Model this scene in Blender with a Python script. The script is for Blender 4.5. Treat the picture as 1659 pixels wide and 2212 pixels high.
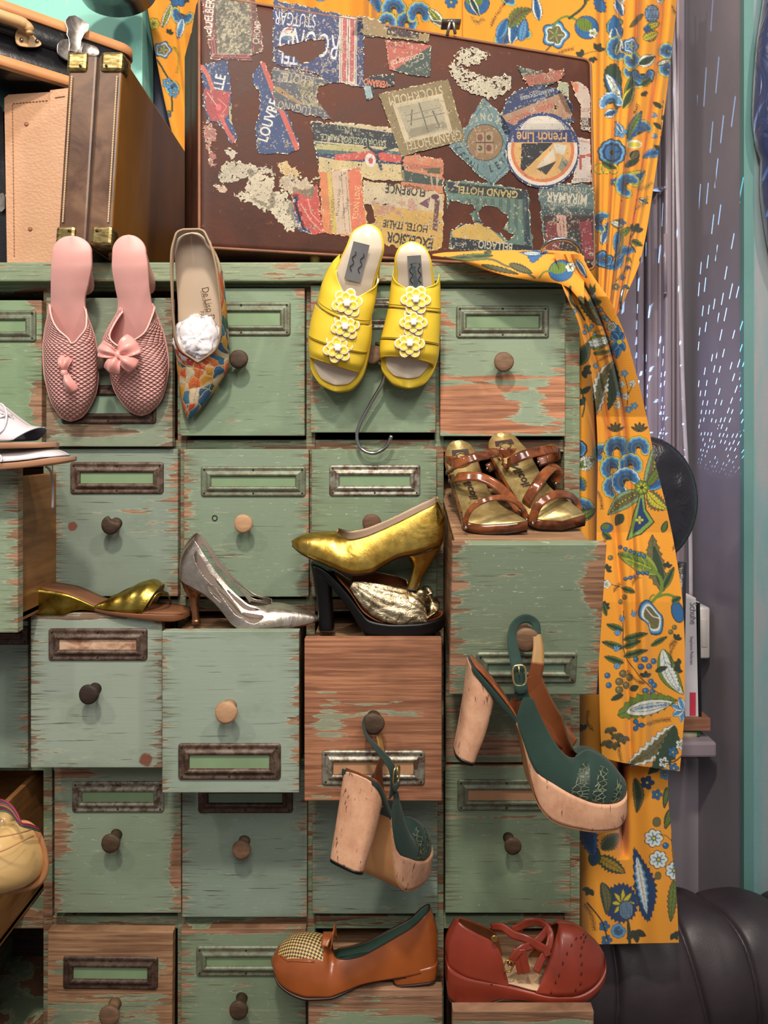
import bpy, math, random
import numpy as np
from mathutils import Vector, noise as mnoise
random.seed(7); RNG=np.random.RandomState(5)
sc=bpy.context.scene
for o in list(bpy.data.objects): bpy.data.objects.remove(o,do_unlink=True)
# ---------------------------------------------------------------- camera, world, lights, exposure
F=1600.0; D=1.3333; CX=829.5; CY=950.0; CZ=1.42
cam=bpy.data.cameras.new('camera'); co=bpy.data.objects.new('camera',cam); sc.collection.objects.link(co); sc.camera=co
cam.sensor_fit='VERTICAL'; cam.sensor_height=36; cam.lens=F/2212*36; cam.shift_y=-(1106-CY)/2212
co.location=(0,-D,CZ); co.rotation_euler=(math.pi/2,0,0); cam.clip_start=.02
w=bpy.data.worlds.new('world'); sc.world=w; w.use_nodes=True
w.node_tree.nodes['Background'].inputs[0].default_value=(.86,.84,.88,1); w.node_tree.nodes['Background'].inputs[1].default_value=.30
sc.view_settings.view_transform='Standard'; sc.view_settings.look='None'; sc.view_settings.exposure=0.0; sc.view_settings.gamma=1
sc.view_settings.use_curve_mapping=False
def area(name,loc,tgt,size,power,col):
    l=bpy.data.lights.new(name,'AREA'); l.shape='DISK'; l.size=size; l.energy=power; l.color=col
    o=bpy.data.objects.new(name,l); sc.collection.objects.link(o); o.location=loc
    o.rotation_euler=(Vector(tgt)-Vector(loc)).to_track_quat('-Z','Y').to_euler(); return o
area('ceiling_spot_main',(-.15,-1.55,CZ+1.75),(0,0,CZ-.1),.16,42,(1,.90,.77))
area('ceiling_spot_side',(.95,-1.35,CZ+1.7),(.2,.1,CZ-.1),.14,18,(1,.91,.80))
area('ceiling_spot_far',(-1.3,-1.5,CZ+1.7),(-.3,0,CZ-.1),.14,15,(1,.90,.78))
area('soft_fill',(0.1,-2.3,CZ+1.3),(0,0,CZ-.3),1.1,34,(1,.95,.88))  # unseen broad fill lamp, added to brighten the lower drawers
area('window_daylight',(.44,.57,CZ+.12),(.8,.45,CZ-.05),.25,.7,(.58,.6,1))

# ---------------------------------------------------------------- helpers
def P(px,py,y):
    d=y+D; return np.array([(px-CX)/F*d, y, CZ+(CY-py)/F*d])
def PA(px,py,y):
    px,py,y=np.broadcast_arrays(np.asarray(px,float),np.asarray(py,float),np.asarray(y,float)); d=y+D
    return np.stack([(px-CX)/F*d,y,CZ+(CY-py)/F*d],-1)
def lin(c):
    c=np.asarray(c,float)/255.0
    return np.where(c<=.04045,c/12.92,((c+.055)/1.055)**2.4)
ORG={}
def settags(o,label=None,cat=None,group=None,kind=None):
    if label: o['label']=label
    if cat: o['category']=cat
    if group: o['group']=group
    if kind: o['kind']=kind
def empty(name,loc,label=None,cat=None,group=None,parent=None):
    o=bpy.data.objects.new(name,None); o.empty_display_size=.02; sc.collection.objects.link(o)
    loc=np.array(loc,float); ORG[o.name]=loc
    if parent is not None: o.parent=parent; o.location=loc-ORG[parent.name]
    else: o.location=loc
    settags(o,label,cat,group); return o
def mk(name,V,Fc,mats,parent=None,smooth=True,uv=None,col=None,mi=None,origin=None,solid=0,bevel=0,sub=0,label=None,cat=None,group=None,kind=None,offset=-1,smat=None):
    V=np.asarray(V,float).reshape(-1,3)
    if origin is None: origin = ORG[parent.name] if parent is not None else V.mean(0)
    origin=np.array(origin,float)
    me=bpy.data.meshes.new(name)
    if isinstance(Fc,np.ndarray) and Fc.ndim==2 and Fc.shape[1]==4:
        nf=len(Fc); me.vertices.add(len(V)); me.loops.add(nf*4); me.polygons.add(nf)
        me.vertices.foreach_set('co',(V-origin).ravel()); me.loops.foreach_set('vertex_index',Fc.ravel().astype(np.int32))
        me.polygons.foreach_set('loop_start',np.arange(0,nf*4,4,dtype=np.int32)); me.polygons.foreach_set('loop_total',np.full(nf,4,np.int32))
        me.update(calc_edges=True)
    else:
        me.from_pydata((V-origin).tolist(),[],[tuple(int(i) for i in f) for f in Fc]); me.update()
    if smooth: me.polygons.foreach_set('use_smooth',np.ones(len(me.polygons),bool))
    if not isinstance(mats,(list,tuple)): mats=[mats]
    for m in mats: me.materials.append(m)
    if mi is not None: me.polygons.foreach_set('material_index',np.asarray(mi,np.int32))
    if uv is not None:
        ul=me.uv_layers.new(name='UVMap'); li=np.empty(len(me.loops),np.int32); me.loops.foreach_get('vertex_index',li)
        ul.data.foreach_set('uv',np.asarray(uv,float)[li].ravel())
    if col is not None:
        ca=me.color_attributes.new('Col','FLOAT_COLOR','POINT'); c=np.ones((len(V),4)); c[:,:3]=col; ca.data.foreach_set('color',c.ravel())
    o=bpy.data.objects.new(name,me); sc.collection.objects.link(o); ORG[o.name]=origin
    if parent is not None: o.parent=parent; o.location=origin-ORG[parent.name]
    else: o.location=origin
    if bevel:
        b=o.modifiers.new('bevel','BEVEL'); b.width=bevel; b.segments=2; b.limit_method='ANGLE'; b.angle_limit=math.radians(40)
    if sub:
        s=o.modifiers.new('sub','SUBSURF'); s.levels=sub; s.render_levels=sub
    if solid:
        s=o.modifiers.new('solid','SOLIDIFY'); s.thickness=solid; s.offset=offset; s.use_even_offset=False
        if smat is not None: s.material_offset=smat; s.material_offset_rim=0
    settags(o,label,cat,group,kind); return o
def merge(parts):
    V=[];Fs=[];n=0
    for v,f in parts:
        v=np.asarray(v).reshape(-1,3); V.append(v); Fs+= [tuple(int(i)+n for i in q) for q in f]; n+=len(v)
    return np.concatenate(V),Fs
def box(c,s,rot=None):
    c=np.array(c,float); s=np.array(s,float)/2
    v=np.array([[x,y,z] for x in(-1,1) for y in(-1,1) for z in(-1,1)],float)*s
    if rot is not None: v=v@np.array(rot).T
    return v+c,[(0,1,3,2),(4,6,7,5),(0,4,5,1),(2,3,7,6),(0,2,6,4),(1,5,7,3)]
def box2(a,b): a=np.array(a,float); b=np.array(b,float); return box((a+b)/2,abs(b-a))
def hexa(q,back):   # q: 4 front points (ccw), back: vector
    q=np.array(q,float); v=np.concatenate([q,q+np.array(back)]); return v,[(0,1,2,3),(7,6,5,4),(0,4,5,1),(1,5,6,2),(2,6,7,3),(3,7,4,0)]
def gridf(n,m,close_m=False,close_n=False):
    I,J=np.meshgrid(np.arange(n if close_n else n-1),np.arange(m if close_m else m-1),indexing='ij')
    I2=(I+1)%n; J2=(J+1)%m
    return np.stack([I*m+J,I*m+J2,I2*m+J2,I2*m+J],-1).reshape(-1,4)
def loft(R,cap=True):   # rings (n,m,3) closed in m
    R=np.asarray(R); n,m=R.shape[:2]; f=[tuple(q) for q in gridf(n,m,True)]
    if cap: f+= [tuple(range(m))[::-1], tuple((n-1)*m+i for i in range(m))]
    return R.reshape(-1,3),f
def tube(pts,r,m=10,closed=False):
    p=np.array(pts,float); n=len(p); r=np.broadcast_to(np.asarray(r,float),(n,))
    t=np.gradient(p,axis=0) if not closed else np.roll(p,-1,0)-np.roll(p,1,0)
    t/=np.linalg.norm(t,axis=1)[:,None]+1e-12
    u=np.cross(t[0],[0,0,1.]); 
    if np.linalg.norm(u)<.1: u=np.cross(t[0],[0,1.,0])
    U=[]
    for i in range(n):
        u=u-t[i]*np.dot(u,t[i]); u/=np.linalg.norm(u)+1e-12; U.append(u)
    U=np.array(U); W=np.cross(t,U); a=np.linspace(0,2*np.pi,m,endpoint=False)
    R=p[:,None]+r[:,None,None]*(np.cos(a)[None,:,None]*U[:,None]+np.sin(a)[None,:,None]*W[:,None])
    if closed: return R.reshape(-1,3),[tuple(q) for q in gridf(n,m,True,True)]
    return loft(R)
def mono(keys,n,tk=None):     # monotone cubic through key rows
    K=np.array(keys,float); N=len(K); x=np.arange(N) if tk is None else np.array(tk,float)
    h=np.diff(x)[:,None]; s=np.diff(K,axis=0)/h; d=np.zeros_like(K); d[0]=s[0]; d[-1]=s[-1]
    if N>2:
        a=s[:-1]; b=s[1:]; w1=2*h[1:]+h[:-1]; w2=h[1:]+2*h[:-1]
        with np.errstate(all='ignore'): hm=(w1+w2)/(w1/a+w2/b)
        d[1:-1]=np.where(a*b>0,hm,0)
        # catmull for positional smoothness where monotone
    t=np.linspace(x[0],x[-1],n); i=np.clip(np.searchsorted(x,t,side='right')-1,0,N-2); u=((t-x[i])/(x[i+1]-x[i]))[:,None]; hh=h[i]
    return (2*u**3-3*u**2+1)*K[i]+(u**3-2*u**2+u)*hh*d[i]+(-2*u**3+3*u**2)*K[i+1]+(u**3-u**2)*hh*d[i+1]
def smooth(pts,n,closed=False):   # catmull-rom
    K=np.array(pts,float); N=len(K)
    if closed: Q=np.concatenate([K[-1:],K,K[:2]]); seg=N
    else: Q=np.concatenate([2*K[:1]-K[1:2],K,2*K[-1:]-K[-2:-1]]); seg=N-1
    t=np.linspace(0,seg,n,endpoint=not closed); i=np.minimum(t.astype(int),seg-1); u=(t-i)[:,None]
    a,b,c,d=Q[i],Q[i+1],Q[i+2],Q[i+3]
    return .5*((2*b)+(-a+c)*u+(2*a-5*b+4*c-d)*u**2+(-a+3*b-3*c+d)*u**3)

# ---------------------------------------------------------------- materials
class M:
    def __init__(s,name):
        s.m=bpy.data.materials.new(name); s.m.use_nodes=True; s.t=s.m.node_tree; s.b=s.t.nodes['Principled BSDF']; s.o=None
    def n(s,typ,*ins,out=0,**at):
        x=s.t.nodes.new('ShaderNode'+typ)
        for k,v in at.items(): setattr(x,k,v)
        for k,v in enumerate(ins):
            if v is None: continue
            s.set(x.inputs[k],v)
        return x.outputs[out]
    def set(s,inp,v):
        if hasattr(v,'node'): s.t.links.new(v,inp)
        else:
            if isinstance(v,(tuple,list,np.ndarray)):
                v=list(v)
                if len(v)==3 and inp.type=='RGBA': v.append(1)
            inp.default_value=v
    def p(s,**k):
        for a,v in k.items(): s.set(s.b.inputs[{'col':'Base Color','rough':'Roughness','metal':'Metallic','normal':'Normal','coat':'Coat Weight','coatr':'Coat Roughness','trans':'Transmission Weight','sheen':'Sheen Weight','sss':'Subsurface Weight','spec':'Specular IOR Level','ior':'IOR','alpha':'Alpha'}[a]],v)
        return s
    def math(s,op,a,b=None,c=None,clamp=False): return s.n('Math',a,b,c,operation=op,use_clamp=clamp)
    def coord(s,kind='Object'): return s.n('TexCoord',out={'Generated':0,'Normal':1,'UV':2,'Object':3}[kind])
    def map(s,v,scale=(1,1,1),loc=(0,0,0),rot=(0,0,0)): return s.n('Mapping',v,loc,rot,scale)
    def noise(s,v,scale=5,det=4,rough=.6,dist=0):
        x=s.t.nodes.new('ShaderNodeTexNoise'); s.set(x.inputs['Vector'],v); x.inputs['Scale'].default_value=scale; x.inputs['Detail'].default_value=det; x.inputs['Roughness'].default_value=rough; x.inputs['Distortion'].default_value=dist; return x.outputs[0]
    def ramp(s,f,a,b,lo=0,hi=1):
        x=s.t.nodes.new('ShaderNodeMapRange'); x.clamp=True; s.set(x.inputs[0],f)
        for i,v in zip((1,2,3,4),(a,b,lo,hi)): x.inputs[i].default_value=v
        return x.outputs[0]
    def mix(s,f,a,b,mode='MIX'):
        x=s.t.nodes.new('ShaderNodeMix'); x.data_type='RGBA'; x.blend_type=mode; s.set(x.inputs[0],f); s.set(x.inputs[6],a); s.set(x.inputs[7],b); return x.outputs[2]
    def bump(s,h,st=.3,dist=.002,nrm=None):
        x=s.t.nodes.new('ShaderNodeBump'); x.inputs['Strength'].default_value=st; x.inputs['Distance'].default_value=dist; s.set(x.inputs['Height'],h)
        if nrm is not None: s.set(x.inputs['Normal'],nrm)
        s.p(normal=x.outputs[0]); return x.outputs[0]
_c={}
def simple(name,rgb,rough=.5,metal=0,coat=0,bs=0,bscale=60,var=.12,sheen=0,spec=None):
    if name in _c: return _c[name]
    m=M(name); v=m.coord(); nz=m.noise(v,bscale,4); a=lin(rgb)
    m.p(col=m.mix(m.ramp(m.noise(v,12,3),.3,.7),tuple(a*(1-var)),tuple(np.minimum(a*(1+var),1))),rough=rough,metal=metal,coat=coat)
    if sheen: m.p(sheen=sheen)
    if spec is not None: m.p(spec=spec)
    if bs: m.bump(nz,bs,.001)
    _c[name]=m.m; return m.m
def crinkle(name,rgb,rough=.3,metal=1,scale=25,st=.5,rgb2=None):
    m=M(name); v=m.coord(); a=lin(rgb); b=lin(rgb2) if rgb2 else a*.75
    n1=m.noise(v,scale,5,.55,1.5); n2=m.noise(v,scale*5,3)
    m.p(col=m.mix(m.ramp(n1,.35,.65),tuple(b),tuple(a)),rough=m.ramp(n2,.2,.8,rough*.7,rough*1.4),metal=metal)
    m.bump(m.math('ADD',n1,m.math('MULTIPLY',n2,.15)),st,.004); return m.m
def desat(c,k=.30):
    c=np.array(c,float); g=c.mean(); return (c*(1-k)+(g+np.array([6,1,-5]))*k)*.965
def paintwood(name,c1,c2,wear=.5,edge=.5,hw=.115,hh=.135,seed=0,blots=(),scr=.5,bare=((170,130,102),(110,80,60)),knots=()):
    c1=desat(c1); c2=desat(c2)
    m=M(name); v0=m.coord(); v=m.map(v0,loc=(seed*3.7,seed*1.3,seed*5.1))
    g=m.noise(m.map(v,scale=(3,3,90)),2.2,6,.6,.4)                 # horizontal grain
    st=m.noise(m.map(v,scale=(7,7,75)),1.5,6,.62,.35); big=m.noise(v,7,3)
    xyz=m.n('SeparateXYZ',v0); sx=m.t.nodes[-1]; X=sx.outputs[0]; Z=sx.outputs[2]
    ex=m.ramp(m.math('ABSOLUTE',X),hw*.70,hw*1.0,0,.15*edge*2); ez=m.ramp(m.math('ABSOLUTE',Z),hh*.955,hh*1.0,0,.16*edge*2)
    s=m.math('ADD',m.math('ADD',st,m.math('MULTIPLY',big,.35)),m.math('MAXIMUM',ex,ez))
    for (bx,bz,rx,rz,k) in blots:
        dx=m.math('DIVIDE',m.math('SUBTRACT',X,bx),rx); dz=m.math('DIVIDE',m.math('SUBTRACT',Z,bz),rz)
        d=m.math('SQRT',m.math('ADD',m.math('MULTIPLY',dx,dx),m.math('MULTIPLY',dz,dz)))
        s=m.math('ADD',s,m.ramp(d,.4,1.3,k,0))
    th=1.0-.27*wear
    mask=m.ramp(s,th,th+.02)
    pw=m.mix(m.ramp(m.noise(v,5,4),.3,.7),tuple(lin(c1)),tuple(lin(c2)))
    fine=m.noise(m.map(v,scale=(14,14,110)),3,4,.7); pw=m.mix(m.ramp(fine,.63,.70,0,.55*scr),pw,tuple(lin((205,214,190))))
    sp=m.noise(v,150,2,.5); pw=m.mix(m.ramp(sp,.70,.74,0,.5*scr),pw,tuple(lin((215,220,200))))
    crack=m.noise(m.map(v,scale=(5,5,120)),2,3,.5); ck=m.math('MULTIPLY',m.ramp(crack,.635,.68),m.ramp(big,.35,.6)); pw=m.mix(m.math('MULTIPLY',ck,.8),pw,tuple(lin((78,62,46))))
    rim=m.ramp(s,th-.05,th,0,.35); pw=m.mix(rim,pw,tuple(lin((196,190,160))))
    fe=m.noise(m.map(v,scale=(5,5,150)),2.2,4,.6); fx=m.math('MULTIPLY',m.ramp(fe,.52,.60),m.ramp(m.math('ABSOLUTE',X),hw*.66,hw*.95,0,.85)) if hw<1 else m.ramp(fe,.58,.64,0,.5)
    pw=m.mix(fx,pw,tuple(lin((84,68,50))))
    gr=m.ramp(m.math('ADD',m.noise(m.map(v,scale=(1,1,2)),11,5,.65),m.math('MAXIMUM',m.ramp(m.math('ABSOLUTE',X),hw*.8,hw,0,.22),m.ramp(m.math('ABSOLUTE',Z),hh*.85,hh,0,.2))),.55,.85,0,.5)
    pw=m.mix(gr,pw,tuple(lin((96,104,78))))
    wd=m.mix(m.ramp(g,.38,.62),tuple(lin(bare[1])),tuple(lin(bare[0]))); wd=m.mix(m.ramp(m.noise(v,9,3),.45,.75,0,.4),wd,tuple(lin((96,66,50))))
    c=m.mix(mask,pw,wd)
    for (bx,bz,r) in knots:
        dx=m.math('SUBTRACT',X,bx); dz=m.math('SUBTRACT',Z,bz); d=m.math('SQRT',m.math('ADD',m.math('MULTIPLY',dx,dx),m.math('MULTIPLY',dz,dz)))
        d=m.math('ADD',d,m.math('MULTIPLY',m.noise(v,120,3),r*.6)); c=m.mix(m.ramp(d,r*1.0,r*1.25,.9,0),c,tuple(lin((120,64,46))))
    m.p(col=c,rough=m.ramp(g,0,1,.5,.75),spec=.35)
    h=m.math('SUBTRACT',m.math('MULTIPLY',g,.35),m.math('MULTIPLY',mask,.5)); h=m.math('SUBTRACT',h,m.math('MULTIPLY',ck,.6))
    m.bump(h,.5,.0012); return m.m
def wood(name,a,b,rough=.6,axis=(3,3,60),seed=0):
    m=M(name); v=m.map(m.coord(),loc=(seed,seed*2,seed*3)); g=m.noise(m.map(v,scale=axis),2.5,6,.6,.6); k=m.noise(v,8,3)
    c=m.mix(m.ramp(g,.35,.65),tuple(lin(b)),tuple(lin(a))); c=m.mix(m.ramp(k,.5,.75,0,.5),c,tuple(lin(b)*.6))
    m.p(col=c,rough=rough,spec=.3); m.bump(g,.4,.001); return m.m
def vcol(name,rough=.6,bs=.15,bscale=500,coat=0,sheen=0,weave=False):
    m=M(name); a=m.n('VertexColor',layer_name='Col'); m.p(col=a,rough=rough,coat=coat,sheen=sheen)
    v=m.coord()
    if weave:
        x=m.t.nodes.new('ShaderNodeTexWave'); x.inputs['Scale'].default_value=330; x.bands_direction='Z'; x.inputs['Distortion'].default_value=1.5; m.t.links.new(v,x.inputs[0]); m.bump(x.outputs[0],.25,.0006)
    else: m.bump(m.noise(v,bscale,3),bs,.0006)
    return m.m
# ---------------------------------------------------------------- room
def plaster(name,c1,c2,c3=None,rough=.5,sc_=2.0,zgrad=False):
    m=M(name); v=m.coord(); n1=m.noise(v,sc_,4,.6,.5); n2=m.noise(v,60,4)
    c=m.mix(m.ramp(n1,.35,.65),tuple(lin(c1)),tuple(lin(c2)))
    if c3: c=m.mix(m.ramp(m.noise(m.map(v,scale=(6,6,1.2),loc=(3,3,3)),1.6,4),.5,.7),c,tuple(lin(c3)))
    m.p(col=c,rough=rough,spec=.35); m.bump(n2,.25,.002); return m.m
PURP=plaster('purple_grey_paint',(156,148,156),(142,134,142),rough=.38)
PURP2=plaster('purple_grey_wall',(160,150,158),(148,140,148),rough=.5)
FRAME=plaster('mauve_gloss_paint',(152,138,148),(134,122,130),rough=.3)
TEALR=plaster('mottled_teal_wall_paint',(124,150,150),(104,148,152),(150,148,152),rough=.5,sc_=1.3)
TEALE=plaster('teal_edge_paint',(92,134,130),(104,142,138),rough=.4)
TEALL=M('peeling_turquoise_paint'); v=TEALL.coord(); a=TEALL.noise(TEALL.map(v,scale=(14,14,3)),3,5,.7); c=TEALL.mix(TEALL.ramp(a,.62,.66),tuple(lin((150,222,204))),tuple(lin((214,224,200)))); c=TEALL.mix(TEALL.ramp(a,.70,.72),c,tuple(lin((96,110,90)))); TEALL.p(col=c,rough=.5); TEALL.bump(a,.4,.003); TEALL=TEALL.m
SLATE=plaster('slate_blue_wall_paint',(78,80,100),(68,70,92),rough=.5)
FLOOR=wood('dark_floorboards',(110,80,56),(70,48,34)); CEIL=plaster('white_ceiling',(225,222,215),(215,212,205))
def st(name,parts,mat,smooth=False,bevel=0):
    V,Fc=merge(parts if isinstance(parts,list) else [parts]); return mk(name,V,Fc,mat,smooth=smooth,kind='structure',bevel=bevel)
st('floor',box2((-2.2,-2.6,-.05),(2.2,1.2,0)),FLOOR)
YB=.62
st('wall_back',[box2((-2.2,YB,0),(.30,YB+.05,3.6))],SLATE)
pl=PA([-700,307,307,-700],[-400,-400,620,620],.50)
st('trim_1',hexa([pl[3],pl[2],pl[1],pl[0]],(0,.09,0)),TEALL,bevel=.002)
# window wall at right: reveal, glazing, frame
def wq(x0,x1,y0,y1,yy,th):   # slab by picture rect at depth yy
    a=P(x0,y1,yy); b=P(x1,y0,yy); return box2(a,b+np.array([0,th,0]))
def revq(x0,x1,y0,y1,ya,yb,th=.05):
    q=[P(x0,y1,ya),P(x1,y1,yb),P(x1,y0,yb),P(x0,y0,ya)]; 
    top=max(q[2][2],q[3][2]); bot=min(q[0][2],q[1][2]); q[0][2]=q[1][2]=bot; q[2][2]=q[3][2]=top
    return hexa(q,(0,th,0))
RX=P(1600,900,.35)[0]; LX=P(1484,900,.68)[0]
def slabxy(pts,z0,z1):
    n=len(pts); v=[(x,y,z0) for x,y in pts]+[(x,y,z1) for x,y in pts]
    return np.array(v,float),[tuple(range(n))[::-1],tuple(range(n,2*n))]+[(i,(i+1)%n,(i+1)%n+n,i+n) for i in range(n)]
# reveal side wall (angled) and teal wall
st('wall_reveal',slabxy([(LX,.68),(RX,.352),(RX+.3,.36),(RX+.3,.75),(LX,.75)],0,3.6),PURP)
st('wall_right',slabxy([(RX,.33),(1.9,.33),(1.9,.351),(RX,.351)],0,3.6),TEALR)
st('trim_2',slabxy([(RX-.004,.3265),(RX+.018,.3265),(RX+.018,.331),(RX-.004,.345)],0,3.6),TEALE)
# below sill wall
sillz=P(1500,1640,.60)[2]
st('wall_below_sill',box2((.30,.60,0),(LX+.02,.70,sillz)),PURP2)
st('wall_above_window',box2((.30,.66,3.2),(LX+.3,.7,3.6)),PURP)
# windowsill stub (shelf)
sa=P(1380,1604,.42); sb=P(1549,1637,.42)
st('window_sill',box2((sa[0],.42,sb[2]),(sb[0],.66,sa[2])),FRAME,bevel=.006)
# frame: vertical mouldings
zt=3.2; zb=sillz
def vbar(x0,x1,y0,y1): a=(x0-CX)/F*(y0+D); b=(x1-CX)/F*(y0+D); return box2((a,y0,zb),(b,y1,zt))
WF=st('window_frame',[vbar(1400,1424,.64,.70),vbar(1424,1437,.63,.70),vbar(1437,1452,.60,.70)],FRAME,bevel=.006)
st('window_jamb',[vbar(1452,1480,.63,.70),vbar(1462,1470,.615,.70)],FRAME,bevel=.004)
st('window_stile',[vbar(1330,1378,.665,.70),vbar(1378,1392,.655,.70)],FRAME,bevel=.005)
def glass(name,rgb,rough): 
    m=M(name); m.p(col=tuple(lin(rgb)),rough=rough,trans=1.0,ior=1.45); return m.m
gm=M('dark_blue_window_glass'); gm.p(col=tuple(lin((40,48,84))),rough=.06,spec=.8,coat=.5); 
st('window_pane',box2(((1392-CX)/F*2.02,.685,zb),((1402-CX)/F*2.02,.69,zt)),gm.m)
st('window_pane',box2((.30,.69,zb),((1340-CX)/F*2.03,.695,zt)),gm.m)
# blind strap
STRAP=simple('grey_woven_strap',(176,168,178),.7,bs=.4,bscale=300)
sp=smooth([P(1452,-40,.52),P(1461,300,.51),P(1469,620,.50),P(1478,900,.49),P(1490,1110,.49),P(1493,1300,.49)],40)
wd=np.array([.0046,0,0]); V=np.concatenate([sp-wd,sp+wd]); Fq=[(i,i+1,41+i,40+i) for i in range(39)]
o=mk('blind_strap',V,Fq,STRAP,solid=.002,label='long pale grey woven strap hanging down beside the window frame',cat='strap')
# hinge
e=WF
mk('hinge_barrel',*tube([P(1437,505,.592),P(1437,632,.592)],.0048),FRAME,e)
mk('hinge_finial',*tube([P(1437,632,.592),P(1437,636,.592)],[.006,.003]),FRAME,e)
V,Fc=merge([tube([P(1405,410,.60),P(1432,408,.60)],.006),tube([P(1418,409,.60),P(1418,409,.64)],.006)])
mk('window_latch',V,Fc,FRAME,WF)
# light flecks on the reveal: a mirror-ball type projector lamp with a procedural gobo
pl=bpy.data.lights.new('fleck_projector','SPOT'); po=bpy.data.objects.new('fleck_projector',pl); sc.collection.objects.link(po)
po.location=(.42,.56,CZ+.06); tg=(.735,.50,CZ+.34); po.rotation_euler=(Vector(tg)-po.location).to_track_quat('-Z','Y').to_euler()
pl.spot_size=math.radians(130); pl.spot_blend=.3; pl.energy=95; pl.color=(.36,.68,1); pl.shadow_soft_size=.0008; pl.use_nodes=True
nt=pl.node_tree; em=nt.nodes['Emission']
class LN(M):
    def __init__(s,t): s.t=t
g=LN(nt); nv=g.coord('Normal'); sx=nt.nodes.new('ShaderNodeSeparateXYZ'); nt.links.new(nv,sx.inputs[0])
zz=g.math('ABSOLUTE',sx.outputs[2]); gx=g.math('DIVIDE',sx.outputs[0],zz); gy=g.math('DIVIDE',sx.outputs[1],zz)
FLK=(10,13,62,.27,.055)   # density x,y, angle deg, dash half-length, dash half width (cell units)
ca,sa_=math.cos(math.radians(FLK[2])),math.sin(math.radians(FLK[2]))
u=g.math('ADD',g.math('MULTIPLY',gx,ca),g.math('MULTIPLY',gy,sa_)); v=g.math('SUBTRACT',g.math('MULTIPLY',gy,ca),g.math('MULTIPLY',gx,sa_))
cu=g.math('MULTIPLY',u,FLK[0]); cv=g.math('MULTIPLY',v,FLK[1])
row=g.math('FLOOR',cv); cu2=g.math('ADD',cu,g.math('MULTIPLY',row,.37)); col=g.math('FLOOR',cu2)
cmb=g.n('CombineXYZ',col,row,0.0); wn=nt.nodes.new('ShaderNodeTexWhiteNoise'); nt.links.new(cmb,wn.inputs[0]); 
sc3=nt.nodes.new('ShaderNodeSeparateColor'); nt.links.new(wn.outputs[1],sc3.inputs[0]); fu=g.math('SUBTRACT',g.math('FRACT',cu2),g.math('ADD',.3,g.math('MULTIPLY',sc3.outputs[0],.4))); fv=g.math('SUBTRACT',g.math('FRACT',cv),g.math('ADD',.35,g.math('MULTIPLY',sc3.outputs[1],.3)))
a=g.math('LESS_THAN',g.math('ABSOLUTE',fv),FLK[4]*1.1); b=g.math('LESS_THAN',g.math('ABSOLUTE',fu),g.math('MULTIPLY',FLK[3],g.math('ADD',.6,g.math('MULTIPLY',wn.outputs[0],.5))))
c=g.math('GREATER_THAN',wn.outputs[0],.35)
d=g.math('SQRT',g.math('ADD',g.math('MULTIPLY',gx,gx),g.math('MULTIPLY',gy,gy)))
s=g.math('MULTIPLY',g.math('MULTIPLY',a,b),g.math('MULTIPLY',c,g.ramp(d,1.4,1.9,1,0)))
nt.links.new(g.math('MULTIPLY',s,1.0),em.inputs[1])

# ---------------------------------------------------------------- sofa
LEATH=M('black_brown_leather'); v=LEATH.coord(); LEATH.p(col=LEATH.mix(LEATH.ramp(LEATH.noise(v,5,3),.3,.7),tuple(lin((44,37,42))),tuple(lin((56,46,49)))),rough=LEATH.ramp(LEATH.noise(v,30,3),.3,.7,.42,.62)); LEATH.bump(LEATH.noise(v,380,3),.25,.001); LEATH=LEATH.m
e=empty('leather_sofa',(.75,.1,0),'dark brown leather sofa with vertical channel tufting, standing under the windowsill','sofa')
X0=(1238-CX)/F*(.10+D); zt0=CZ+(CY-1988)/F*(.16+D)
nx,ny=240,120
UU,TT=np.meshgrid(np.linspace(0,1,nx),np.linspace(0,1,ny),indexing='ij')
prof=smooth([(.30,zt0-.05),(.285,zt0-.012),(.23,zt0+.004),(.17,zt0-.004),(.125,zt0-.045),(.10,zt0-.12),(.105,zt0-.22),(.13,zt0-.46)],ny)
yy=np.broadcast_to(prof[:,0],UU.shape).copy(); zz=np.broadcast_to(prof[:,1],UU.shape).copy()
nrm=np.gradient(prof,axis=0); nrm=np.stack([-nrm[:,1],nrm[:,0]],-1); nrm/=np.linalg.norm(nrm,axis=1)[:,None]; nrm*=np.sign(nrm[40,1]) if nrm[40,1]!=0 else 1
disp=np.zeros_like(UU)
for a0,sl in ((-.06,.10),(.12,.02),(.315,.10),(.46,.13),(.66,.12),(.86,.12)):
    sp_=a0+sl*TT**1.1+.008*np.sin(TT*9+a0*20); dd=np.abs(UU-sp_); disp-=.010*np.exp(-(dd/.007)**1.3)+.006*np.exp(-(dd/.035)**2)
wr=np.array([mnoise.noise(Vector((a*11,b*5,2))) for a,b in zip(UU.ravel(),TT.ravel())]).reshape(UU.shape)
disp+=wr*.006
yy+=disp*nrm[None,:,0]; zz+=disp*nrm[None,:,1]
mk('backrest',np.stack([X0+UU*.66,yy,zz],-1),gridf(nx,ny),LEATH,e,solid=.004)
mk('sofa_base',*box2((X0+.01,.15,.05),(X0+.64,.30,zt0-.07)),LEATH,e)
mk('seat',*box2((X0+.0,-.45,.12),(X0+.64,.15,.27)),LEATH,e,bevel=.03)
for sx_ in (X0+.05,X0+.60):
    for sy in (-.40,.25): mk('leg',*box((sx_,sy,.04),(.05,.05,.08)),FLOOR,e)
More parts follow.
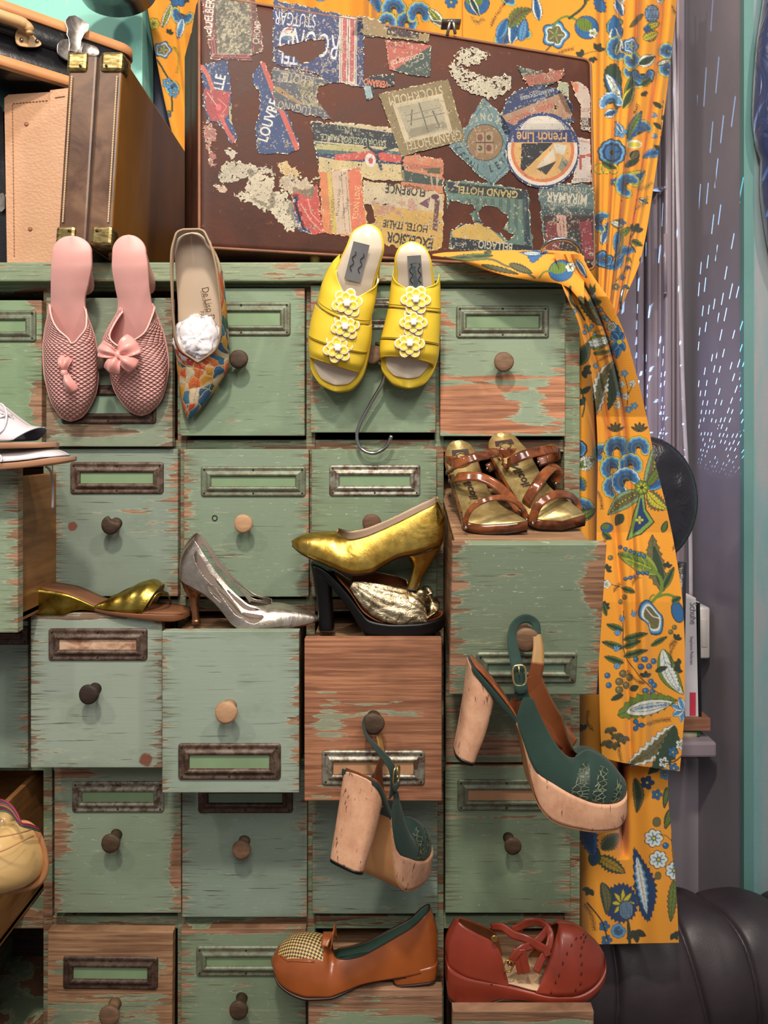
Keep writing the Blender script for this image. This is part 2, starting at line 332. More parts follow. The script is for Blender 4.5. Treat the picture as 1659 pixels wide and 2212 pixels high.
# ---------------------------------------------------------------- cabinet
GA=(118,146,106); GB=(132,158,122); BA=(140,160,140); BB=(126,150,126)
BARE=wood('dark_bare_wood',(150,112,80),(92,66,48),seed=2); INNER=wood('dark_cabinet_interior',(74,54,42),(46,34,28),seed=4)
TOPW=wood('worn_plank_top',(166,130,98),(112,82,60),axis=(3,40,3),seed=6); SIDEW=wood('tan_varnished_drawer_side',(150,106,62),(112,74,42),rough=.4,axis=(2,2,20),seed=9)
FRP=[paintwood('worn_green_frame_%s'%n,GA,(112,128,96),1.15,0,9,9,seed=k,bare=((150,112,84),(96,68,50))) for k,n in enumerate(['a','b'])]
cab=empty('drawer_cabinet',(0,.16,.0),'large green painted apothecary cabinet with rows of worn wooden drawers under shoes and suitcases','cabinet')
W0=.222; H0=.262
zr=[CZ+(CY-y)/1200 for y in (614,962,1307,1652,1994,2344)]      # row lines on the face
xc=[(x-CX)/1200 for x in (-177,103,393,671,949,1234)]
xr=(1252-CX)/1200; ztop=CZ+(CY-572)/1200
zbot=CZ+(CY-2700)/1200
parts=[]
for x in xc[1:-1]: parts.append(box2((x-.008,.0,zbot),(x+.008,.32,ztop-.03)))
parts.append(box2((xc[5]-.013,-.002,zbot),(xr,.32,ztop)))
parts.append(box2((xc[0]-.02,-.002,zbot),(xc[0]+.01,.32,ztop)))
for z in zr+[zr[-1]-.288]: parts.append(box2((xc[0],.003,z-.012),(xc[5],.32,z+.010)))
V,Fc=merge(parts); mk('frame',V,Fc,FRP[0],cab,smooth=False,bevel=.0012)
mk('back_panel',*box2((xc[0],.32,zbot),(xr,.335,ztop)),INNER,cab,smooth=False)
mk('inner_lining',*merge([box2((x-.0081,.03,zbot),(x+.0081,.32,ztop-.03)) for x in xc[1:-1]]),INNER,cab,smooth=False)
LEDG=paintwood('worn_green_ledge',(120,146,108),(134,154,118),.85,.0,9,9,seed=11,scr=.4,bare=((172,132,98),(104,76,54)))
mk('top_board',*merge([box2((xc[0]-.02,-.035,P(0,608,-.035)[2]),(xr+.004,.34,P(0,566,-.035)[2])),box2((xc[0]-.01,-.006,P(0,622,0)[2]),(xr,.02,P(0,606,0)[2]))]),LEDG,cab,smooth=False,bevel=.003)
TOPZ=P(0,566,-.035)[2]
mk('kick_base',*box2((xc[0],.01,0.02),(xr,.32,zbot)),FRP[0],cab,smooth=False)
def metal_rust(name,a,b,rough=.5,metal=.6,seed=0):
    m=M(name); v=m.map(m.coord(),loc=(seed,0,0)); n=m.noise(v,70,5,.7); c=m.mix(m.ramp(n,.42,.6),tuple(lin(a)),tuple(lin(b))); m.p(col=c,rough=rough,metal=metal); m.bump(n,.5,.001); return m.m
HG=metal_rust('worn_green_painted_metal',(112,122,100),(96,92,76),.45,.3); HR=metal_rust('rusty_brown_metal',(70,50,40),(104,88,76),.5,.35,3); HD=metal_rust('dark_rusted_metal',(56,38,30),(84,66,54),.5,.3,5); HS=metal_rust('worn_pale_metal',(150,148,134),(96,78,62),.4,.5,7)
SCR=simple('dark_nail_head',(52,44,38),.5,.6)
KN=[wood('turned_wood_knob_%d'%i,a,b,axis=(8,8,30),seed=i) for i,(a,b) in enumerate([((138,108,84),(102,76,56)),((92,72,54),(52,40,32)),((62,48,42),(42,32,28)),((190,152,118),(160,122,90)),((112,82,62),(78,56,42))])]
CARDG=simple('green_painted_card_slot',(118,142,106),.6,bs=.2); CARDT=M('stained_paper_card'); v=CARDT.coord(); nn=CARDT.noise(CARDT.map(v,scale=(1,1,2)),22,5,.6,1); CARDT.p(col=CARDT.mix(CARDT.ramp(nn,.38,.62),tuple(lin((130,84,58))),tuple(lin((206,172,144)))),rough=.7); CARDT=CARDT.m
CARDO=simple('tan_painted_card_slot',(176,132,96),.6,bs=.2); CARDB=simple('greygreen_card_slot',(118,140,118),.6,bs=.2)
def holder_mesh(w,h,r):    # embossed rectangular frame, lofted ring profile around rounded rect; local x,z; y toward viewer negative
    prof=[(0,0),(.001,.0022),(.0035,.0026),(.0055,.0014),(.0085,.0016),(.0100,.0046),(.0130,.0048),(.0150,.0018),(.0152,.0004)]
    prof=[(a*r/.017*1.25,b*1.2) for a,b in prof]; N=8; rings=[]
    for ins,hh in prof:
        a=w/2-ins; b=h/2-ins; c=max(.0055-ins,.0006); pts=[]
        for (sx,sz,a0) in ((1,1,0),(-1,1,90),(-1,-1,180),(1,-1,270)):
            for k in range(N):
                t=math.radians(a0+90*k/(N-1)); pts.append((sx*(a-c)+c*math.cos(t),-hh,sz*(b-c)+c*math.sin(t)))
        rings.append(pts)
    R=np.array(rings); return R.reshape(-1,3),[tuple(q) for q in gridf(len(prof),4*N,True)]
ALLD={}
def knob_mesh(R=.0155,L=.03,broken=False):
    pr=[(0,.0105),(.3,.008),(.55,.008),(.66,.012),(.76,.0152),(.86,.0165),(.94,.0158),(.985,.0125),(1.0,.006),(1.003,0.0005)]
    m=24; a=np.linspace(0,2*np.pi,m,endpoint=False); rings=[]
    for k,(t,r) in enumerate(pr):
        r=r*R/.0165; rr=r*(1+.02*np.sin(3*a+1))
        if broken: rr=np.where((a>0.3)&(a<1.6)&(t>.6),rr*.55,rr)
        rings.append(np.stack([rr*np.cos(a),np.full(m,-t*L),rr*np.sin(a)],-1))
    return loft(np.array(rings))
def drawer(key,cx,cy,pull,tilt=0,roll=0,mat=None,hold=None,holdmat=None,card=None,knob=None,kmat=0,top=None,side=None,label=None,w=W0,h=H0,depth=.30,broken=False,knR=.0165,koff=(0,0)):
    pull=max(pull,.019); d=D-pull; c=P(cx,cy,-pull)
    ct,st_=math.cos(math.radians(tilt)),math.sin(math.radians(tilt)); cr,sr=math.cos(math.radians(roll)),math.sin(math.radians(roll))
    Rx=np.array([[1,0,0],[0,ct,-st_],[0,st_,ct]]); Ry=np.array([[cr,0,sr],[0,1,0],[-sr,0,cr]]); R=Rx@Ry
    def tr(V): return np.asarray(V)@R.T+c
    th=.018
    prt=[box((0,th/2,0),(w,th,h))]; V,Fc=merge(prt)
    mats=[mat,top or BARE,side or BARE]
    b=[box((-w/2+.014,th+depth/2,-.004),(.010,depth,h-.030)),box((w/2-.014,th+depth/2,-.004),(.010,depth,h-.030)),box((0,th+depth,-.004),(w-.03,.010,h-.03))]
    flo=box((0,th+depth/2,(h/2-.020) if top else (-h/2+.02)),(w-.018,depth,.010))
    allp=prt+b+[flo]; V,Fc=merge(allp); mi=[0]*6+[2]*18+[1]*6
    # top face of front board shows bare edge
    mi[5-0]=0
    o=mk('drawer',tr(V),Fc,mats,cab,smooth=False,origin=c,mi=mi,bevel=.0014,label=label)
    ALLD[key]=(c,R,d)
    k=d/F
    if hold:
        hx=((hold[0]+hold[2])/2-cx)*k; hz=-((hold[1]+hold[3])/2-cy)*k; hw=(hold[2]-hold[0])*k; hh=(hold[3]-hold[1])*k
        if tilt: hz/=ct
        hv,hf=holder_mesh(hw,hh,.017); hv=hv+np.array([hx,-.0002,hz]); hm=holdmat or HG
        nails=[]
        ho=mk('label_holder',tr(hv),hf,hm,o)
        for ax in(-1,0,1):
            for az in(-1,1):
                a=np.linspace(0,2*np.pi,10,endpoint=False)
                rr=[np.stack([r*np.cos(a),np.full(10,-y),r*np.sin(a)],-1) for r,y in((.0019,.002),(.0016,.0036),(.0005,.0040))]
                nv,nf=loft(np.array(rr)); mk('nail',tr(nv+np.array([hx+ax*(hw/2-.0065),0,hz+az*(hh/2-.006)])),nf,SCR,o)
        cm=card or CARDG
        mk('label_card',tr(box((hx,-.0008,hz),(hw-.034,.001,hh-.030))[0]),box((0,0,0),(1,1,1))[1],cm,o,smooth=False)
    if knob:
        kx=(knob[0]-cx)*k; kz=-(knob[1]-cy)*k; kv,kf=knob_mesh(knR,.032,broken)
        # knob head sits nearer the camera: compensate the base so that the head matches
        if tilt: kz/=ct
        sh=.032/d; kx=kx*1-(knob[0]-CX)/F*.032*.8; kz=kz+(-(CY-knob[1])/F*.032*.8)
        if tilt: kz-=.032*st_
        V2=kv.copy(); V2[:,0]+=kx+koff[0]*(-V2[:,1]/.032); V2[:,2]+=kz+koff[1]*(-V2[:,1]/.032)
        mk('knob',tr(V2),kf,KN[kmat],o)
    return o
def pul(wpx): return D-W0*F/wpx
PW=paintwood
bl=lambda cx,cy,k,L:[((x-cx)*k,-(y-cy)*k,rx*k,ry*k,s) for x,y,rx,ry,s in L]
k0=1/1216
drawer('r1c0',-45,808,.0,mat=PW('green_paint_r1c0',(120,156,110),(132,164,120),.55,.5,seed=21,blots=bl(-45,808,k0,[(92,870,26,60,.25),(80,660,30,20,.15)])),hold=(-190,670,79,739),holdmat=HG)
drawer('r1c1',236,804,.03,mat=PW('green_paint_r1c1',(122,140,112),(130,150,124),.62,.9,seed=22,blots=bl(236,804,k0,[(110,860,34,50,.3),(200,930,90,14,.25),(240,700,120,40,.1)]),bare=((150,126,102),(94,78,62))),hold=(133,832,338,916),holdmat=HD,card=CARDB,knob=(213,780),kmat=1,label='heavily cracked green drawer hung upside down behind the pink mules')
drawer('r1c2',523,782,.0,mat=PW('green_paint_r1c2',(116,146,112),(124,154,120),.5,.5,seed=23,blots=bl(523,782,k0,[(520,686,110,7,.18)])),hold=(415,652,628,726),knob=(516,776),kmat=1)
drawer('r1c3',806,775,.01,mat=PW('green_paint_r1c3',(112,144,108),(124,152,118),.5,.7,seed=24,scr=.8),hold=(700,642,912,712),holdmat=HS,knob=(805,766),kmat=0)
drawer('r1c4',1086,783,.0,mat=PW('green_paint_r1c4',(126,152,120),(136,160,128),.5,.5,seed=25,scr=.9,blots=bl(1086,783,k0,[(1020,880,90,50,.55),(1200,860,40,60,.3),(1050,815,120,8,.35),(1080,838,140,6,.28),(1100,925,140,14,.28)]),bare=((192,134,98),(132,84,60))),hold=(985,660,1186,731),knob=(1088,782),kmat=0,knR=.0175,label='green drawer with a large worn patch of bare reddish wood')
drawer('r2c0',-115,1186,.175,mat=PW('green_paint_r2c0',(128,156,118),(146,166,138),.5,.9,seed=26),side=SIDEW,depth=.36,roll=0)
drawer('r2c1',249,1129,.0,mat=PW('blue_green_paint_r2c1',(122,144,126),(130,152,134),.5,.8,seed=27,scr=.3,knots=[((157-249)/1216,-(1137-1129)/1216,.010)]),hold=(152,998,354,1067),holdmat=HR,card=CARDG,knob=(240,1134),kmat=1,broken=True,label='blue green drawer with dark rusty label frame and a broken wooden knob')
drawer('r2c2',532,1130,.0,mat=PW('green_paint_r2c2',(116,142,112),(124,150,122),.55,.8,seed=28,scr=.7),hold=(434,1007,661,1073),knob=(526,1131),kmat=3)
drawer('r2c3',808,1130,.0,mat=PW('green_paint_r2c3',(112,140,104),(122,148,114),.5,.5,seed=29,scr=.9),hold=(711,1004,908,1072),holdmat=HS,knob=(803,1130),kmat=4)
drawer('r2c4',1137,1342,.253,tilt=12,mat=PW('green_paint_r2c4',(112,136,102),(122,144,114),.6,.9,seed=30,scr=.9,blots=bl(1137,1342,1/1480,[(1280,1260,40,50,.3),(1000,1432,30,14,.3)])),hold=(1030,1412,1252,1485),holdmat=HG,card=CARDB,knob=(1138,1364),kmat=0,knR=.0185,top=TOPW,depth=.40,w=.220,h=.236,label='green drawer pulled far out upside down, tortoiseshell sandals on top of it')
drawer('r3c0',-75,1500,.0,mat=PW('blue_green_paint_r3c0',(120,144,124),(128,150,132),.45,.5,seed=31),hold=(-170,1352,63,1393),holdmat=HD)
drawer('r3c1',208,1491,pul(284),mat=PW('blue_green_paint_r3c1',(142,162,144),(150,170,152),.42,.6,seed=32,scr=.15,blots=bl(208,1491,1/1270,[(200,1334,160,14,.28)])+[],knots=[((314-208)/1270,-(1640-1491)/1270,.013)],bare=((140,112,92),(96,84,70))),hold=(105,1357,319,1427),holdmat=HR,card=CARDT,knob=(193,1499),kmat=2,label='pale blue green drawer pulled out with a stained paper card and dark knob')
drawer('r3c2',498,1538,pul(296),mat=PW('blue_green_paint_r3c2',(136,160,140),(146,168,150),.42,.8,seed=33,scr=.2),hold=(385,1605,607,1684),holdmat=HR,card=CARDG,knob=(489,1538),kmat=3,knR=.018,top=TOPW,label='pale blue green drawer pulled out upside down with a light wooden knob')
drawer('r3c3',806,1555,pul(297),mat=PW('worn_bare_wood_r3c3',(132,140,108),(142,150,120),1.25,.8,seed=34,blots=bl(806,1555,1/1300,[(806,1430,220,90,.3),(860,1640,180,90,.3),(720,1560,40,60,-.1)]),bare=((176,122,90),(124,80,58))),hold=(695,1620,918,1696),holdmat=HS,card=CARDO,knob=(807,1562),kmat=1,top=TOPW,knR=.0175,label='nearly bare reddish wood drawer pulled out with only traces of green paint')
drawer('r3c4',1098,1488,.0,mat=PW('dark_green_paint_r3c4',(104,118,84),(112,124,90),.7,.5,seed=35,blots=bl(1098,1488,k0,[(1098,1610,180,22,.3)])))
drawer('r4c1',254,1813,.0,mat=PW('green_paint_r4c1',(124,150,120),(132,154,128),.5,.7,seed=36,scr=.6,blots=bl(254,1813,k0,[(160,1672,60,14,.4),(140,1800,30,60,.22),(380,1870,14,70,.3)])),hold=(156,1687,355,1754),holdmat=HS,knob=(240,1820),kmat=1,w=.225)
drawer('r4c2',528,1822,.0,mat=PW('blue_green_paint_r4c2',(120,146,126),(128,152,134),.45,.7,seed=37),hold=(428,1690,633,1756),holdmat=HD,card=CARDB,knob=(522,1834),kmat=0)
drawer('r4c3',810,1815,.0,mat=PW('blue_green_paint_r4c3',(118,144,124),(128,152,134),.4,.5,seed=38))
drawer('r4c4',1097,1813,.0,mat=PW('green_paint_r4c4',(120,146,110),(126,152,116),.4,.6,seed=39,scr=.5,blots=bl(1097,1813,k0,[(1080,1765,110,6,.3),(1097,1650,140,10,.35)])),hold=(988,1683,1200,1751),holdmat=HG,card=CARDO,knob=(1103,1826),kmat=1,knR=.015,koff=(.004,0))
drawer('r4c0',-250,2010,.22,mat=PW('green_paint_r4c0',(120,146,110),(126,152,116),.4,.6,seed=40),side=SIDEW,depth=.4)
drawer('r5c1',237,2171,.015,roll=.6,mat=PW('worn_wood_r5c1',(120,140,104),(132,150,118),.95,.7,seed=41,blots=bl(237,2171,k0,[(230,2040,160,40,.45),(210,2130,150,24,.3)]),bare=((172,134,100),(120,86,62))),hold=(136,2065,341,2136),holdmat=HD,knob=(237,2192),kmat=0,knR=.018,label='drawer of mostly bare brown wood with brown label frame and knob')
drawer('r5c2',526,2165,.0,mat=PW('green_paint_r5c2',(118,144,108),(126,150,118),.5,.6,seed=42,blots=bl(526,2165,k0,[(526,2012,150,10,.4)])),hold=(424,2043,640,2108),holdmat=HG,knob=(516,2180),kmat=1)
drawer('r5c3',811,2320,pul(290),mat=PW('green_paint_r5c3',(118,144,104),(130,154,116),.85,.6,seed=43,blots=bl(811,2320,1/1300,[(811,2170,180,30,.22)])),top=TOPW,h=.28)
drawer('r5c4',1128,2365,pul(303),tilt=4,mat=PW('green_paint_r5c4',(118,144,108),(128,152,118),.7,.6,seed=44,blots=bl(1128,2365,1/1300,[(1128,2190,180,16,.4)])),top=TOPW,h=.28)

for (key,dr_,px,py,r) in (('r2c2',None,464,1119,.0042),('r5c4',None,1030,2191,.0046)):
    c,R,d=ALLD[key]; o=[x for x in cab.children if x.name.startswith('drawer') and np.allclose(ORG[x.name],c)][0]; k=d/F; ctr=c+np.array([(px-CX)*k-c[0],-.0005,CZ+(CY-py)*k-c[2]]); 
    mk('plug_ring',*tube([ctr+np.array([r*math.cos(a),0,r*1.1*math.sin(a)]) for a in np.linspace(0,2*np.pi,20,endpoint=False)],.0009,6,True),SCR,o)
# ---------------------------------------------------------------- raster canvas for printed things (stickers, cloth print)
class Cv:
    def __init__(s,x0,y0,x1,y1,base,res=1.0):
        s.x0,s.y0,s.r=x0,y0,res; s.w=int((x1-x0)*res)+1; s.h=int((y1-y0)*res)+1
        s.a=np.empty((s.h,s.w,3)); s.a[:]=lin(base); s.m=np.zeros((s.h,s.w),bool); s.clip=None
    def _bb(s,x0,y0,x1,y1):
        i0=max(int((x0-s.x0)*s.r)-1,0); i1=min(int((x1-s.x0)*s.r)+2,s.w); j0=max(int((y0-s.y0)*s.r)-1,0); j1=min(int((y1-s.y0)*s.r)+2,s.h)
        if i1<=i0 or j1<=j0: return None
        X,Y=np.meshgrid(np.arange(i0,i1)/s.r+s.x0,np.arange(j0,j1)/s.r+s.y0); return slice(j0,j1),slice(i0,i1),X,Y
    def put(s,sl,msk,col,al=1):
        if s.clip is not None: msk=msk&s.clip[sl]
        sub=s.a[sl]; c=lin(col); sub[msk]=sub[msk]*(1-al)+c*al; s.m[sl]|=msk
    def inside(s,p,X,Y):
        p=np.asarray(p,float); r=np.zeros(X.shape,bool); n=len(p)
        for i in range(n):
            x1,y1=p[i]; x2,y2=p[(i+1)%n]
            if y1==y2: continue
            c=((y1>Y)!=(y2>Y)); r^=c&(X<(x2-x1)*(Y-y1)/(y2-y1)+x1)
        return r
    def poly(s,p,col,al=1):
        p=np.asarray(p,float); b=s._bb(p[:,0].min(),p[:,1].min(),p[:,0].max(),p[:,1].max())
        if b is None: return
        s.put(b[:2],s.inside(p,b[2],b[3]),col,al)
    def ell(s,cx,cy,rx,ry,col,rot=0,al=1):
        R=max(rx,ry); b=s._bb(cx-R,cy-R,cx+R,cy+R)
        if b is None: return
        t=math.radians(rot); dx=b[2]-cx; dy=b[3]-cy; u=dx*math.cos(t)+dy*math.sin(t); v=-dx*math.sin(t)+dy*math.cos(t)
        s.put(b[:2],(u/rx)**2+(v/ry)**2<=1,col,al)
    def ring(s,cx,cy,r,w,col,al=1):
        b=s._bb(cx-r-w,cy-r-w,cx+r+w,cy+r+w)
        if b is None: return
        d=np.hypot(b[2]-cx,b[3]-cy); s.put(b[:2],abs(d-r)<=w/2,col,al)
    def line(s,p,w,col,al=1):
        p=np.asarray(p,float)
        for (x1,y1),(x2,y2) in zip(p[:-1],p[1:]):
            b=s._bb(min(x1,x2)-w,min(y1,y2)-w,max(x1,x2)+w,max(y1,y2)+w)
            if b is None: continue
            dx,dy=x2-x1,y2-y1; L=dx*dx+dy*dy+1e-9; t=np.clip(((b[2]-x1)*dx+(b[3]-y1)*dy)/L,0,1)
            s.put(b[:2],np.hypot(b[2]-x1-t*dx,b[3]-y1-t*dy)<=w/2,col,al)
    def text(s,txt,cx,cy,h,rot,col,sx=1,bold=.02,al=1,arc=None):
        for tri in text_tris(txt,bold):
            q=tri*np.array([h*sx*.80,-h])*1.22; 
            if arc: # bend on circle radius arc (sign)
                th=q[:,0]/arc; rr=arc-q[:,1]*1.0; q=np.stack([rr*np.sin(th),arc-rr*np.cos(th)],-1)
            t=math.radians(rot); q=np.stack([q[:,0]*math.cos(t)-q[:,1]*math.sin(t)+cx,q[:,0]*math.sin(t)+q[:,1]*math.cos(t)+cy],-1); s.poly(q,col,al)
_tt={}
def text_tris(txt,bold=.02,size=1):
    k=(txt,bold)
    if k in _tt: return _tt[k]
    c=bpy.data.curves.new('t','FONT'); c.body=txt; c.align_x='CENTER'; c.align_y='CENTER'; c.offset=bold; c.resolution_u=3
    o=bpy.data.objects.new('t',c); sc.collection.objects.link(o); bpy.context.view_layer.update()
    me=o.to_mesh(); me.calc_loop_triangles(); V=np.array([v.co[:2] for v in me.vertices]); r=[V[list(t.vertices)] for t in me.loop_triangles]
    o.to_mesh_clear(); bpy.data.objects.remove(o); bpy.data.curves.remove(c); _tt[k]=r; return r
def text_mesh(txt,bold=.01):
    r=text_tris(txt,bold); V=np.concatenate(r); return V,[(3*i,3*i+1,3*i+2) for i in range(len(r))]
def vnoise(h,w,scale,seed,octv=4,ax=(1,1)):
    R=np.random.RandomState(seed); out=np.zeros((h,w)); amp=1; tot=0; sc_=scale
    for _ in range(octv):
        gh=int(h/(sc_*ax[1]))+3; gw=int(w/(sc_*ax[0]))+3; g=R.rand(gh,gw)
        y=np.arange(h)/(sc_*ax[1]); x=np.arange(w)/(sc_*ax[0]); yi=y.astype(int); xi=x.astype(int); fy=(y-yi)[:,None]; fx=(x-xi)[None]; fy=fy*fy*(3-2*fy); fx=fx*fx*(3-2*fx)
        out+=amp*(g[yi][:,xi]*(1-fy)*(1-fx)+g[yi+1][:,xi]*fy*(1-fx)+g[yi][:,xi+1]*(1-fy)*fx+g[yi+1][:,xi+1]*fy*fx); tot+=amp; amp*=.55; sc_=max(sc_/2,1)
    return out/tot
# ---------------------------------------------------------------- suitcases
BRN=M('worn_chestnut_leather'); v=BRN.coord(); n1=BRN.noise(v,9,5,.6,.5); n2=BRN.noise(v,70,4,.7)
c=BRN.mix(BRN.ramp(n1,.3,.7),tuple(lin((60,33,25))),tuple(lin((88,49,35)))); c=BRN.mix(BRN.ramp(n2,.64,.72,0,.6),c,tuple(lin((140,92,66))))
BRN.p(col=c,rough=BRN.ramp(n1,.3,.7,.5,.68),spec=.25); BRN.bump(n2,.35,.0012); BRN=BRN.m
EDGE=simple('scuffed_tan_leather_edge',(128,84,58),.6,bs=.5,bscale=120,var=.35)
# front plane through four picture points
dTL,dR=1.30,1.475
bl_=P(428,536,dTL-D); br_=P(1287,590,dR-D); zb_=max(bl_[2],TOPZ+.012); bl_[2]=zb_; br_[2]=zb_; Htl=P(430,-16,dTL-D)[2]-zb_
tl_=bl_+[0,0,Htl]; tr_=P(1278,128,dR-D); tr_[2]=max(tr_[2],0)
nrm_=np.cross(br_-bl_,tl_-bl_); nrm_/=np.linalg.norm(nrm_)   # toward camera?
if nrm_[1]>0: nrm_=-nrm_
CAMP=np.array([0,-D,CZ])
def onplane(px,py,off=0):
    px=np.asarray(px,float); py=np.asarray(py,float); d=np.stack([(px-CX)/F,np.ones_like(px),(CY-py)/F],-1)
    t=((bl_+nrm_*off-CAMP)@nrm_)/(d@nrm_); return CAMP+d*t[...,None]
case=empty('stickered_suitcase',(bl_+br_)/2+[0,.08,0],'large old brown leather suitcase covered in torn hotel and travel stickers, standing on the cabinet','suitcase')
back=-nrm_*.21+np.array([-.032,0,0])
def rrect_ring(ins,offn,offb,r=.014,N=7):
    ex=(br_-bl_); L=np.linalg.norm(ex); ex/=L; pts=[]
    # quad with bilinear map
    def Q(u,v): return (bl_*(1-u)+br_*u)*(1-v)+(tl_*(1-u)+tr_*u)*v
    ru=r/L; rv=r/Htl; iu=ins/L; iv=ins/Htl
    for (cu,cv,a0) in ((1,1,0),(0,1,90),(0,0,180),(1,0,270)):
        for k in range(N):
            t=math.radians(a0+90*k/(N-1)); 
            u=cu*(1-2*iu)+iu-(2*cu-1)*max(ru-0*iu,0)+ru*math.cos(t); vv=cv*(1-2*iv)+iv-(2*cv-1)*rv+rv*math.sin(t)
            pts.append(Q(u,vv)+nrm_*offn+back*offb)
        for k in range(1,8):   # extra points along edges
            pass
    return pts
rings=[rrect_ring(.012,.0,0),rrect_ring(.004,-.002,0),rrect_ring(0,-.008,0),rrect_ring(-.001,0,.10),rrect_ring(.001,0,.45),rrect_ring(.004,0,.5),rrect_ring(.001,0,.55),rrect_ring(0,0,.95),rrect_ring(.008,0,1)]
V,Fc=loft(np.array(rings)); mk('body',V,Fc,BRN,case,smooth=True,bevel=0)
# welted edge with stitches: tube around front rim
rim=np.array(rrect_ring(.002,-.001,0)); mk('edge_binding',*tube(rim,.0028,6,True),EDGE,case)
# feet and clasp
for px in (678,1180):
    a=onplane(px,538); mk('brass_foot',*loft(np.array([[a+np.array([r*math.cos(t),.02+r*math.sin(t),z]) for t in np.linspace(0,2*np.pi,14,endpoint=False)] for r,z in((.010,.006),(.012,-.004),(.011,-.012),(.004,TOPZ-a[2]))])),simple('tarnished_brass',(120,100,60),.4,.8),case)
cl=onplane(973,62,.003); STL=simple('worn_steel',(150,146,138),.35,.9)
V,Fc=merge([tube([cl+[-.006,0,-.012],cl+[-.002,-.002,.008],cl+[.0,.0,.016]],.003),tube([cl+[.009,0,-.010],cl+[.006,-.002,.008],cl+[.004,0,.016]],.003),box(cl+[.002,.003,.014],(.022,.012,.006)),box(cl+[.002,.014,.016],(.036,.03,.004))]); mk('catch',V,Fc,STL,case)
# stickers
STK=vcol('printed_paper_sticker',.62,.5,700)
NZ1=vnoise(620,920,10,1,5); NZ2=vnoise(620,920,3.5,2,3); NZ3=vnoise(620,920,26,3,5); NZ4=vnoise(620,920,1.6,9,2)
OX,OY=400,-30
def sticker(pts,base,draw=None,holes=(),dist=.5,jag=3,lift=.0006,paper=(205,190,160),label=None,fringe=True):
    pts=np.array(pts,float); x0,y0=pts.min(0)-3; x1,y1=pts.max(0)+3; c=Cv(x0,y0,x1,y1,base,1.0)
    X,Y=np.meshgrid(np.arange(c.w)+x0,np.arange(c.h)+y0); ji=np.clip((Y-OY).astype(int),0,619); ii=np.clip((X-OX).astype(int),0,919)
    n1,n2,n3,n4=NZ1[ji,ii],NZ2[ji,ii],NZ3[ji,ii],NZ4[ji,ii]
    Xj=X+(n1-.5)*jag*4+(n2-.5)*jag; Yj=Y+(NZ1[::-1][ji,ii]-.5)*jag*4+(n2-.5)*jag
    msk=c.inside(pts,Xj,Yj); keep=msk.copy()
    if draw: draw(c)
    for hpts in holes: keep&=~c.inside(np.array(hpts,float),Xj+(n3-.5)*8,Yj)
    # distress: paper shows, and bits gone
    pm=(n2*.6+n1*.4)>(.70-.11*dist); c.a[pm]=c.a[pm]*.3+lin(paper)*.7
    dk=(n4*.5+n2*.5)>(.73-.06*dist); c.a[dk]*=.35
    c.a*=(.50+.28*n3)[...,None]; gy=c.a.mean(2,keepdims=True); c.a=c.a*.85+gy*.15
    if fringe:
        er=keep&~(np.roll(keep,2,0)&np.roll(keep,-2,0)&np.roll(keep,2,1)&np.roll(keep,-2,1)); c.a[er&(n2>.62)]=lin(paper)
    gone=(n1*.5+n2*.5)>(.80-.10*dist); keep&=~gone
    J,I=np.nonzero(keep)
    if len(J)==0: return
    # grid faces whose corners kept
    W=c.w+1; gx,gy=np.meshgrid(np.arange(c.w+1)+x0-.5,np.arange(c.h+1)+y0-.5)
    f=np.stack([J*W+I,(J+1)*W+I,(J+1)*W+I+1,J*W+I+1],-1); used,inv=np.unique(f,return_inverse=True); f=inv.reshape(-1,4)
    vv=onplane(gx.ravel()[used],gy.ravel()[used],lift)
    # face colours -> corner domain to stay crisp
    o=mk('travel_sticker',vv,f,STK,case,smooth=False,label=label)
    ca=o.data.color_attributes.new('Col','FLOAT_COLOR','CORNER'); cc=np.ones((len(f),4)); cc[:,:3]=c.a[J,I]; ca.data.foreach_set('color',np.repeat(cc,4,axis=0).ravel())
    return o
NAVY=(38,56,112); CRM=(206,190,158)
def d(c):
    c.poly([(464,-30),(540,-30),(545,118),(470,120)],(112,104,88)); n=NZ2[:c.h,:c.w]; n3=NZ1[:c.h,:c.w]; X0=(c.x0,c.y0)
    b=c._bb(464,-30,543,118); mm=(NZ2[:b[2].shape[0],:b[2].shape[1]]>.52)&c.inside([(464,-30),(540,-30),(545,118),(470,120)],b[2],b[3]); c.put(b[:2],mm,(176,168,132)); mm=(NZ1[:b[2].shape[0],:b[2].shape[1]]>.56)&c.inside([(464,-30),(540,-30),(545,118),(470,120)],b[2],b[3]); c.put(b[:2],mm,(72,68,58),.7)
    for k in (0,6,11): c.line([(436-k*.0+k,-30),(455+k,128-k),(545,130-k)],1.6,(190,84,92))
    c.line([(540,-20),(548,112)],1.4,(190,84,92)); c.line([(560,-10),(567,112)],1.4,(190,84,92))
    c.text('HEIDELBERG',452,36,22,-84,(226,214,196),.85,.02); c.text('CHIOMR.',556,68,17,-84,(206,190,170),.8,.01)
sticker([(430,-28),(548,-28),(571,112),(543,118),(543,130),(455,128)],(104,58,48),d,dist=.45,label='sticker with a grey mottled panel and HEIDELBERG in white capitals')
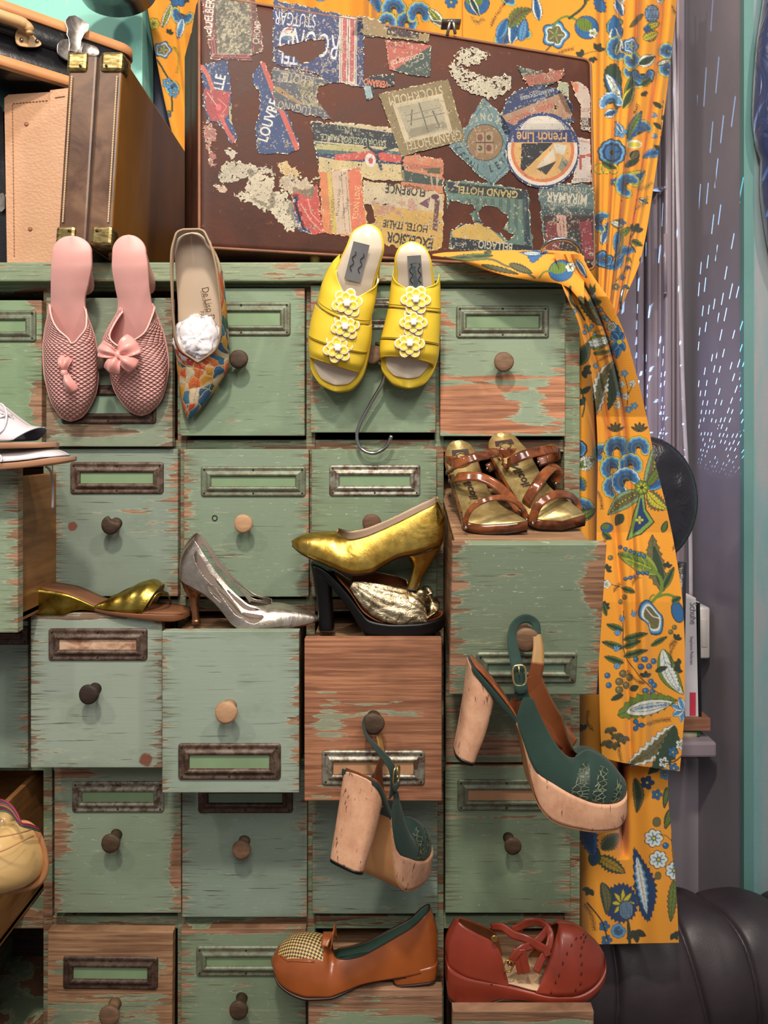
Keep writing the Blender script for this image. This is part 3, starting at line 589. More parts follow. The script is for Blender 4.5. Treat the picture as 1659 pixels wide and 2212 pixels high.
def d(c):
    c.text('STUTGART',632,40,34,185,(206,206,214),.62,.0); c.text('AROUND',680,92,62,190,(216,214,220),.60,.0); c.text('TEL',622,122,34,186,(206,206,214),.8,.02)
    c.poly([(733,34),(772,38),(770,186),(733,180)],(214,196,180)); c.line([(745,44),(743,172)],9,(196,78,80)); c.line([(761,46),(760,172)],9,(196,78,80)); c.line([(737,40),(736,180)],1,(70,50,50)); c.line([(753,40),(751,180)],1.5,(80,60,60)); c.line([(769,40),(768,180)],1,(80,60,60))
    c.ell(622,75,16,12,(200,200,196)); c.poly([(612,66),(632,66),(626,58)],(190,60,50)); c.ell(620,82,11,5,(70,110,140)); c.ell(655,160,13,7,(190,60,50),-30)
sticker([(590,0),(660,12),(735,32),(785,40),(787,190),(735,182),(712,180),(690,162),(650,150),(620,145),(590,135)],NAVY,d,holes=[[(592,104),(612,98),(650,92),(672,86),(700,86),(704,112),(686,122),(668,134),(650,138),(640,128),(618,118)]],dist=1.0,label='large torn navy blue hotel sticker with upside-down white capitals and two pink bars')
def d(c):
    c.poly([(588,188),(604,188),(660,228),(640,222),(600,200)],(170,130,70)); b=c._bb(630,170,712,238); mm=(NZ2[:b[2].shape[0],:b[2].shape[1]]>.45)&c.inside([(640,170),(712,182),(705,238),(655,225)],b[2],b[3]); c.put(b[:2],mm,(150,138,92))
    c.text('K HOTEL',642,170,23,188,(184,170,140),.8,.01); c.text('LUGANO',636,232,20,192,(178,168,150),.9,.0); c.line([(590,150),(700,172)],1,(190,180,160)); c.line([(592,236),(712,258)],1.2,(190,180,160))
sticker([(588,147),(640,150),(700,168),(715,176),(690,188),(684,212),(700,236),(716,260),(660,248),(592,232)],(84,86,98),d,dist=.9,lift=.0010,label='torn grey blue sticker reading K HOTEL LUGANO upside down')
def d(c):
    c.line([(567,134),(592,200),(642,322)],11,(204,80,60)); c.text('LOUVRE & PA',590,232,26,-73,(222,214,206),1.0,.02); c.text('LA CANNEBIERE',605,216,9,-69,(214,206,196),.95,.0)
sticker([(562,132),(572,134),(650,320),(620,332),(556,330),(552,275),(560,240),(562,205),(546,180),(544,160),(556,145)],(34,64,118),d,dist=.45,lift=.0008,label='narrow navy sticker with a red stripe and LOUVRE & PA in white capitals')
def d(c):
    c.text('LLE',475,178,26,-78,(222,214,206),.9,.02); c.line([(434,140),(450,165),(460,195)],9,(204,86,60)); c.poly([(440,192),(498,198),(492,250),(478,262),(458,262),(446,240)],(176,52,56)); c.ell(472,232,6,7,(236,80,90)); c.line([(476,250),(492,285),(508,308)],9,(204,76,60)); c.poly([(494,230),(502,228),(504,272),(496,262)],(170,160,110)); c.line([(470,212),(490,230),(480,245)],1.2,(220,140,130)); c.line([(448,200),(468,228)],2,(220,170,160))
sticker([(430,140),(490,130),(500,198),(498,235),(506,275),(514,300),(510,311),(496,310),(480,275),(470,262),(450,260),(440,232),(440,190)],(34,64,118),d,dist=.5,label='torn strip sticker in blue and red with white LLE')
def d(c):
    c.poly([(672,262),(880,292),(880,322),(674,304)],(26,36,48)); c.text('TRIESTE',752,276,14,186,(120,130,100),1.2,.0); c.text('SAVOIA EXCELSIOR PALACE',764,302,16,186,(176,184,140),.72,.01)
    c.poly([(676,306),(880,330),(880,348),(678,336)],(58,96,100)); c.poly([(684,310),(800,318),(800,330),(684,322)],(178,168,96)); c.poly([(678,330),(790,338),(880,350),(880,372),(680,345)],(24,44,88)); c.poly([(724,334),(800,326),(868,336),(868,352),(800,344),(724,348)],(206,60,44)); c.poly([(688,338),(730,346),(868,356),(868,388),(790,384),(692,372)],(208,184,120))
    c.line([(812,330),(824,365)],7,(24,34,60)); c.line([(788,312),(812,330),(850,318)],6,(24,34,60)); c.ell(800,346,11,15,(222,210,200),-15); c.ell(801,347,5,7,(200,60,60))
sticker([(672,262),(800,270),(872,282),(872,390),(800,388),(745,372),(692,380),(676,395),(665,398),(690,378)],(196,176,128),d,dist=.8,label='wide torn sticker reading SAVOIA EXCELSIOR PALACE TRIESTE upside down over coloured stripes')
def d(c):
    c.poly([(688,372),(707,370),(712,502),(696,500)],(216,120,54)); c.poly([(706,370),(715,370),(728,504),(716,504)],(206,178,70)); c.text('NEW ZEALAND AUSTRALIA',720,438,9.5,-85,(120,70,40),1.02,.0); c.poly([(716,370),(750,366),(760,508),(728,504)],(210,180,148)); c.poly([(752,366),(778,364),(790,508),(762,508)],(222,104,58)); c.text('TSON LINE',771,438,14,-85,(238,190,120),1.1,.0); c.line([(781,364),(794,508)],2,(206,180,70))
    c.text('Mrs Louise E Wolf',731,438,8,-85,(60,40,36),.95,-.005); c.text('London',742,460,8,-85,(60,40,36),1,-.005); c.text('Honolulu',750,440,8,-85,(60,40,36),1,-.005); c.text('105',735,385,8,-85,(60,40,36),1,-.005)
    for k in (0,10): c.line([(737+k,372),(746+k,500)],.8,(110,80,70))
sticker([(688,372),(780,362),(796,508),(760,512),(697,502)],(216,120,54),d,dist=.3,lift=.0010,label='orange and cream shipping ticket with NEW ZEALAND AUSTRALIA and handwriting')
def d(c):
    c.line([(640,430),(650,470),(665,505)],12,(34,64,118)); c.line([(628,425),(640,470),(655,500)],2,(220,210,190)); c.poly([(660,405),(690,400),(700,505),(655,490),(640,440)],(204,56,40)); c.line([(665,430),(672,460),(690,480)],3,(236,130,110)); c.line([(650,440),(670,475),(695,500)],2,(236,150,130))
sticker([(632,405),(660,412),(684,396),(698,505),(668,506),(650,490),(636,450)],(204,60,44),d,dist=.6,label='torn red and blue swirled sticker remnant')
for pl_,bc,h in (([(480,355),(500,350),(530,352),(548,358),(590,362),(592,372),(560,376),(520,385),(500,390),(480,395),(470,388)],(190,178,150),0),([(536,365),(590,385),(592,410),(600,440),(580,455),(560,445),(545,430),(530,410),(538,390)],(204,188,156),1),([(600,350),(625,352),(640,368),(652,374),(640,385),(612,380)],(212,172,96),0),([(602,382),(640,382),(672,392),(682,410),(672,425),(640,420),(612,415),(602,400)],(188,164,132),0),([(590,412),(618,418),(640,440),(630,455),(640,480),(636,505),(620,500),(605,478),(578,452)],(210,196,164),1),([(640,412),(652,470),(662,500),(640,496),(620,450)],(60,84,130),1),([(440,270),(456,262),(466,290),(458,310),(464,360),(452,362),(446,320)],(176,96,84),1),([(462,402),(488,398),(490,414),(470,416)],(214,170,140),1),([(488,322),(504,320),(512,338),(500,344)],(200,186,160),1),([(505,418),(530,416),(560,430),(580,450),(570,460),(540,440)],(204,190,160),1)):
    sticker(pl_,bc,None,dist=1.5,jag=6,paper=(216,204,176),label='small torn paper sticker remnant in the lower left')
def d(c):
    c.poly([(785,392),(957,412),(957,460),(785,440)],(200,180,140)); c.text('FLORENCE',876,410,23,186,(40,36,30),.80,.03); c.text('HOTEL ITALIE',876,488,19,188,(40,34,26),.85,.03); c.text('EXCELSIOR',886,518,25,189,(36,32,24),.82,.035)
    c.poly([(940,430),(950,432),(944,500),(934,496)],(110,60,60)); c.ell(940,425,9,6,(90,40,60)); c.poly([(905,440),(930,425),(925,450)],(110,60,80)); b=c._bb(800,430,900,462); c.put(b[:2],NZ1[:b[2].shape[0],:b[2].shape[1]]>.52,(186,120,110),.7)
sticker([(786,392),(830,396),(900,402),(957,420),(957,500),(952,540),(900,545),(840,530),(786,512)],(206,160,56),d,dist=.75,holes=[[(786,440),(800,440),(812,470),(800,490),(786,480)]],label='yellow sticker reading EXCELSIOR HOTEL ITALIE FLORENCE upside down')
def d(c):
    c.poly([(865,350),(957,362),(957,372),(865,362)],(186,96,60)); c.poly([(866,366),(957,386),(957,402),(866,392)],(52,72,64)); c.line([(930,370),(934,404)],4,(186,150,110)); c.line([(944,372),(944,404)],3,(186,150,110)); c.poly([(915,364),(950,362),(952,376),(925,374)],(90,84,50))
sticker([(866,336),(900,334),(957,345),(957,418),(900,408),(866,400)],(204,120,74),d,dist=.6,label='small orange landscape sticker with a dark band')
def d(c):
    c.poly([(848,225),(955,202),(978,285),(875,308)],(196,178,140)); c.poly([(858,232),(948,212),(968,280),(884,300)],(168,158,128)); c.line([(905,222),(925,285)],2.5,(90,84,66)); c.line([(890,238),(888,270)],2.5,(90,84,66)); c.line([(935,240),(950,275)],3,(90,84,66)); c.poly([(880,280),(960,262),(966,275),(886,298)],(120,112,86),.6); c.line([(880,262),(960,244)],2,(120,112,90)); c.line([(876,250),(950,232)],1.5,(120,112,90))
    c.text('STOCKHOLM',898,206,24,168,(206,186,144),.84,.0); c.text('GRAND HOTEL',935,302,24,168,(206,186,144),.78,.0)
sticker([(818,203),(967,171),(1006,302),(866,338)],(134,114,68),d,dist=.45,jag=1.5,lift=.0014,paper=(196,180,140),label='square ochre sticker reading GRAND HOTEL STOCKHOLM upside down around a harbour view')
def d(c):
    c.ell(1047,308,40,41,(146,110,68)); c.ring(1047,308,39,2.5,(60,84,84)); c.poly([(1028,288),(1064,284),(1066,332),(1030,330)],(170,144,100)); c.line([(1047,286),(1048,332)],2,(100,60,50)); c.line([(1028,308),(1066,308)],2,(100,60,50)); c.ell(1037,297,6,7,(130,60,50)); c.ell(1056,320,6,7,(130,60,50)); c.ell(1056,297,5,6,(90,64,44)); c.ell(1037,320,5,6,(90,64,44))
    for k,ch in enumerate('KONSTANZ'): a=math.radians(-52-8-(-0)+0+k*0); 
    for k,ch in enumerate('KONSTANZ'):
        a=math.radians(30-k*17-0); x=1047+56*math.sin(a*1.0); y=303-52*math.cos(a); c.text(ch,x,y,19,180+math.degrees(-0)+math.degrees(a),(178,170,140),.8,.03)
    for k,ch in enumerate('HOTEL INSEL'):
        if ch==' ': continue
        a=math.radians(70-k*14); x=1047-57*math.sin(a); y=308+60*math.cos(a); 
        c.text(ch,x,y,19,math.degrees(a)+0,(36,48,50),.8,.03) if False else c.text(ch,1047+58*math.sin(math.radians(74-k*15)),306+60*math.cos(math.radians(74-k*15)),19,-(74-k*15)+180+180,(38,50,52),.8,.03)
    c.line([(1047,222),(1108,345),(1062,396),(980,322),(1047,222)],1.3,(60,84,84))
sticker([(1046,212),(1085,250),(1122,322),(1125,345),(1062,402),(968,318),(1000,280)],(98,134,138),d,dist=.45,jag=2,label='blue grey diamond sticker reading HOTEL INSEL KONSTANZ around a coat of arms')
def d(c):
    c.poly([(1085,250),(1215,200),(1238,250),(1150,290),(1092,262)],(176,130,96)); c.text('TRANSATLANTIQUE',1150,243,14,158,(190,70,50),.85,.02); c.text('BAGAGES DE CABINE',1160,203,9,165,(186,190,190),.9,.01); c.text('FREE CLAS',1165,214,7,165,(176,180,190),.9,.0)
sticker([(1080,255),(1092,215),(1120,192),(1165,185),(1205,192),(1235,222),(1238,265),(1160,300),(1090,290)],(36,56,104),d,dist=.7,label='older blue round shipping label tucked behind the large round one')
def d(c):
    c.ell(1172,325,76,74,(222,206,180)); c.ell(1172,325,71,70,(214,112,50)); c.ell(1172,325,63,62,(218,166,84)); c.poly([(1090,228),(1256,228),(1256,308),(1090,308)],NAVY); c.text('TO COVERED PIER AT NEW YORK',1172,262,8,0,(220,214,200),.7,.0,arc=None) if False else None
    t='TO CIE GENERALE TRANSATLANTIQUE PIER NEW YORK'
    for k,ch in enumerate(t):
        if ch==' ':continue
        a=math.radians(80-k*160/len(t)); c.text(ch,1172+68*math.sin(a),322-70*math.cos(a),8.5,180+math.degrees(a),(214,210,200),.9,.0)
    c.ell(1172,290,50,40,(216,206,188)); c.poly([(1110,281),(1236,281),(1236,345),(1110,345)],NAVY) ; c.poly([(1100,308),(1246,308),(1246,400),(1100,400)],(218,166,84)); c.ell(1172,325,76,74,(0,0,0),al=0)
    c.text('French Line',1171,296,27,181,(214,160,84),.88,.015)
    c.poly([(1127,310),(1196,308),(1124,376)],(34,36,44)); c.poly([(1158,362),(1196,318),(1200,345),(1176,360)],(212,196,166)); c.poly([(1160,365),(1202,348),(1192,362),(1180,378)],(60,52,48)); c.poly([(1196,310),(1224,314),(1218,335),(1200,330)],(206,200,182))
    for k in range(6): c.line([(1130,268+k*3),(1215,268+k*3)],.7,(170,164,160))
    c.poly([(1216,338),(1248,366),(1228,392),(1206,362)],(138,138,112))
    for k in range(7): c.line([(1214+k*3,346+k*3),(1228+k*3,372+k*1)],1,(90,90,74))
o_=[(1172+80*math.cos(t),325+82*math.sin(t)) for t in np.linspace(0,2*np.pi,60,endpoint=False)]
def d2(c):
    d(c); c.ring(1172,325,79,8,NAVY); b=c._bb(1080,308,1262,410); X,Y=b[2],b[3]; r=np.hypot(X-1172,Y-325); c.put(b[:2],(abs(r-72)<4)&(Y>308),(222,208,186)); c.put(b[:2],(abs(r-65)<3.5)&(Y>308),(214,112,50))
sticker(o_,NAVY,d2,dist=.25,jag=.8,lift=.0016,label='large round navy and yellow sticker reading French Line upside down with a ship bow')
for pts in ([(980,118),(995,106),(1030,104),(1056,116),(1046,130),(1030,138),(1012,140),(1000,146),(990,138)],[(967,145),(978,132),(988,140),(1000,150),(1025,160),(1060,165),(1103,165),(1100,190),(1085,205),(1060,213),(1030,205),(1000,192),(978,170)]):
    sticker(pts,(196,184,152),None,dist=2.1,jag=5,paper=(222,212,186),label='ragged cream paper remnant curving beside the diamond sticker')
def d(c): c.poly([(1125,165),(1215,150),(1225,172),(1140,186)],(176,92,66))
sticker([(1115,139),(1140,152),(1180,154),(1222,148),(1215,170),(1175,186),(1138,186)],(70,92,80),d,dist=1.2,jag=4,label='torn green and rust triangular sticker near the top right')
def d(c):
    c.poly([(836,162),(932,98),(932,166),(850,166)],(56,78,70)); c.text('TZON',858,97,13,186,(110,44,34),1.1,.0); c.text('Continental',880,128,17,166,(222,196,168),.95,.0)
sticker([(831,86),(932,98),(930,165),(890,162),(840,150)],(190,84,62),d,dist=.9,jag=2,label='red and green sticker with the word Continental')
def d(c):
    c.line([(764,74),(930,92)],3,(44,40,36)); c.line([(780,38),(760,76)],2,(90,76,50)); c.text('br',848,66,30,10,(32,28,30),1,.0)
    c.poly([(812,40),(842,58),(876,62),(905,70),(905,84),(848,78),(838,62)],(58,36,34))
sticker([(775,32),(815,42),(840,58),(880,66),(930,75),(925,92),(880,86),(760,75),(768,50)],(156,128,72),d,dist=.6,jag=2,label='torn ochre sticker strip at the top edge')
def d(c): c.poly([(785,184),(800,186),(806,210),(790,214)],(140,176,180)); c.text('VERBANO',812,179,16,188,(222,110,60),.75,.03)
sticker([(785,172),(800,164),(850,160),(852,186),(830,190),(808,190),(804,212),(792,216),(788,196)],(24,26,40),d,dist=.4,jag=2,label='small black sticker reading VERBANO in orange upside down')
def d(c):
    c.poly([(962,392),(1142,412),(1140,432),(968,416)],(30,44,52)); c.text('GRAND HOTEL',1052,414,18,185,(190,166,80),1.1,.02); c.poly([(1128,420),(1140,422),(1147,540),(1134,540)],(30,56,70))
    for x in range(1010,1130,17): c.poly([(x,430),(x+8,430),(x+6,500),(x-2,480)],(70,84,76),.7)
    c.poly([(975,500),(1000,484),(1030,480),(1060,495),(1110,540),(980,520)],(206,164,56)); c.line([(975,498),(1005,482),(1035,478),(1080,505)],4,(30,44,80)); c.poly([(972,512),(1150,532),(1150,545),(972,545)],(28,36,48)); c.text('BELLAGIO',1070,530,20,186,(196,190,160),.85,.02); c.text('LAGO',996,528,8,186,(190,184,160),1.1,.0); c.line([(965,396),(975,540),(1148,542)],2.5,(88,120,104))
sticker([(960,389),(1060,396),(1141,412),(1150,543),(1070,543),(972,540),(968,484),(964,430)],(90,124,110),d,holes=[[(972,432),(1010,442),(1030,452),(1016,462),(1024,488),(1000,482),(985,495),(968,500),(966,460)],[(1034,462),(1040,446),(1072,448),(1100,470),(1096,478),(1090,495),(1110,510),(1098,520),(1068,495),(1040,485)]],dist=.55,jag=3,label='green and yellow sticker reading GRAND HOTEL BELLAGIO upside down')
def d(c):
    c.text('ET DE LA VILLE',1236,408,12,185,(190,190,170),.8,.0); c.text('MIRAMAR',1225,427,26,185,(206,196,170),.8,.02); c.text('GRAND HOTEL',1224,440,10,184,(180,176,160),1,.0)
    c.poly([(1165,445),(1282,452),(1282,470),(1172,470)],(60,84,86)); c.poly([(1172,466),(1282,466),(1288,570),(1180,560)],(66,40,38)); c.poly([(1180,480),(1205,478),(1212,560),(1180,556)],(140,46,50),.8); c.poly([(1250,480),(1276,476),(1284,560),(1262,560)],(150,40,56),.8); c.poly([(1203,464),(1222,466),(1226,512),(1210,522),(1203,500)],(204,150,130)); c.line([(1208,470),(1212,510)],1.2,(100,60,50)); c.line([(1216,470),(1219,510)],1.2,(100,60,50)); c.poly([(1225,500),(1250,496),(1254,540),(1230,536)],(44,52,48))
sticker([(1162,398),(1282,398),(1288,572),(1240,560),(1180,562),(1168,470)],(86,112,110),d,dist=.9,jag=3,label='teal and dark red sticker reading MIRAMAR ET DE LA VILLE upside down')
def d(c): c.text('T',1254,352,34,0,(180,70,60),1,.04); c.line([(1228,300),(1276,308),(1276,392)],1.5,(204,80,60)); c.text('HOTEL SUISSE',1254,388,7,180,(90,80,80),.9,.0); c.poly([(1262,335),(1276,330),(1276,340)],(204,70,50))
sticker([(1232,293),(1262,300),(1275,302),(1278,392),(1234,396),(1244,360),(1252,330)],(206,190,176),d,dist=.3,jag=1.5,label='white sticker with red lines at the right edge behind the round one')
def d(c): c.line([(1216,190),(1212,205),(1222,200)],1.5,(50,60,50))
sticker([(1205,175),(1226,178),(1229,210),(1238,250),(1222,240),(1206,205)],(168,172,138),d,dist=.5,jag=2,label='narrow pale green paper sliver above the round sticker')
def d(c): c.poly([(1232,175),(1250,182),(1248,200),(1240,198)],(216,120,70)); c.text('CASSON',1262,238,10,0,(150,110,90),.8,.0); c.poly([(1255,255),(1276,255),(1276,285),(1255,285)],(70,40,32)); c.text('HOMA',1265,278,9,0,(210,196,180),.9,.01); c.text('ORK',1264,268,9,0,(210,196,180),.9,.01); c.text('SLER',1264,259,8,0,(210,196,180),.9,.01)
sticker([(1232,175),(1252,178),(1270,192),(1274,200),(1276,285),(1256,282),(1254,225),(1242,205)],(204,178,160),d,dist=.4,jag=2,label='torn cream and orange sticker piece at the right edge')

# ---- brown attache case with brass corners, standing on end
DBL=M('polished_dark_brown_leather'); v=DBL.coord(); n1=DBL.noise(v,14,5,.6,1); DBL.p(col=DBL.mix(DBL.ramp(n1,.3,.7),tuple(lin((62,40,32))),tuple(lin((112,80,56)))),rough=DBL.ramp(n1,.3,.7,.28,.42),coat=.15); DBL.bump(DBL.noise(v,200,3),.12,.0006); DBL=DBL.m
OLV=M('glossy_olive_brown_hide'); v=OLV.coord(); OLV.p(col=OLV.mix(OLV.ramp(OLV.noise(OLV.map(v,scale=(1,1,.5)),6,3),.3,.7),tuple(lin((112,72,26))),tuple(lin((150,100,40)))),rough=.34,coat=.1,spec=.3); OLV=OLV.m
BRASS=M('worn_brass'); v=BRASS.coord(); n=BRASS.noise(BRASS.map(v,scale=(40,40,160)),2,4); BRASS.p(col=BRASS.mix(BRASS.ramp(n,.4,.6),tuple(lin((112,94,54))),tuple(lin((168,152,104)))),metal=.9,rough=.35); BRASS=BRASS.m
STI=simple('pale_stitching',(186,160,128),.7); STD=simple('dark_stitching',(40,30,26),.7)
ya=-.09; q=[P(124,505,ya),P(240,505,ya),P(265,118,ya),P(150,118,ya)]
zbb=TOPZ+.004; 
for i in (0,1): q[i][2]=zbb+.012
for i in (2,3): q[i][2]=P(200,118,ya)[2]
att=empty('attache_case',(q[0]+q[1])/2+[0,.2,0],'slim dark brown attache case with brass corners, standing on end','suitcase')
bk=np.array([-.008,.565,0]); ex=(q[1]-q[0]); 
def lq(u,v,y): return (q[0]*(1-u)+q[1]*u)*(1-v)+(q[3]*(1-u)+q[2]*u)*v+bk*y
def slab4(u0,u1,v0,v1,y0=0,y1=1):
    return np.array([lq(u0,v0,y0),lq(u1,v0,y0),lq(u1,v1,y0),lq(u0,v1,y0),lq(u0,v0,y1),lq(u1,v0,y1),lq(u1,v1,y1),lq(u0,v1,y1)]),[(0,1,2,3),(7,6,5,4),(0,4,5,1),(1,5,6,2),(2,6,7,3),(3,7,4,0)]
V,Fc=slab4(0,.525,0,1); mk('lid_half',V,Fc,DBL,att,smooth=False,bevel=.004)
V,Fc=slab4(.555,1,0,1); mk('base_half',V,Fc,[DBL,OLV],att,smooth=False,bevel=.004,mi=[0,0,0,1,0,0])
V,Fc=slab4(.50,.58,.01,.99,.008,.99); mk('seam',V,Fc,STD,att,smooth=False)
for u in (.085,.93): 
    a=lq(u,.115,-.003); b=lq(u,.885,-.003); segs=[]
    for k in range(60): segs.append(box(a+(b-a)*(k+.5)/60+[0,-.0008,0],(.0022,.0016,.0034),))
    mk('stitching',*merge(segs),STI,att,smooth=False)
for (u0,u1,v0,v1) in ((-.03,.36,.905,1.012),(.60,1.03,.905,1.012),(-.03,.34,-.012,.095),(.62,1.03,-.012,.095)):
    V,Fc=slab4(u0,u1,v0,v1,-.009,.05); mk('brass_corner',V,Fc,BRASS,att,smooth=False,bevel=.006)
    r=lq((u0+.30*(u1-u0)) if u0>.3 else (u0+.7*(u1-u0)),(v0+.25*(v1-v0)) if v1>1 else v0+.75*(v1-v0),-.012)
    mk('rivet',*tube([r,r+[0,.008,0]],.0022),SCR,att)
for u in (.1,.9):
  for y in (.06,.9): mk('foot',*tube([lq(u,0,y)+[0,0,.002],[*(lq(u,0,y)[:2]),TOPZ]],.007),BRASS,att)
# ---- beige pebbled leather case
BEI=M('beige_woven_grain_leather'); v=BEI.coord(); 
x=BEI.t.nodes.new('ShaderNodeTexVoronoi'); x.inputs['Scale'].default_value=230; BEI.t.links.new(BEI.map(v,scale=(.6,1,1),rot=(0,.7,0)),x.inputs['Vector'])
BEI.p(col=BEI.mix(BEI.ramp(BEI.noise(v,6,3),.3,.7),tuple(lin((184,138,104))),tuple(lin((198,154,120)))),rough=.5); BEI.bump(x.outputs[0],.5,.0012); BEI=BEI.m
bei=empty('beige_leather_case',P(70,560,.03),'beige pebble-grained leather case with contrast stitching, standing behind the brown attache case','suitcase')
def prism(pts,y,dy): a=np.array([P(*p,y) for p in pts]); n=len(a); b=a+[0,dy,0]; return np.concatenate([a,b]),[tuple(range(n))[::-1],tuple(range(n,2*n))]+[(i,i+n,(i+1)%n+n,(i+1)%n) for i in range(n)]
V,Fc=prism([(20,575),(14,214),(20,209),(112,203),(116,575)],.02,.20); V[:,2]=np.maximum(V[:,2],TOPZ); mk('lid',V,Fc,BEI,bei,smooth=False,bevel=.004)
V,Fc=prism([(117,575),(113,199),(146,195),(150,575)],.015,.22); V[:,2]=np.maximum(V[:,2],TOPZ); mk('body',V,Fc,BEI,bei,smooth=False,bevel=.004)
def stitch(pts,y,n,mat,par,w=.0013,l=.004):
    a=np.array([P(*p,y) for p in pts]); L=np.concatenate([[0],np.cumsum(np.linalg.norm(np.diff(a,axis=0),axis=1))]); o=[]
    for k in range(n):
        s=L[-1]*(k+.5)/n; p=np.array([np.interp(s,L,a[:,j]) for j in range(3)]); p2=np.array([np.interp(s+.0005,L,a[:,j]) for j in range(3)]); t=p2-p; t/=np.linalg.norm(t)+1e-9
        o.append(tube([p-t*l/2,p-[0,w*.6,0],p+t*l/2],w/2,5))
    mk('stitching',*merge(o),mat,par)
stitch([(31,555),(27,224),(104,217)],.0192,58,simple('tan_thread',(150,104,66),.7),bei)
stitch([(119,211),(140,208)],.0142,5,simple('tan_thread',(150,104,66),.7),bei)
for px,py in ((57,268),(65,495)):
    a=P(px,py,.0195); mk('dark_mark',*loft(np.array([[a+np.array([r*math.cos(t),-y,r*math.sin(t)]) for t in np.linspace(0,2*np.pi,16,endpoint=False)] for r,y in((.004,0),(.0025,.0008),(.0006,.0010))])),simple('brown_scuff',(150,98,70),.6),bei)
# ---- black trunk lying across
BLK=M('glossy_black_leather'); v=BLK.coord(); BLK.p(col=tuple(lin((20,19,22))),rough=.3,coat=.3); BLK.bump(BLK.noise(v,90,4),.35,.0015); BLK=BLK.m
TAN=simple('tan_leather_trim',(206,142,92),.45,bs=.15)
trk=empty('travel_case',P(60,120,.1),'black leather case with tan edging and steel latch, lying on top of the beige case','suitcase')
y0_,y1_=-.075,.11
A=P(-60,112,y0_); B=P(290,224,y1_); A2=P(-60,-16,y0_); B2=P(290,96,y1_)
zb1,zb2=P(0,143,-.04)[2],P(290,210,y1_)[2]
zl=lambda t:(zb1+(max(zb2,P(145,190,.03)[2])-zb1)*0)
dirx=(B-A); dirx[2]=0; Lx=np.linalg.norm(dirx); dirx/=Lx; dep=np.array([-dirx[1],dirx[0],0])
def tring(z,ins,rc=.035):
    o=A*[1,1,0]; N=8; pts=[]
    corners=[((Lx-ins,ins),-90),((Lx-ins,.30-ins),0),((ins-.3,.30-ins),90),((ins-.3,ins),180)]
    for (cx_,cy_),a0 in corners:
        cx2=cx_-math.copysign(rc,cx_-Lx/2); cy2=cy_-math.copysign(rc,cy_-.15)
        for k in range(N):
            t=math.radians(a0+90*k/(N-1)); pts.append(o+dirx*(cx2+rc*math.cos(t))+dep*(cy2+rc*math.sin(t))+np.array([0,0,z]))
    return pts
zt_=(P(0,20,-.04)[2]+P(270,92,.10)[2])/2; zb_=max(P(145,188,.03)[2],P(200,115,ya)[2]+.003); 
zmid=zt_-.052
mk('body',*loft(np.array([tring(zb_,.004),tring(zb_+.004,.001),tring(zmid-.002,.001)])),BLK,trk)
mk('lid',*loft(np.array([tring(zmid,-.002),tring(zmid+.003,-.004),tring(zt_-.003,-.003),tring(zt_,.004)])),BLK,trk)
for z,nm in ((zt_-.006,'upper_edging'),(zb_+.006,'lower_edging')):
    R=[tring(z+a,-.0045+b) for a,b in((-.009,0),(-.0085,-.0015),(.0085,-.0015),(.009,0),(.009,.012),(-.009,.012))]
    R=np.array(R); mk(nm,R.reshape(-1,3),[tuple(x) for x in gridf(6,R.shape[1],True,True)],TAN,trk)
    ST_=np.array(tring(z+(-.005 if z>zmid else .005),-.0065)); 
STEEL=M('brushed_nickel'); v=STEEL.coord(); STEEL.p(col=STEEL.mix(STEEL.ramp(STEEL.noise(v,60,4),.4,.65),tuple(lin((176,170,164))),tuple(lin((120,108,98)))),metal=.95,rough=.32); STEEL=STEEL.m
def plate(pts,y,th=.004):   # picture outline on trunk's front plane
    ctr=A+dep*(-.006); n=-dep; out=[]
    for px,py in pts:
        dd=np.array([(px-CX)/F,1,(CY-py)/F]); t=((ctr-CAMP)@n)/(dd@n); out.append(CAMP+dd*t)
    a=np.array(out)+n*y; b=a+n*th; k=len(a); return np.concatenate([a,b]),[tuple(range(k)),tuple(range(k,2*k))[::-1]]+[(i,(i+1)%k,(i+1)%k+k,i+k) for i in range(k)]
def ov(cx,cy,rx,ry,n=22): return [(cx+rx*math.cos(t),cy+ry*math.sin(t)) for t in np.linspace(0,2*np.pi,n,endpoint=False)]
mk('latch',*plate([(140,50),(146,42),(158,40),(172,48),(186,58),(184,70),(176,78),(170,90),(168,106),(160,116),(148,112),(150,98),(148,84),(144,76),(146,66)],.004,.006),STEEL,trk,bevel=.0015)
mk('lock_plate',*plate(smooth([(136,88),(126,96),(125,112),(134,124),(148,130),(170,118),(196,122),(211,118),(208,106),(196,100),(176,94),(160,92),(150,88)],40,True),0,.004),STEEL,trk,bevel=.001)
mk('lock_cylinder',*plate(ov(185,112,10,11),.004,.006),STEEL,trk,bevel=.0015)
mk('handle_plate',*plate(smooth([(34,78),(40,66),(60,70),(76,84),(87,95),(78,101),(54,101),(38,96)],30,True),0,.003),simple('tan_handle_leather',(200,160,110),.5,bs=.2),trk,bevel=.001)
hd=[plate([(x,y)],.02,0)[0][0] for x,y in ((-70,20),(-30,36),(10,50),(40,60),(54,70),(57,84))]
mk('handle',*tube(smooth(hd,24),[.010]*16+[.009]*5+[.006]*3,10),simple('tan_handle_leather',(200,160,110),.5),trk)
for px,py in ((44,88),(78,90)): mk('rivet',*plate(ov(px,py,4,4,10),.003,.003),STEEL,trk)
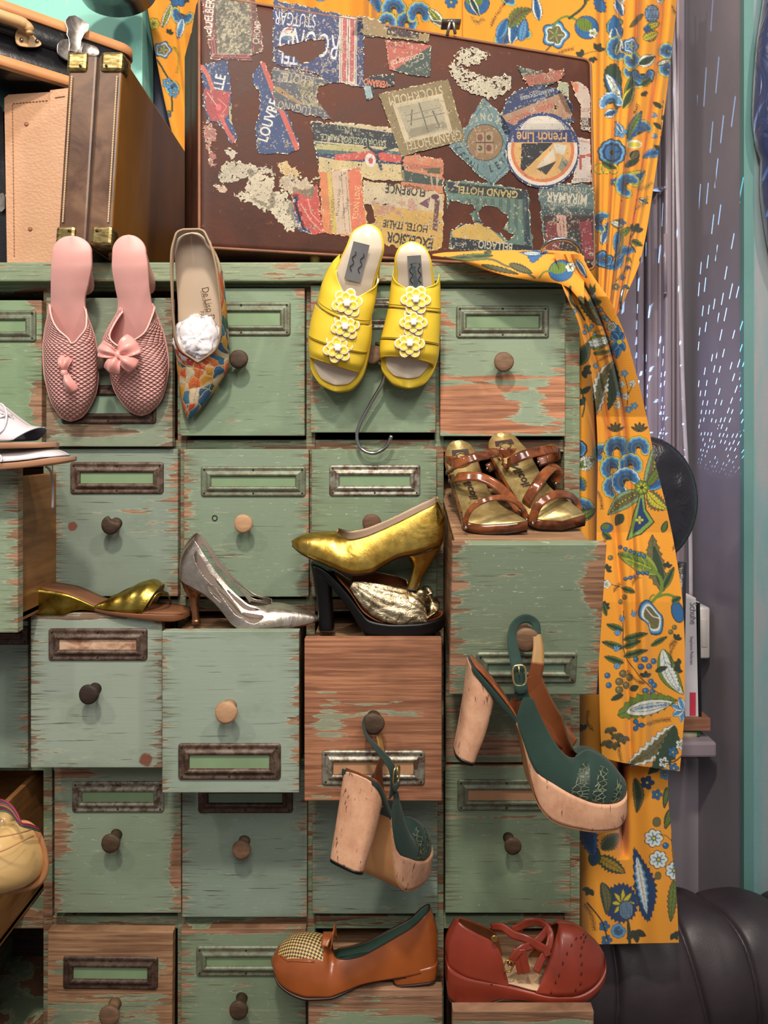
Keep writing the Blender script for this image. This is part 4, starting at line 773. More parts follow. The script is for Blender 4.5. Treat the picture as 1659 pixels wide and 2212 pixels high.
# small things at the left edge and the round dark object on top
bb=empty('dark_hat_box',P(80,0,.3),'round black object with a metal rim at the top left edge, behind the black trunk','box')
c0=P(225,-66,.30); rr=.088; a=np.linspace(0,2*np.pi,48,endpoint=False)
R=[[c0+np.array([r*math.cos(t),y*1.0,r*math.sin(t)*.62]) for t in a] for r,y in((.02,-.02),(rr*.8,-.018),(rr*.97,-.005),(rr,.02),(rr,.09))]
mk('shell',*loft(np.array(R)),BLK,bb); mk('rim',*tube([c0+np.array([rr*1.0*math.cos(t),.0,rr*.62*math.sin(t)]) for t in a],.004,8,True),STEEL,bb)
dk=empty('black_case',P(-30,560,.06),'glossy black case with chrome catch left of the beige case','suitcase')
V,Fc=prism([(-130,575),(-130,260),(-4,230),(2,236),(12,575)],.03,.15); V[:,2]=np.maximum(V[:,2],TOPZ); mk('body',V,Fc,BLK,dk,smooth=False,bevel=.005)
mk('catch',*prism([(-4,420),(6,418),(9,425),(9,450),(3,456),(-4,454)],.022,.01),STEEL,dk,smooth=False,bevel=.001)
# ---------------------------------------------------------------- printed cotton curtain
YEL=(220,146,38); OUT=(36,38,34); B1=(38,92,142); B2=(86,142,184); B3=(24,54,96); G1=(96,120,40); G2=(40,64,44); OL=(96,92,56); WH=(206,210,200); YG=(190,180,50)
cv=Cv(280,-70,1500,2070,YEL,1.0)
def leaf(x1,y1,x2,y2,w,col=G2,edge=None,vein=OUT,ser=0,bend=0,dots=None,ol=OUT):
    n=26; t=np.linspace(0,1,n); dx,dy=x2-x1,y2-y1; L=math.hypot(dx,dy)+1e-6; ux,uy=dx/L,dy/L; nx_,ny_=-uy,ux
    b=np.sin(t*np.pi)*bend; cx=x1+dx*t+nx_*b; cy=y1+dy*t+ny_*b; pr=np.sin(np.pi*t**.85)**.8*w/2
    if ser: pr=pr*(1+.28*((np.arange(n)%3)==1)-.1*((np.arange(n)%3)==0))
    def P_(s,e=0): return [(cx[i]+nx_*(pr[i]*s+e),cy[i]+ny_*(pr[i]*s+e)) for i in range(n)]+[(cx[i]-nx_*(pr[i]*s+e),cy[i]-ny_*(pr[i]*s+e)) for i in range(n-1,-1,-1)]
    cv.poly(P_(1,1.3),ol); 
    if edge: cv.poly(P_(1),edge); cv.poly(P_(.62),col)
    else: cv.poly(P_(1),col)
    if vein:
        cv.line(list(zip(cx,cy)),1,vein)
        for i in range(4,n-3,3):
            for s in (-1,1): cv.line([(cx[i],cy[i]),(cx[i]+ux*pr[i]*.5+s*nx_*pr[i]*.75,cy[i]+uy*pr[i]*.5+s*ny_*pr[i]*.75)],.8,vein,.8)
    if dots:
        for i in range(5,n-4,2): cv.ell(cx[i],cy[i],2.3,2.3,OUT); cv.ell(cx[i],cy[i],1.6,1.6,dots)
def fan(cx,cy,r,a0,a1,n,edge=YG,c1=B1,c2=B3):
    A=np.radians(np.linspace(a0,a1,n)); rl=r*math.radians(abs(a1-a0))/n*.62
    for a in A: cv.ell(cx+(r-rl)*math.cos(a),cy+(r-rl)*math.sin(a),rl+2.6,rl+2.6,OUT)
    for a in A: cv.ell(cx+(r-rl)*math.cos(a),cy+(r-rl)*math.sin(a),rl+1.6,rl+1.6,edge)
    ring=[(cx,cy)]+[(cx+(r-rl)*math.cos(a),cy+(r-rl)*math.sin(a)) for a in A]; cv.poly(ring,c1)
    for a in A: cv.ell(cx+(r-rl)*math.cos(a),cy+(r-rl)*math.sin(a),rl-.6,rl-.6,B2)
    for a in A: cv.ell(cx+(r-rl*1.3)*math.cos(a),cy+(r-rl*1.3)*math.sin(a),rl*.75,rl*.75,c1)
    aa=np.radians(np.linspace(a0,a1,20))
    for rr,c in((.58,OL),(.52,c2),(.26,OL),(.2,OUT)): cv.poly([(cx,cy)]+[(cx+r*rr*math.cos(a),cy+r*rr*math.sin(a)) for a in aa],c)
    for a in np.radians(np.linspace(a0,a1,n*2)): cv.line([(cx+r*.28*math.cos(a),cy+r*.28*math.sin(a)),(cx+r*.5*math.cos(a),cy+r*.5*math.sin(a))],1,B1)
def flo(cx,cy,r,n=5,pet=B2,ed=OUT,cen=YG,in_=B1,rot=0):
    A=[rot+2*np.pi*k/n for k in range(n)]
    for a in A: cv.ell(cx+r*.58*math.cos(a),cy+r*.58*math.sin(a),r*.46,r*.40,ed,math.degrees(a))
    for a in A: cv.ell(cx+r*.58*math.cos(a),cy+r*.58*math.sin(a),r*.38,r*.32,pet,math.degrees(a))
    for a in A: cv.line([(cx,cy),(cx+r*.6*math.cos(a),cy+r*.6*math.sin(a))],max(r*.16,1),in_)
    cv.ell(cx,cy,r*.26,r*.26,ed); cv.ell(cx,cy,r*.18,r*.18,cen)
def ber(cx,cy,r=4.5,c=B1): cv.ell(cx,cy,r+1.2,r+1.2,OUT); cv.ell(cx,cy,r,r,c); cv.ell(cx-r*.3,cy-r*.3,r*.4,r*.4,B2 if c==B1 else (140,130,80))
def stem(p,w=2,c=OUT,n=None): cv.line(smooth(p,n or 8*len(p)),w,c)
def sprig(p,t=5,c=OUT):
    q=smooth(p,int(sum(math.dist(a,b) for a,b in zip(p[:-1],p[1:]))/4)+3); cv.line(q,1.1,c)
    for i in range(1,len(q)-1):
        d=q[i+1]-q[i-1]; d/=np.linalg.norm(d)+1e-6
        for s in(-1,1): cv.line([q[i],q[i]+t*(d*.7+s*.8*np.array([-d[1],d[0]]))],1,c)
def tul(cx,cy,r=7,a=-90,c=B2):
    t=math.radians(a); f=lambda u,v:(cx+u*math.cos(t)-v*math.sin(t),cy+u*math.sin(t)+v*math.cos(t))
    for e,k in((1.3,OUT),(0,c)):
        cv.poly([f(-r*.6-e,0),f(-r*.3,-r*.6-e),f(r+e*1.5,-r*.75-e),f(r*.5,-r*.3),f(r*1.2+e,0),f(r*.5,r*.3),f(r+e*1.5,r*.75+e),f(-r*.3,r*.6+e)],k)
    cv.line([f(-r*.4,0),f(r*.6,0)],1,B3)
def clover(cx,cy,r,a=-90,c=G2):
    for k in(-55,0,55): t=math.radians(a+k); leaf(cx,cy,cx+r*math.cos(t),cy+r*math.sin(t),r*.5,c)
def saw(pts,n,amp,col,ol=OUT):   # serrated polygon
    q=smooth(pts,n*2,True); c=q.mean(0); d=q-c; k=(np.arange(n*2)%2)*amp; L=np.linalg.norm(d,axis=1)[:,None]
    cv.poly(c+d*(1+(k[:,None]+1.5)/L),ol); cv.poly(c+d*(1+k[:,None]/L),col); return q
def star(cx,cy,r,c=OL):
    q=[(cx+r*(1.0+.12*math.cos(5*t))*math.cos(t),cy+r*(1+.12*math.cos(5*t))*math.sin(t)) for t in np.linspace(0,2*np.pi,50)]
    for s,k in((1.06,OUT),(1,B1),(.9,B2),(.78,WH),(.68,c)): cv.poly([(cx+(x-cx)*s,cy+(y-cy)*s) for x,y in q],k)
    for k in range(5): a=2*np.pi*k/5; cv.line([(cx,cy),(cx+r*.6*math.cos(a),cy+r*.6*math.sin(a))],2,(150,150,120))
    cv.ell(cx,cy,r*.16,r*.16,G1)
def pod(cx,cy,rx,ry,rot=0):
    cv.ell(cx,cy,rx+1.5,ry+1.5,OUT,rot); cv.ell(cx,cy,rx,ry,B1,rot); cv.ell(cx-rx*.2,cy-ry*.25,rx*.7,ry*.55,G1,rot)
    t=math.radians(rot)
    for k in range(-3,4): cv.line([(cx+k*rx*.25*math.cos(t),cy-ry*.7+k*rx*.25*math.sin(t)),(cx+k*rx*.2,cy+ry*.5)],1,OUT,.6)
def pine(cx,cy,rx,ry):
    cv.ell(cx,cy,rx+1.5,ry+1.5,OUT); cv.ell(cx,cy,rx,ry,(110,140,160))
    for k in range(-4,5):
        if abs(k)*3.4<rx: cv.line([(cx+k*3.4,cy-ry*.85),(cx+k*3.4,cy+ry*.85)],1,B3)
        if abs(k)*4.2<ry: cv.line([(cx-rx*.85,cy+k*4.2),(cx+rx*.85,cy+k*4.2)],1,B3)
def band(x1,y1,x2,y2,w,col=G1,ed=WH,bend=0): leaf(x1,y1,x2,y2,w,col,ed,OUT,0,bend)
R_=random.Random(4)
def filler(x0,y0,x1,y1,n):
    for _ in range(n):
        x=R_.uniform(x0,x1); y=R_.uniform(y0,y1); k=R_.randrange(7); a=R_.uniform(0,6.3); r=R_.uniform(12,24)
        if k==0: flo(x,y,r*.5,5,R_.choice([B2,WH,B1]))
        elif k==1: clover(x,y,r*.7,math.degrees(a))
        elif k==2: leaf(x,y,x+r*2*math.cos(a),y+r*2*math.sin(a),r*.6,R_.choice([G2,G1,OL]),R_.choice([None,WH,G1]))
        elif k==3: sprig([(x,y),(x+r*math.cos(a),y+r*math.sin(a)),(x+2*r*math.cos(a+.4),y+2*r*math.sin(a+.4))])
        elif k==4: fan(x,y,r,math.degrees(a),math.degrees(a)+200,7)
        elif k==5:
            for j in range(4): ber(x+R_.uniform(-12,12),y+R_.uniform(-12,12),4,R_.choice([B1,OL]))
        else: leaf(x,y,x+r*2.4*math.cos(a),y+r*2.4*math.sin(a),r*.9,B1,B2,B3,1,6)
# left strip and band above the suitcase
filler(300,-60,420,420,9)
leaf(350,60,372,5,14,G1,WH,OUT,0,0,YG); flo(385,-5,22,6,B1); fan(395,30,24,20,200,7); leaf(395,40,385,85,16,B2,WH); star(352,108,17); flo(332,52,13,7,YG,OUT,OL,OL); stem([(340,130),(352,150),(368,185),(372,240)],4,G2); fan(372,190,14,0,300,7); flo(362,180,12); flo(375,200,12); sprig([(372,100),(386,120),(382,160)],5,G1)
filler(560,-60,1460,30,16)
for x,y,r,a,b in ((850,20,26,120,380),(878,50,24,150,400),(836,48,20,120,380),(905,30,26,150,390)): fan(x,y,r,a,b,8)
leaf(955,55,925,18,22,G1,WH,OUT,0,0,YG); flo(975,5,14,6,B1); leaf(980,60,930,45,14,OL,WH); 
pod(1030,8,26,24); leaf(1015,-5,1035,35,14,G2,WH); sprig([(1015,35),(1030,50),(1045,40)],6,OL)
fan(1110,92,42,170,330,9,YG,B1); leaf(1075,85,1095,40,22,B1,B2,B3); leaf(1105,95,1100,35,26,B1,WH,OUT,0,8); leaf(1125,90,1135,40,24,B2,B1,OUT); leaf(1100,60,1150,20,26,OL,G1,OUT,1,-10); sprig([(1060,60),(1068,40),(1085,15),(1095,0)],5); leaf(1165,45,1155,-10,20,B1,WH)
star(1200,76,27); stem([(1195,60),(1205,45),(1225,36),(1250,45),(1260,40)],5,G1); pod(1268,60,26,24,30); flo(1282,72,11,5,WH,OUT,YG,G1); stem([(1180,110),(1190,100),(1197,95)],3,G2); stem([(1230,40),(1260,15),(1275,-20)],6,G2); leaf(1262,5,1300,-40,14,G2,G1)
clover(1258,122,16,-150); clover(1290,108,16,-60); clover(1280,125,12,80); stem([(1250,125),(1270,115),(1295,110)],1.5); sprig([(1195,125),(1215,112),(1240,105)],5); saw([(1285,0),(1303,5),(1305,24),(1290,20)],12,3,B1)
# right column
filler(1300,-60,1460,640,14)
leaf(1330,0,1345,35,20,B1,WH,B3); fan(1330,60,20,60,300,8,G1); saw([(1325,35),(1342,60),(1336,100),(1318,70)],16,2,B1); leaf(1325,60,1345,110,26,B1,WH,B3,0,6); fan(1335,105,26,60,260,8); star(1362,100,17,B1); leaf(1330,120,1340,90,12,G1,WH); fan(1365,130,18,-60,200,7); fan(1360,155,14,0,200,6)
leaf(1390,30,1360,60,10,OL); pine(1408,30,14,18); leaf(1395,60,1425,50,16,YG,G1); leaf(1390,85,1420,70,22,YG,OL,OUT,1); leaf(1400,55,1395,72,12,B1); sprig([(1450,10),(1455,25),(1462,30)],5); 
saw([(1308,150),(1330,140),(1340,165),(1335,235),(1318,210),(1306,180)],18,2,G2); leaf(1308,160,1338,232,26,WH,B1,OUT,0,-6); leaf(1350,215,1375,150,18,G2,G1); leaf(1345,235,1370,185,22,G2,YG,OUT); fan(1388,160,24,0,180,6,OUT); leaf(1380,140,1415,122,24,G2,WH); fan(1440,110,16,60,330,7); fan(1440,150,16,60,330,7); leaf(1420,140,1450,128,10,WH,OL); leaf(1385,185,1405,170,14,G2,G1,OUT,1)
fan(1320,225,24,170,350,8,WH,B2); leaf(1305,250,1335,240,18,B1,WH); fan(1382,290,30,150,330,10,YG,B1); cv.ell(1370,312,16,9,WH); cv.ell(1370,313,13,6,YG); leaf(1355,300,1385,240,18,G1,B1); fan(1322,330,28,0,340,10,OUT,B3,B1); flo(1340,285,14); leaf(1345,290,1330,262,10,B2,WH)
stem([(1432,215),(1428,260),(1425,310),(1412,330)],1.6); 
for k,y in enumerate((225,250,270,295,318)): tul(1415 if k%2 else 1440,y,6,200 if k%2 else -20); leaf(1428,y+8,1412 if k%2==0 else 1446,y-4,8,G2)
leaf(1365,345,1378,325,18,OL,OUT); leaf(1350,360,1380,345,12,G2); leaf(1345,385,1395,370,34,B1,YG,B3,0,10); for_=[fan(1355,400,26,90,330,9,YG,B1)]
for x in (1295,1310,1325): cv.ring(x,365,9,3,YG); cv.ring(x,365,11,1,OUT)
leaf(1300,350,1330,365,14,G2,G1); sprig([(1375,410),(1395,405),(1410,395)],7,OL); leaf(1380,430,1400,440,9,OL,WH); sprig([(1370,455),(1390,440),(1400,425)],6,OL)
leaf(1335,500,1330,545,16,B1,B2); leaf(1320,480,1348,490,16,WH,OL); stem([(1330,490),(1345,510),(1340,550)],4,OL); clover(1372,500,18,-70); stem([(1372,500),(1362,520),(1372,545)],3,G2); tul(1357,560,7,90,G1); tul(1356,578,6,90,B1); leaf(1365,520,1388,532,11,G2,G1)
leaf(1300,530,1312,480,16,B1,WH); fan(1305,560,18,0,250,7,OUT); fan(1300,480,22,90,300,8)
sprig([(1330,610),(1345,590),(1358,575)],4); flo(1345,600,7,5,B1); flo(1330,620,8,5,OL)
# drape over cabinet corner and its fall
leaf(1065,552,965,558,11,G2,G1); stem([(960,556),(1010,562),(1060,560),(1095,575),(1120,578),(1155,600)],5,OL); leaf(1100,570,1150,590,14,OL,G2,OUT,1); leaf(1040,572,1120,592,9,OL,G2,OUT,1); saw([(1125,545),(1180,543),(1165,555),(1150,566),(1140,552)],14,2.5,B1); leaf(1130,547,1172,548,9,WH,B2); pod(1212,585,26,22,-10); flo(1232,577,11,6,WH,OUT,YG,G1); stem([(1165,600),(1175,588),(1188,585)],4,G1); leaf(1245,560,1268,600,12,B1,WH); clover(1055,548,10,-100,G1); sprig([(1000,548),(1020,556),(1045,560)],3,OL)
tul(1278,628,13,-100,G2); leaf(1268,655,1300,650,18,G2,G1); stem([(1275,615),(1290,650),(1310,680),(1330,705)],2,G2); 
for x,y in ((1298,668),(1305,684),(1312,690),(1283,640),(1240,672),(1265,705),(1272,712),(1278,704),(1262,718),(1285,722)): ber(x,y,4,B2)
stem([(1232,620),(1232,650),(1250,670),(1262,690)],6,G2); leaf(1250,640,1300,705,20,OL,G2,OUT,1); sprig([(1262,700),(1280,715),(1305,712)],4,G1)
leaf(1265,745,1322,732,30,WH,G1,B1,0,0); leaf(1262,745,1320,735,14,WH,WH,B1,1); leaf(1280,764,1320,758,9,OL,G1); sprig([(1292,780),(1310,770),(1326,763)],5)
for a,l in((-95,34),(-60,20),(-130,24),(95,40),(60,26),(120,30)): t=math.radians(a); leaf(1336,735,1336+l*math.cos(t),735+l*math.sin(t),15,B1,B2,B3)
cv.ell(1338,738,5,5,YG); star(1322,705,10,OL)
leaf(1322,780,1288,895,32,OL,WH,OUT,1,8); leaf(1326,785,1315,885,22,G2,None,OUT,1,-6); ber(1286,790,5,B2); 
for x,y in((1349,806),(1366,828),(1352,856),(1338,852),(1358,884),(1370,876),(1343,830),(1334,874)): flo(x,y,8,5,R_.choice([WH,B2]),OUT,YG,B1)
stem([(1349,812),(1356,840),(1355,880)],1.5); stem([(1366,830),(1358,850)],1.5)
# inner dark fold column
leaf(1250,790,1270,740,26,G2,OL,OUT); clover(1260,800,18,20,G2); stem([(1255,840),(1262,870),(1258,900)],3,G2); leaf(1255,850,1275,835,10,G2); clover(1262,868,12,200,G2); fan(1248,970,18,-60,120,6,OUT); leaf(1248,1010,1285,990,26,G1,WH,OUT,1); flo(1268,1000,9,5,WH); leaf(1245,1030,1262,1060,22,B1,G1,OUT,1); fan(1258,1100,24,-90,180,8); leaf(1250,1120,1285,1100,20,G1,G2,OUT,1); sprig([(1290,1060),(1298,1080),(1300,1100)],5); pod(1310,1140,12,10); leaf(1300,1150,1320,1165,12,G2,G1)
# main panel
for x,y in((1330,932),(1381,932)): 
    for a in(-150,-120,-90,-60,-30): t=math.radians(a); leaf(x,y,x+20*math.cos(t),y+20*math.sin(t),5,OL)
fan(1300,978,20,120,330,6); fan(1333,970,28,150,390,9); fan(1378,968,25,140,380,8); fan(1322,1012,26,120,360,9); fan(1362,1005,25,130,380,8); fan(1325,1052,24,100,320,8); fan(1352,1040,29,110,350,10,WH); 
leaf(1395,1058,1415,958,34,OL,(120,150,110),OUT,0,8,YG); leaf(1388,1062,1312,1112,34,OL,(120,150,110),OUT,0,6,YG); leaf(1398,1062,1442,1100,30,YG,OL,OUT,1,6); leaf(1400,1055,1436,1042,24,B1,B2,B3,0,-4); leaf(1398,1050,1432,1002,18,G1,OL,OUT)
cv.poly([(1382,1062),(1352,1168),(1385,1155),(1414,1128),(1396,1100),(1392,1066)],OUT); cv.poly([(1383,1066),(1356,1165),(1384,1152),(1411,1127),(1393,1100),(1390,1068)],(120,150,70)); cv.poly([(1383,1075),(1368,1155),(1402,1126),(1390,1104),(1386,1076)],B3); flo(1381,1123,9,4,YG,B3,YG,YG); leaf(1345,1110,1330,1135,18,G2,None); flo(1386,1053,16,7,G1,OUT,G2,YG)
leaf(1432,1278,1408,1155,34,OL,None,OUT,1,-6); leaf(1430,1270,1412,1180,16,G2,None); leaf(1430,1150,1440,1125,12,G1,G2); leaf(1430,1275,1455,1225,16,G2,G1)
leaf(1420,1240,1335,1196,40,G1,(130,140,50),OUT,0,6); stem([(1345,1205),(1375,1215),(1405,1228)],1.2,YG); stem([(1360,1200),(1370,1212),(1365,1225)],1.2,YG); stem([(1385,1206),(1392,1218),(1388,1230)],1.2,YG)
for k in range(6): ber(1341+k*10,1182+k*4,3.4); 
for k in range(6): ber(1397-k*9,1238+k*2.5*(k>2),3.4)
stem([(1412,1232),(1426,1250),(1428,1275),(1415,1292),(1405,1302)],7,G1); stem([(1418,1290),(1440,1284),(1462,1292)],6,G1); stem([(1400,1300),(1406,1288),(1412,1285)],4,G1)
cv.poly(smooth([(1385,1302),(1400,1296),(1420,1318),(1432,1335),(1428,1368),(1405,1370),(1398,1350),(1380,1330)],40,True),OUT)
for s,k in((.94,B1),(.86,B2),(.76,WH),(.64,OL)): cv.poly([(1407+(x-1407)*s,1334+(y-1334)*s) for x,y in smooth([(1385,1302),(1400,1296),(1420,1318),(1432,1335),(1428,1368),(1405,1370),(1398,1350),(1380,1330)],40,True)],k)
stem([(1395,1315),(1408,1330),(1422,1335)],2,WH); stem([(1400,1345),(1415,1355)],2,G1)
cv.ell(1463,1322,14,24,OUT,-15); cv.ell(1463,1322,12,22,B1,-15); leaf(1450,1300,1470,1290,14,G2,G1)
stem([(1348,1320),(1345,1370),(1348,1410),(1370,1445),(1400,1480),(1425,1500)],2,OUT)
for a_,b_,c_ in ((1310,1348,1),(1345,1350,0),(1398,1368,2),(1300,1386,1),(1385,1384,2),(1398,1404,2),(1305,1418,1)): leaf(1346,b_+14 if c_!=0 else 1350,a_,b_,13,G2,G1 if c_ else None,OUT)
for x,y in((1343,1338),(1369,1327),(1333,1368),(1331,1402),(1332,1440)): tul(x,y,8,-75)
for x,y in((1374,1424),(1392,1424),(1411,1428),(1385,1440),(1401,1439),(1312,1459),(1315,1480),(1405,1472),(1412,1480),(1394,1492),(1408,1494)): ber(x,y,5.5,B1)
for x,y in((1345,1455),(1360,1463),(1337,1472),(1352,1480),(1337,1490)): ber(x,y,7,OL)
clover(1394,1462,13,-90); leaf(1362,1490,1380,1482,12,G2); sprig([(1352,1445),(1375,1470),(1392,1475)],5)
leaf(1430,1402,1475,1500,40,WH,G1,B1,0,10); leaf(1436,1430,1466,1492,18,WH,WH,B1,1); sprig([(1450,1440),(1448,1410),(1460,1385)],5); clover(1468,1435,14,200)
leaf(1334,1545,1462,1512,44,G1,G1,OUT,1,-8); leaf(1352,1538,1452,1516,30,WH,WH,None); leaf(1362,1534,1446,1519,14,WH,WH,B1,0); sprig([(1368,1533),(1400,1526),(1440,1522)],5,B1)
for a in(100,150,200,250): t=math.radians(a); leaf(1476,1532,1476+28*math.cos(t),1532+28*math.sin(t),15,B2,WH,B1)
flo(1378,1566,14,3,B1,OUT,B1,B1); sprig([(1393,1566),(1420,1557),(1448,1553)],6)
for x,y in((1318,1572),(1332,1585),(1310,1600),(1326,1605),(1345,1592)): clover(x,y,16,80,OL)
sprig([(1336,1605),(1338,1625),(1342,1645)],5)
leaf(1458,1566,1352,1655,38,OL,WH,OUT,1,-10); leaf(1458,1568,1400,1672,34,G2,None,OUT,1,-14)
for x,y,c in((1453,1624,B1),(1433,1646,WH),(1455,1659,B1),(1470,1608,WH),(1436,1672,B2)): flo(x,y,12,5,c,OUT,YG,B1)
stem([(1433,1646),(1455,1645),(1475,1630)],3,OUT); 
for x,y in ((1300,1180),(1452,1190),(1445,1400),(1325,1280),(1365,1265)): sprig([(x,y),(x+6,y-12),(x+16,y-20)],5)
for x,y in ((1310,1230),(1306,1310),(1440,1225),(1460,1380),(1462,1450)): clover(x,y,12,-80+x%60)
for x,y in ((1318,1205),(1350,1290),(1340,1300),(1456,1355),(1448,1365)): ber(x,y,4.5,B1 if x%2 else OL)
leaf(1310,1330,1302,1300,9,G2,G1); leaf(1405,1395,1440,1375,10,G2,G1); leaf(1345,1500,1320,1512,10,G2); leaf(1415,1450,1440,1440,10,G2); stem([(1300,1250),(1320,1262),(1345,1270)],1.5); leaf(1345,1270,1372,1280,11,G2,G1); flo(1310,1262,10,5,WH,OUT,YG,B1)

# rear lower panel
for x,y,r,c in((1398,1690,15,B3),(1418,1716,12,B1),(1340,1742,16,B1),(1336,1752,10,B1)): flo(x,y,r,5,c,OUT,YG,B3)
leaf(1372,1680,1376,1755,22,G2,OL,OUT,0,-6); leaf(1440,1700,1434,1745,11,G1,G2); leaf(1450,1745,1436,1790,16,G1,G2); flo(1412,1810,20,7,WH,OUT,YG,B2); flo(1422,1856,20,7,WH,OUT,YG,B2); flo(1456,1880,20,7,WH,OUT,YG,B2)
cv.ell(1418,1775,9,11,OUT); cv.ell(1418,1775,8,10,OL); cv.ell(1421,1891,7,9,OUT); cv.ell(1421,1891,6,8,OL); ber(1437,1826,6,B1); stem([(1450,1800),(1452,1840),(1456,1870)],2); stem([(1422,1800),(1440,1806),(1452,1818)],1.5)
saw([(1370,1836),(1392,1865),(1410,1900),(1414,1940),(1402,1985),(1382,1960),(1372,1900)],26,6,B3); leaf(1376,1850,1398,1975,22,WH,B2,B1,1,0)
saw(smooth([(1342+32*math.cos(t),1950+38*math.sin(t)) for t in np.linspace(0,6.1,10)],30,True),26,6,B3)
for a in range(0,360,45): t=math.radians(a); leaf(1345,1950,1345+26*math.cos(t),1950+30*math.sin(t),12,YG,OL,None)
pine(1352,1965,15,19); leaf(1356,1988,1360,2045,6,G2); clover(1372,2010,26,80,(50,54,40)); leaf(1300,1905,1310,1975,24,OL,G2,OUT,0,-6); leaf(1290,1850,1350,1885,28,(150,120,30),G2,OUT,1); leaf(1280,1870,1290,1830,24,B3,G2); leaf(1300,1835,1335,1800,30,G2,OL,OUT,1); leaf(1262,1760,1282,1850,34,B3,B1,OUT,1); clover(1275,1920,16,120); sprig([(1262,1950),(1278,1975),(1285,2010)],6); fan(1335,2010,14,0,270,7,B2); flo(1305,2000,12,5,B1); flo(1310,2030,12,5,B1); stem([(1270,1950),(1300,1990),(1312,2030)],3); leaf(1455,1900,1448,1990,18,G1,OL,OUT,1); clover(1455,2015,16,60); clover(1310,1762,12,110)
filler(1255,1560,1300,1760,5)
FAB=vcol('printed_yellow_cotton',.8,weave=True,sheen=.15)
def samp(px,py):
    i=np.clip(((px-cv.x0)*cv.r),0,cv.w-2); j=np.clip(((py-cv.y0)*cv.r),0,cv.h-2); i0=i.astype(int); j0=j.astype(int); fi=(i-i0)[...,None]; fj=(j-j0)[...,None]; a=cv.a
    return (a[j0,i0]*(1-fi)+a[j0,i0+1]*fi)*(1-fj)+(a[j0+1,i0]*(1-fi)+a[j0+1,i0+1]*fi)*fj
def panel(name,rows,depth,step,par,skew=None,shift=(0,0)):
    K=np.array(rows,float); y0,y1=K[0,0],K[-1,0]; ny=int((y1-y0)/step)+2; q=mono(K[:,1:],ny,K[:,0]) ; py=np.linspace(y0,y1,ny); wmax=(K[:,2]-K[:,1]).max(); nx_=int(wmax/step)+2
    u=np.linspace(0,1,nx_); PX=q[:,0:1]*(1-u)+q[:,1:2]*u; PY=np.broadcast_to(py[:,None],PX.shape).copy(); U=np.broadcast_to(u,PX.shape)
    if skew: PY=PY+skew(U,PY,(PY-y0)/(y1-y0))
    Y=depth(PX,PY,U,(py[:,None]-y0)/(y1-y0)+0*PX)
    V=PA(PX,PY,Y); col=samp(PX.ravel()+shift[0],PY.ravel()+shift[1])
    return mk(name,V,gridf(ny,nx_),FAB,par,col=col,solid=.0012)
def fold(U,T,cs,w,amp):   # sum of ridges; cs list of (u_top,u_bottom,amp,width)
    z=0*U
    for a,b,k,ww in cs: c=a+(b-a)*T; z=z-k*np.exp(-((U-c)/ww)**2)
    return z
cur=empty('curtain',P(900,-40,.42),'yellow cotton curtain printed with blue and green flowers, hanging behind the stickered suitcase','curtain')
sg=lambda x:1/(1+np.exp(-x))
def dep(PX,PY,U,T):
    z=.53+.0*U; ri=sg((PX-1240)/40); z=z-.10*ri*(1-T) -ri*T**2*.30
    z=z+.012*np.sin(PX/34+1)*(1-ri*.6)
    # right column pleats follow the gathering
    v=(PX-1290)/(1465-125*np.clip(PY/690,0,1)**1.3-1290+1e-6)
    for c,k,w_ in((.06,.020,.05),(.26,-.022,.035),(.30,.018,.05),(.50,-.03,.03),(.62,.026,.10),(.80,-.022,.022),(.90,.016,.06)): z=z-k*np.exp(-((v-c)/w_)**2)*ri
    return z
panel('right_drop',[(-70,1000,1466),(0,1000,1462),(200,1000,1440),(400,1020,1412),(560,1080,1384),(640,1220,1352),(705,1262,1322)],dep,1.8,cur)
panel('rear_width',[(-70,540,1010),(120,540,1010)],lambda PX,PY,U,T:.545+.014*np.sin(PX/27)+.008*np.sin(PX/11+2)-.03*np.exp(-((PX-800)/8)**2),1.8,cur)
panel('left_drop',[(-70,305,470),(0,316,470),(200,352,470),(400,398,480),(470,410,480)],lambda PX,PY,U,T:.53-.016*np.sin(U*9+1)-.010*np.exp(-((U-.42)/.05)**2),1.8,cur)
dr=empty('draped_cloth',P(1300,900,.0),'yellow floral cloth spilling off the cabinet corner and falling down its right side','cloth')
# over the top: rows run along x, using transposed panel
def overtop():
    n,m=230,60; x=np.linspace(934,1262,n); u=np.linspace(0,1,m)
    top=np.interp(x,[934,960,1050,1180,1240,1262],[549,545,541,540,543,553]); bot=np.interp(x,[934,960,1000,1050,1100,1150,1205,1230,1262],[552,556,566,584,598,607,612,622,660])
    k=np.ones(9)/9; bot=np.convolve(np.pad(bot,4,'edge'),k,'valid')
    PX=x[:,None]+0*u; PY=top[:,None]*(1-u)+bot[:,None]*u; A=np.clip((x-934)/120,0,1)[:,None]
    Y=-.045-.050*np.sin(np.clip(u,0,1)*np.pi*.62)*A-.006*np.sin(PX/23+u*3)*A
    mk('folded_top',PA(PX,PY,Y),gridf(n,m),FAB,dr,col=samp(PX.ravel(),PY.ravel()),solid=.0012)
overtop()
def dmain(PX,PY,U,T):
    base=np.interp(PY,[545,640,760,900,1150,1300,1680],[-.075,-.085,-.045,.005,.02,.0,-.01])
    z=base+.012*np.sin(U*5+T*3)-.010*np.exp(-((U-.45-.1*T)/.06)**2)+.016*np.exp(-((U-.62+.25*T)/.05)**2)*np.clip((.5-abs(T-.35))*3,0,1)
    z=z+.012*np.exp(-((U-.12-.25*T)/.05)**2)*np.clip(T*3,0,1)-.03*(U-.5)**2
    return z
